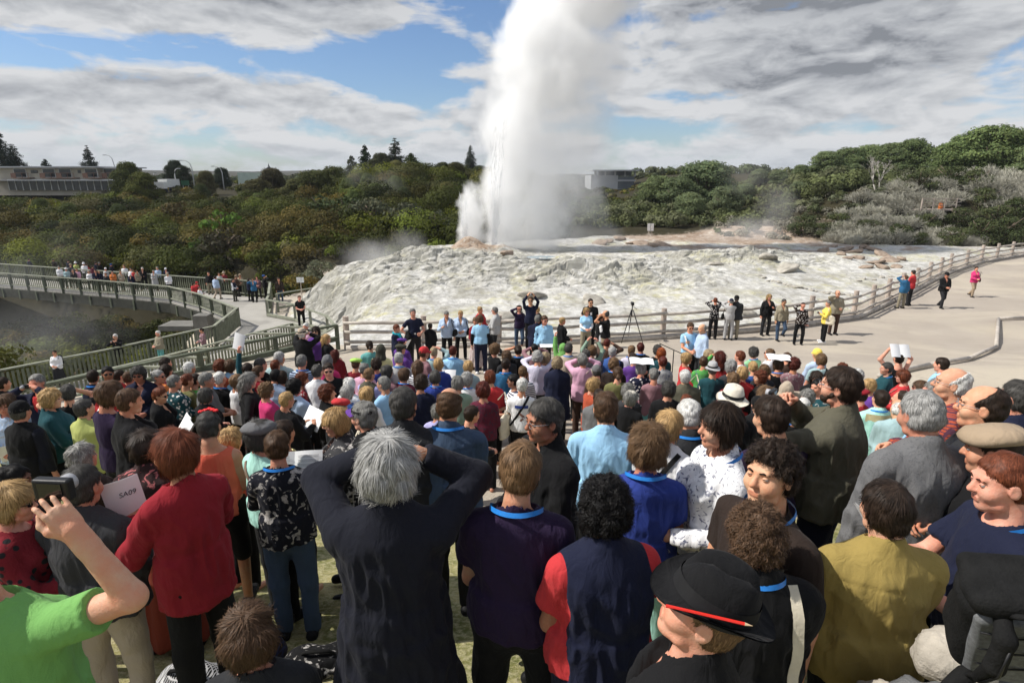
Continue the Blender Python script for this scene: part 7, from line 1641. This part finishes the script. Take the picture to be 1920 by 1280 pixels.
M 1335 382 160|short dkbrown|jacket dkbrown|down|D full m h1.76 bot:trousers:denim|person in brown jacket and jeans beside the small white sign
M 1568 592 150|short brown|tee black|front|D full m h1.74 bpk up1.0|person in black t-shirt with backpack at the handrail
M 372 438 20|short dkbrown|jacket red|front|D full h1.56|person in red sitting at the bend of the bridge rail
M 412 425 20|short red|jacket red|front|D full h1.60 hat:beanie:red|person in red with red hat at the bend of the bridge rail
M 440 482 90|short dkgrey|top white|read|D full h1.45 bk|person in white reading at the bend of the bridge rail
'''
# ---------------------------------------------------------------- things people hold, wear over a shoulder or put down
from mathutils.bvhtree import BVHTree
def PM(name, col, rough=.6, **k): return simple(name, col, rough, **k)
m, nt = newmat('paper_material'); oc = ocoord(nt); n = noise(nt, 12, 3, .5, oc)
finish(nt, mixc(nt, n, (.76,.76,.77), (.84,.84,.83)), .7, None, .2); M_PAPER = m
M_CAM = PM('camera_black', (.012,.012,.013), .4, bmp=.05); M_SILV = PM('camera_silver', (.40,.40,.42), .3, bmp=.05); M_CANVAS = PM('cream_canvas', (.62,.56,.44), .85, nscale=10, var=.15, bmp=.3); M_BLKBAG = PM('black_bag', (.012,.012,.012), .85, spec=.1, nscale=14, bmp=.5); M_GREYB = PM('grey_pack_mesh', (.16,.165,.17), .75, nscale=60, var=.3, bmp=.5)
M_PRINT = PM('print_ink', (.05,.05,.06), .7)
def W2(info, p): return info['root'].matrix_world @ Vector(p)
def root_m(info): return Matrix.Translation(info['loc']) @ Matrix.Rotation(R(-info['yaw']), 4, 'Z')
def frame(y, z):
    y = Vector(y).normalized(); z = Vector(z); z = (z-y*z.dot(y)).normalized(); x = y.cross(z); return Matrix((x, y, z)).transposed()
def put(e, info, p, y, z):
    e.matrix_world = root_m(info) @ Matrix.Translation(Vector(p)) @ frame(y, z).to_4x4()
NW = {}
def short(info): return info['label'].replace('person ', '', 1)
def lab(pre, info): return ' '.join((pre+' '+info['label']).split()[:16])
def page(w, h, curve, n=9):
    V = [(w*(i/(n-1)), -h/2+h*j, curve*math.sin(math.pi*min(1, i/(n-1)*.9))) for i in range(n) for j in (0, 1)]
    return V, [(2*i, 2*i+2, 2*i+3, 2*i+1) for i in range(n-1)]
def booklet(info, p, y, z, opened=True, text=None, w=.205, h=.285, rules=True):
    e = empty('booklet'); tag(e, lab('white music booklet of', info), 'booklet', 'white booklets of the singers')
    for sx in ((1, -1) if opened else (1,)):
        V, Fq = page(w, h, .018); V = np.array(V)*np.array([sx, 1, 1]); v, f = thick(V, np.array(Fq)[:, ::sx], .006); mesh_np('page', v if opened else v-A3(w/2,0,0), f, M_PAPER, e)
        if rules and info['near']:
            mb = MB()
            for k in range(7):
                q = h*(.38-.115*k)
                for l in range(4):
                    a, b = (.03, .18) if opened else (-.07, .07)
                    mb.box((sx*(a+b)/2, q-l*.006, .0195 if opened else .0225), (b-a, .0013, .0006))
            if not text: mb.build('staves', M_PRINT, e)
    if text:
        for t, px_, py_, sz in text:
            cu = bpy.data.curves.new('cover_text', 'FONT'); cu.body = t; cu.size = sz; cu.align_x = 'CENTER'; cu.shear = .2; cu.extrude = .0004; tmp = bpy.data.objects.new('t', cu); me = bpy.data.meshes.new_from_object(tmp); bpy.data.objects.remove(tmp); me.materials.clear(); me.materials.append(M_PRINT); o = bpy.data.objects.new('cover_text', me); link(o, e); o.location = (px_, py_, .0200)
    put(e, info, p, y, z); return e
def camera_prop(info, p, y, z):
    e = empty('camera'); tag(e, lab('compact camera held by', info), 'camera')
    mb = MB(); mb.box((0,0,0), (.105,.028,.062)); o = mb.build('body', M_CAM, e); bv = o.modifiers.new('b', 'BEVEL'); bv.width = .006; bv.segments = 2
    mb = MB(); mb.tube([(0.012,.01,0), (.012,.045,0)], [.026,.023], 16); mb.build('lens', M_SILV, e, True); mb = MB(); mb.box((0,-.0155,0), (.07,.002,.046)); mb.build('screen', M_DARKLENS, e); put(e, info, p, y, z); return e
def sdf_obj(name, pr, step, mat, parent, noise_amp=0, post=None, seed=1, freq=16):
    v, f = sdf_grid(pr, step, post=post)
    if noise_amp: v = v+vnormals(v, f)*((vnoise3(v*freq, seed)-.5)*noise_amp)[:, None]
    return mesh_np(name, v, f, mat, parent, True)
def strip(info, pts, w, nm, mat, both=True, off=.006):
    """ribbon laid on the clothing: pts are (x, z) seen from behind (local)"""
    s = info['s']; bvh = BVHTree.FromPolygons([Vector(p) for p in info['gv']], [tuple(map(int, q)) for q in info['gf']])
    for side in ((-1, 1) if both else (-1,)):
        rows = []
        for x, z in pts:
            h = bvh.ray_cast(Vector((x*s, side*1.0, z*s)), Vector((0, -side, 0)))
            if h[0] is None: continue
            rows.append((np.array(h[0])+np.array(h[1])*off))
        if len(rows) < 3: continue
        Q = np.array(rows); t = np.gradient(Q, axis=0); t /= np.linalg.norm(t, axis=1, keepdims=True)+1e-9; nn = np.tile(A3(0, side, 0), (len(Q), 1)); b = np.cross(nn, t); b /= np.linalg.norm(b, axis=1, keepdims=True)+1e-9
        v = np.stack([Q-b*w, Q+b*w], 1).reshape(-1, 3); f = np.array([(2*i, 2*i+1, 2*i+3, 2*i+2) for i in range(len(Q)-1)]); v, f = thick(v, f, .003); mesh_np(nm, v, f, mat, info['root'])
def lin(a, b, n=14): return [(a[0]+(b[0]-a[0])*i/(n-1), a[1]+(b[1]-a[1])*i/(n-1)) for i in range(n)]
def bag(info, kind, side=1, low=.95, mat=None, sc=1.0):
    nm, mt, d = dict(tote=('tote_bag', M_CANVAS, (.17,.05,.19)), bag=('handbag', M_BLKBAG, (.13,.06,.10)), pack=('backpack', M_BLKBAG, (.15,.10,.20)))[kind]; s = info['s']*sc; e = empty(nm)
    tag(e, lab(dict(tote='cream canvas tote bag of', bag='dark handbag of', pack='dark backpack of')[kind], info), nm.replace('_', ' '))
    hx = dict(tote=(.24*side, -.08), bag=(.27*side, .04), pack=(0, -.24))[kind]; zc = low if kind != 'pack' else 1.22
    pr = [('u', 0, ('e', A3(0,0,0), A3(d[0], d[1], d[2])*s, None)), ('u', .05, ('c', A3(-d[0]*.7,0,-d[2]*.75)*s, A3(d[0]*.7,0,-d[2]*.75)*s, d[1]*.8*s, d[1]*.8*s)), ('u', .05, ('c', A3(-d[0]*.75,0,d[2]*.6)*s, A3(d[0]*.75,0,d[2]*.6)*s, d[1]*.45*s, d[1]*.45*s))]
    sdf_obj('body', pr, .016 if not info['near'] else .010, mat or mt, e, .018, seed=3, freq=14)
    mb = MB()
    if kind != 'pack':
        top = (1.43-zc)*s; dx = (.13*side-hx[0])*s
        for q in (-1, 1): mb.tube([(q*d[0]*.45*s, .0, d[2]*.7*s), (dx*.7+q*d[0]*.2*s, -.03*s, top*.6), (dx, -.02*s-hx[1]*s, top+.035*s), (dx*.8+q*.02, .07*s-hx[1]*s, top*.8)], .008*s, 6)
    else:
        for q in (-1, 1): mb.tube([(q*.08*s, .06*s, .17*s), (q*.11*s, .20*s, .24*s), (q*.12*s, .34*s, .10*s), (q*.14*s, .22*s, -.14*s)], .016*s, 6)
    mb.build('strap', mt, e, True)
    e.matrix_world = root_m(info) @ Matrix.Translation(Vector((hx[0]*s, hx[1]*s, zc*s))) @ (Matrix.Rotation(R(90 if kind != 'pack' else 0)*(1 if kind == 'pack' else .75), 4, 'Z')); return e
def crowd():
    seed = 10
    for line in CAT.strip().split('\n'):
        p0, hr, tp, arms, fl, label = [a.strip() for a in line.split('|')]; zn, px, py, yaw = p0.split(); ox, oy, zs_ = ZONE[zn]; px = ox+float(px)/zs_; py = oy+float(py)/zs_; yaw = float(yaw); seed += 1
        kw = dict(hair=hr.split()[0], haircol=hr.split()[1], seed=seed, label=label, lod='mid'); st, tc = tp.split(); pat = 'plain'
        if '/' in tc: tc, pat = tc.split('/')
        kw.update(top=st, topcol=tc, pattern=pat, fem=True); F_ = fl.split(); floor = None; up = 0; hh = None; dd = None; ex = []; rnd = random.Random(seed)
        for t in F_:
            if t == 'm': kw['fem'] = False
            elif t == 'near' or t == 'far': kw['lod'] = t
            elif t == 'full': kw['shoes'] = kw.get('shoes') or 'black'
            elif t == 'D': floor = DZ
            elif t == 'sun': kw['glasses'] = 'sun'
            elif t == 'wire': kw['glasses'] = 'wire'
            elif t == 'lan': kw['lanyard'] = True
            elif t == 'beard': kw['beard'] = True
            elif t == 'col': kw['collar'] = True
            elif t in ('sit', 'walk', 'rest'): kw['legs'] = t
            elif ':' in t:
                k, v = t.split(':', 1)
                if k == 'hat': kw['hat'], kw['hatcol'] = v.split(':')
                elif k == 'bot': kw['bottom'], kw['botcol'] = v.split(':')
                elif k == 'skin': kw['skin'] = v
                elif k == 'shoes': kw['shoes'] = v
                elif k == 'vest': ex.append(('vest', v))
                elif k == 'under': ex.append(('tee', v))
                elif k == 'sleeves': ex.append(('sleeve', v))
            elif t[0] == 'd' and t[1:2].isdigit(): dd = float(t[1:])
            elif t[0] == 'h' and t[1:2].isdigit(): hh = float(t[1:])
            elif t[0] == 'w' and t[1:2].isdigit(): kw['w'] = float(t[1:])
            elif t.startswith('look'): kw['look'] = float(t[4:])
            elif t.startswith('nod'): kw['nod'] = float(t[3:])
            elif t.startswith('up') and t[2:3].isdigit() or t.startswith('up.'): up = float(t[2:])
            elif t.startswith('hem'): kw['hemz'] = float(t[3:])
        if kw['lod'] == 'near': kw.setdefault('shoes', 'black')
        hh = hh or (1.64 if kw['fem'] else 1.74); kw['w'] = kw.get('w', 1.0+rnd.uniform(-.04, .14)); kw['skin'] = kw.get('skin', rnd.choice(['fair', 'fair', 'mid']))
        kw.setdefault('look', rnd.uniform(-14, 14) if kw['lod'] != 'near' else 0); kw.setdefault('nod', rnd.uniform(-10, 4)); kw['tilt'] = rnd.uniform(-4, 4); kw['extra'] = ex
        dz = .47 if kw.get('legs') == 'sit' else 0; hz = hh/1.70*1.585-dz+up; P, gz = head_world(px, py, hz, floor)
        if dd:
            P = np.array([0, 0, CAMZ])+dd*ray(px, py)
            if not dz: hh = float(np.clip((P[2]-G1(P[0], P[1]))/(1.585/1.7), 1.52, 1.84)); hz = hh/1.70*1.585
        info = build_person((P[0], P[1], P[2]-hh/1.70*1.585), yaw, h=hh, arms=arms, **kw)
        s = info['s']; hr_, hl_ = info['arms'][0][2], info['arms'][1][2]; mid = (hr_+hl_)/2; A0 = A3
        near = info['near']
        if 'bk' in F_:
            if arms in ('read',): booklet(info, mid+A3(0,.05,.05)*s, (0,.55,.85), (0,-.85,.6), True, text=[('SA09', .10, -.03, .05)] if 'crimson' in label or 'patterned blouse' in label else None)
            elif arms in ('one', 'onel'): booklet(info, (hr_ if arms == 'one' else hl_)+A3(0,.06,.04)*s, (0,.3,1), (0,-1,.4), False)
            else: booklet(info, mid+A3(0,.06,.03)*s, (0,.5,.8), (0,-.8,.6), False)
        if 'cover' in F_:
            cw = Vector((0, 0, CAMZ))-Vector(info['loc'])-Vector((0, 0, 1.2)); cl = Matrix.Rotation(R(yaw), 3, 'Z') @ cw.normalized(); rt = cl.cross(Vector((0, 0, 1))).normalized()
            booklet(info, (hl_ if 'crimson' in label else mid)+A3(0,.03,.10)*s+np.array(rt)*(-.0), tuple(Vector((0, 0, 1))+rt*.12-cl*.1), tuple(cl+Vector((0,0,.15))), False, w=.18, h=.25, text=[('SA09', .02, .03, .038), ('Singers', .02, -.03, .028)][:1])
        if 'bkh' in F_:
            q = hl_ if arms == 'down' else hr_; booklet(info, q+A3(0,.08,-.04)*s if arms != 'down' else q+A3(-.02,.03,-.14)*s, (0,.5,.85) if arms != 'down' else (0,.25,-1), (0,-.85,.5) if arms != 'down' else (-1,.2,0), False)
        if 'bkup' in F_: booklet(info, hl_+A3(0,.03,.17)*s, (.25,.1,1), (0,-1,.1), False)
        if 'headbk' in F_ or 'headbk2' in F_: booklet(info, info['hc']+A3(0,-.02,.150)*s, (.2,1,.1), (0,-.1,1), True, rules=False)
        if 'headbk3' in F_: booklet(info, info['hc']+A3(-.02,-.03,.165)*s, (.1,.6,1), (0,-1,.9), True, w=.19, h=.25, rules=False)
        if 'cm' in F_: camera_prop(info, mid+A3(0,.075,.05)*s if arms not in ('one','onel') else (hr_ if arms == 'one' else hl_)+A3(0,.07,.05)*s, (0,1,0), (0,0,1))
        if 'tote' in F_: bag(info, 'tote', -1 if yaw < 60 and seed % 2 else 1, .98)
        if 'bag' in F_ or 'bag2' in F_: bag(info, 'bag', 1 if 'bag2' in F_ else -1, .98)
        if 'bpk' in F_ or 'bpk2' in F_: bag(info, 'pack')
        if 'strap' in F_: strip(info, lin((-.11,1.43), (.17,1.0)), .017, 'shoulder_strap', PM('tan_strap', (.20,.15,.11), .6))
        if 'strapb' in F_: strip(info, lin((.10,1.43), (-.16,.98)), .017, 'shoulder_strap', M_BLKBAG)
        if 'strapw' in F_: strip(info, lin((-.12,1.43), (-.13,1.0)), .012, 'shoulder_strap', M_CANVAS)
        if 'bandstrap' in F_: strip(info, [(.115+.02*math.sin(i/5), 1.435-.03*i) for i in range(14)], .019, 'shoulder_strap', M_CANVAS)
        if 'badge' in F_ or 'badge2' in F_ or 'print' in F_ or 'yoke' in F_:
            bvh = BVHTree.FromPolygons([Vector(p) for p in info['gv']], [tuple(map(int, q)) for q in info['gf']])
            if 'badge' in F_: h_ = bvh.ray_cast(Vector((.07*s, 1, 1.30*s)), Vector((0,-1,0)))[0]; mb = MB(); mb.lathe([(.001,.006), (.028,.004), (.031,0)], (0,0,0), 14); o = mb.build('badge', PM('badge_orange', (.75,.20,.01), .4), info['root']); o.matrix_local = Matrix.Translation(h_+Vector((0,.004,0))) @ Matrix.Rotation(R(-90), 4, 'X')
            if 'badge2' in F_: h_ = bvh.ray_cast(Vector((0, 1, 1.22*s)), Vector((0,-1,0)))[0]; mb = MB(); mb.box((0,0,0), (.07,.004,.10)); o = mb.build('name_badge', M_PAPER, info['root']); o.location = h_+Vector((0,.012,0))
            if 'print' in F_:
                for k, (a, b, c_) in enumerate([((-.09,1.30), (.10,1.30), .022), ((-.02,1.20), (.05,1.14), .016), ((.05,1.14), (-.01,1.08), .014)]): strip(info, lin(a, b, 9), c_, 'print', PM('print_blue', (.03,.06,.25), .7) if k == 0 else PM('print_brown', (.20,.10,.08), .7), False)
            if 'yoke' in F_: strip(info, [(-.18+.03*i, 1.37+.0*i) for i in range(13)], .05, 'yoke', PM('yoke_cream', (.62,.52,.30), .8), False)
        if 'flower' in F_:
            for k in range(5):
                c = info['toW']((-.055+.030*k, .03-.012*abs(k-2), .128-.006*abs(k-2))); mb = MB()
                for q in range(6):
                    a = q*1.05+k; mb.tube([c, c+A3(math.cos(a)*.013, math.sin(a)*.013, .010), c+A3(math.cos(a)*.019, math.sin(a)*.019, .004)], [.004,.009,.004], 6)
                mb.build('flower', PM('flower_red', (.62,.015,.02), .5), info['root'], True)
        if 'shawl' in F_:
            pr = [('u', .05, ('e', A3(0,-.02,1.36)*s, A3(.235,.165,.105)*s, None)), ('u', .05, ('c', A3(0,-.03,1.45)*s, A3(0,-.02,1.38)*s, .085*s, .12*s)), ('u', .06, ('e', A3(0,-.10,1.27)*s, A3(.15,.07,.13)*s, None))]
            o = sdf_obj('shawl', pr, .011, clothmat('crochet', 'floral', (.42,.13,.13), 1.1), info['root'], .03, seed=4, post=lambda V, X, Y, Z: np.maximum(V, -(np.sqrt((X/(.068*s))**2+((Y+.01)/(.07*s))**2)-1)*.06)); o.color = (.035,.02,.02,1)
        if 'scarf' in F_:
            pr = []; 
            for i in range(10):
                a0, a1 = [2*math.pi*q/10 for q in (i, i+1)]; up_ = lambda a: A3(math.sin(a)*.075, math.cos(a)*.08-.01, 1.44-.02*math.cos(a))*s; pr.append(('u', .02, ('c', up_(a0), up_(a1), .030*s, .030*s)))
            pr += [('u', .02, ('c', A3(.03,.10,1.42)*s, A3(.05,.16,1.08)*s, .03*s, .026*s)), ('u', .02, ('c', A3(-.03,.10,1.42)*s, A3(-.04,.16,1.0)*s, .03*s, .026*s))]; o = sdf_obj('scarf', pr, .018, CLOTH['plain'], info['root'], .015); o.color = (.02,.33,.42,1)
        if 'coat' in F_:
            e = empty('folded_jacket'); tag(e, lab('black jacket over the arm of', info), 'jacket'); sdf_obj('cloth', [('u', 0, ('c', A3(0,0,.05), A3(0,.08,-.10), .07, .10)), ('u', .06, ('c', A3(0,.02,-.1), A3(0,.06,-.48), .10, .085))], .02, M_BLKBAG, e, .04); e.matrix_world = root_m(info) @ Matrix.Translation(Vector(hr_+A3(.02,.0,.02)))
        if 'pencil' in F_:
            e = empty('pencil'); tag(e, 'red pencil tucked in the band of the black felt hat', 'pencil'); L = .205; mb = MB(); mb.tube([(-L/2,0,0), (L/2-.018,0,0)], .0042, 6); mb.build('shaft', PM('pencil_red', (.66,.03,.02), .35, bmp=0), e)
            mb = MB(); mb.tube([(L/2-.018,0,0), (L/2-.004,0,0), (L/2,0,0)], [.0042,.0012,.0004], 6); mb.build('tip', PM('pencil_wood', (.58,.42,.26), .7), e)
            a = Vector(info['toW']((-.1035, -.085, .060))); b = Vector(info['toW']((-.1035, .105, .078))); e.matrix_world = root_m(info) @ Matrix.Translation((a+b)/2) @ frame((b-a).cross(Vector((0,0,1))), (0,0,1)).to_4x4()
            info['pencil'] = (a, b)
crowd()
# ---- the person in green whose head is outside the frame, arm raised with a camera
gw = build_person((-1.53, 1.47, 3.58), 4, tilt=-40, look=-25, headscale=.92, hair='crop', haircol='brown', top='tee', topcol='bright', arms='raise_', h=1.70, fem=True, lod='near', w=1.2, label='person in bright green t-shirt raising a bare arm with a camera', seed=77, shoes='black', bottom='trousers', botcol='denim',
                  arm_over=[(.335, -.03, 1.70), (-.25, .03, .80)], fuse=(0,), hands=('hold', 'relax'), backs=[(.75, -.65, .1), (-1, .2, .3)], skin='fair')
hd = gw['arms'][0][2]; 
e = camera_prop(gw, hd+A3(-.062, .035, .105), (0, 1, .02), (0, 0, 1))
# ---- stone wall, backpack and bags near the camera
M_WSTONE = simple('pale_wall_stone', (.42, .38, .32), .95, .1, 9, .3, .8); M_WSTONE2 = simple('dark_wall_stone', (.12, .12, .12), .95, .1, 9, .3, .8)
wl = empty('stone_wall', (0, 0, 0)); tag(wl, 'rough dry stone wall of boulders with the big backpack on top', 'wall')
def boulder(c, r, mat, seed):
    g = np.random.default_rng(seed); pr = [('u', 0, ('e', A3(*c), A3(*r), None))]; v, f = sdf_grid(pr, .014); n = vnormals(v, f); d = (v-A3(*c)); k = np.ones(len(v))
    for i in range(9):
        a = g.normal(size=3); a /= np.linalg.norm(a); k = np.minimum(k, (.72+.28*g.random())*(np.abs(a)@A3(*r))/np.maximum(d@a, 1e-4))
    v = A3(*c)+d*k[:, None]; v = v+n*(((vnoise3(v*22, seed)-.5)*.030)+(vnoise3(v*70, seed+1)-.5)*.012)[:, None]; return mesh_np('boulder', v, f, mat, wl, True)
b0 = at_y(1785, 1222, 1.62); b1 = at_y(1762, 1310, 1.46)
boulder((b0[0]+.03, b0[1]+.02, b0[2]-.05), (.125, .11, .10), M_WSTONE, 2); boulder((b1[0]-.03, b1[1], b1[2]-.07), (.14, .11, .10), M_WSTONE2, 3)
boulder((b0[0]+.30, b0[1]-.05, b0[2]-.16), (.22, .18, .15), M_WSTONE2, 4)
for i in range(9): boulder((b0[0]-.15+.28*(i % 3)+.05*(i//3), b0[1]-.02, b0[2]-.34-.27*(i//3)), (.19, .17, .16), (M_WSTONE, M_WSTONE2)[i % 2], 10+i)
bp = empty('backpack'); tag(bp, 'big grey and black hiking backpack with padded straps resting on the stone wall', 'backpack')
cb = at_y(1893, 1212, 1.36); bp.location = cb; bp.rotation_euler = (R(24), R(-10), R(-22)); bp.scale = (.76, .76, .76)
Bx = lambda c, h, r: ('b', A3(*c), A3(*h), r, None)
sdf_obj('pack_body', [('u', 0, Bx((0,.10,0), (.155,.10,.24), .06)), ('u', .05, Bx((0,.16,-.08), (.12,.08,.13), .05))], .008, M_BLKBAG, bp, .022, freq=11)
sdf_obj('back_panel', [('u', 0, Bx((0,0,-.01), (.125,.026,.215), .024))], .006, M_GREYB, bp, .010, freq=9)
for sx in (-1, 1):
    sdf_obj('shoulder_strap', [('u', .015, ('c', A3(sx*.050,-.005,.215), A3(sx*.062,-.085,.205), .026, .030)), ('u', .02, ('c', A3(sx*.062,-.085,.205), A3(sx*.082,-.115,.07), .031, .032)), ('u', .02, ('c', A3(sx*.082,-.115,.07), A3(sx*.105,-.085,-.08), .031, .022)), ('u', .015, ('c', A3(sx*.105,-.085,-.08), A3(sx*.125,-.03,-.185), .012, .009))], .006, M_BLKBAG, bp, .007)
    mb = MB(); mb.tube([(sx*.058,-.120,.19), (sx*.080,-.150,.07), (sx*.105,-.112,-.07)], .0065, 6); mb.build('webbing', M_CAM, bp, True)
    sdf_obj('hip_belt', [('u', 0, ('c', A3(sx*.12,-.03,-.19), A3(sx*.24,-.13,-.20), .035, .022)), ('u', .01, ('c', A3(sx*.24,-.13,-.20), A3(sx*.30,-.20,-.22), .010, .008))], .007, M_BLKBAG, bp, .006)
    mb = MB(); mb.box((sx*.268,-.165,-.21), (.045,.022,.034)); o = mb.build('buckle', M_CAM, bp); bv = o.modifiers.new('b', 'BEVEL'); bv.width = .005; bv.segments = 2
sdf_obj('top_lid', [('u', 0, Bx((0,.09,.255), (.150,.115,.045), .04))], .008, M_BLKBAG, bp, .016, freq=13); mb = MB(); mb.tube([(-.035,-.02,.235), (-.028,-.045,.285), (.028,-.045,.285), (.035,-.02,.235)], .010, 8); mb.build('grab_loop', M_BLKBAG, bp, True)
mb = MB()
for k in range(3): mb.tube([(-.11+.004*k, -.028, .13-.11*k), (0, -.034, .12-.11*k), (.11, -.028, .13-.11*k)], .004, 6)
mb.build('piping', M_CAM, bp, True)
def ground_bag(px, py, nm, labl, cat, col, pat, r, yy, seed):
    p = at_y(px, py, yy); z = G1(p[0], yy); e = empty(nm, (p[0], yy, z)); tag(e, labl, cat)
    o = sdf_obj('cloth', [('u', 0, ('e', A3(0,0,r[2]*.8), A3(*r), None)), ('u', .06, ('e', A3(r[0]*.5,.05,r[2]*.5), A3(r[0]*.7,r[1]*.8,r[2]*.6), None)), ('u', .06, ('e', A3(-r[0]*.5,-.05,r[2]*.4), A3(r[0]*.6,r[1]*.9,r[2]*.5), None))], .014, CLOTH[pat] if pat in CLOTH else clothmat('gingham', 'plaid', (.62,.62,.62), 2.2), e, .06, seed=seed, freq=9); o.color = (*COLR[col], 1)
    mb = MB(); mb.tube([(-r[0]*.6,0,r[2]*1.2), (-r[0]*.3,-.05,r[2]*2.1), (r[0]*.4,-.03,r[2]*2.0), (r[0]*.6,0,r[2]*1.1)], .012, 6); mb.build('handle', M_BLKBAG, e, True)
ground_bag(335, 1185, 'cloth_bag', 'black and white gingham cloth bag on the grass', 'bag', 'black', 'gingham', (.20,.16,.10), 2.95, 3)
ground_bag(460, 1120, 'cloth_bag', 'dark brown plaid bag on the grass by the jeans', 'bag', 'dkbrown', 'plaid', (.17,.14,.15), 3.25, 5)
ground_bag(585, 1115, 'cloth_bag', 'black and white patterned bag lying behind the jeans', 'bag', 'black', 'floral', (.22,.15,.09), 3.2, 6)
# camera tripod by the fence
p, gz = head_world(1182, 640, 0); tp = empty('camera_tripod', (p[0], p[1], gz)); tag(tp, 'tall black tripod with a video camera at the log fence', 'tripod')
for a in (90, 215, 330):
    mb = MB(); mb.tube([(math.cos(R(a))*.04, math.sin(R(a))*.04, 1.25), (math.cos(R(a))*.30, math.sin(R(a))*.30, .55), (math.cos(R(a))*.50, math.sin(R(a))*.50, 0)], [.022,.018,.012], 7); mb.build('leg', M_CAM, tp, True)
mb = MB(); mb.tube([(0,0,1.0), (0,0,1.42)], .02, 8); mb.build('centre_column', M_CAM, tp); mb = MB(); mb.box((0,0,1.50), (.10,.20,.11)); mb.box((0,.14,1.50), (.07,.10,.07)); mb.build('video_camera', M_CAM, tp); mb = MB(); mb.tube([(0,-.05,1.42), (.12,-.28,1.34)], .010, 6); mb.build('pan_handle', M_CAM, tp)
p, gz = head_world(1262, 676, 1.0); ms = empty('microphone_stand', (p[0], p[1], gz)); tag(ms, 'black microphone boom stand beside the orange red bob', 'stand'); mb = MB(); mb.tube([(0,0,0), (0,0,1.25)], .012, 7); mb.build('pole', M_CAM, ms); mb = MB(); mb.tube([(-.35,0,1.42), (.30,0,1.12)], .010, 7); mb.build('boom', M_CAM, ms); mb = MB(); mb.tube([(.28,0,1.13), (.42,0,1.07)], [.022,.028], 9); mb.build('microphone', M_CAM, ms); mb = MB(); mb.lathe([(.001,.03), (.14,.02), (.15,0)], (0,0,0), 18); mb.build('base', M_CAM, ms)
p, gz = head_world(1028, 649, 1.05); ms = empty('music_stand', (p[0], p[1], gz)); tag(ms, 'black music stand with white sheet in front of the navy suit', 'stand'); mb = MB(); mb.tube([(0,0,0), (0,0,1.0)], .012, 7); mb.build('pole', M_CAM, ms); mb = MB(); mb.beam((-.28,0,1.05), (.28,0,1.05), .34, .015); mb.build('desk', M_CAM, ms); mb = MB(); mb.box((0,.0,1.063), (.44,.30,.004)); mb.build('sheet', M_PAPER, ms)
for k in range(3): mb = MB(); mb.tube([(0,0,.18), (math.cos(k*2.1)*.28, math.sin(k*2.1)*.28, 0)], .009, 6); mb.build('leg', M_CAM, ms)
# open sheet music held up in front of the olive jacket
def far_person(px, py, y, top, labl, seed):
    q = at_y(px, py, y); build_person((q[0], y, q[2]-1.5), 180, hair='short', haircol='dkbrown', top='jacket', topcol=top, arms='front', h=1.6, lod='far', label=labl, seed=seed, w=1.0)
far_person(1545, 400, 68.5, 'red', 'tiny person in red on the wooden lookout among the trees', 91)
far_person(1765, 378, 58.8, 'orange', 'tiny person in orange on the lookout among grey brush', 92)

# ---- the air between here and the far hills
m, nt = newmat('haze_material'); pv = nd(nt, 'ShaderNodeVolumePrincipled', {'Color': (.80,.86,.95,1), 'Density': .00014}); nd(nt, 'ShaderNodeOutputMaterial', {'Volume': pv.outputs[0]})
mb = MB(); mb.box((0, 780, 20), (2600, 1660, 60)); o = mb.build('haze', m); o['kind'] = 'stuff'; o['label'] = 'thin bluish air over the whole valley'
for o in list(bpy.data.objects):
    if o.name.split('.')[0] in ('crown', 'trunk', 'twigs', 'rock') and o.parent is None and not o.get('used'): bpy.data.objects.remove(o)
for o in bpy.data.objects:
    if 'used' in o: del o['used']
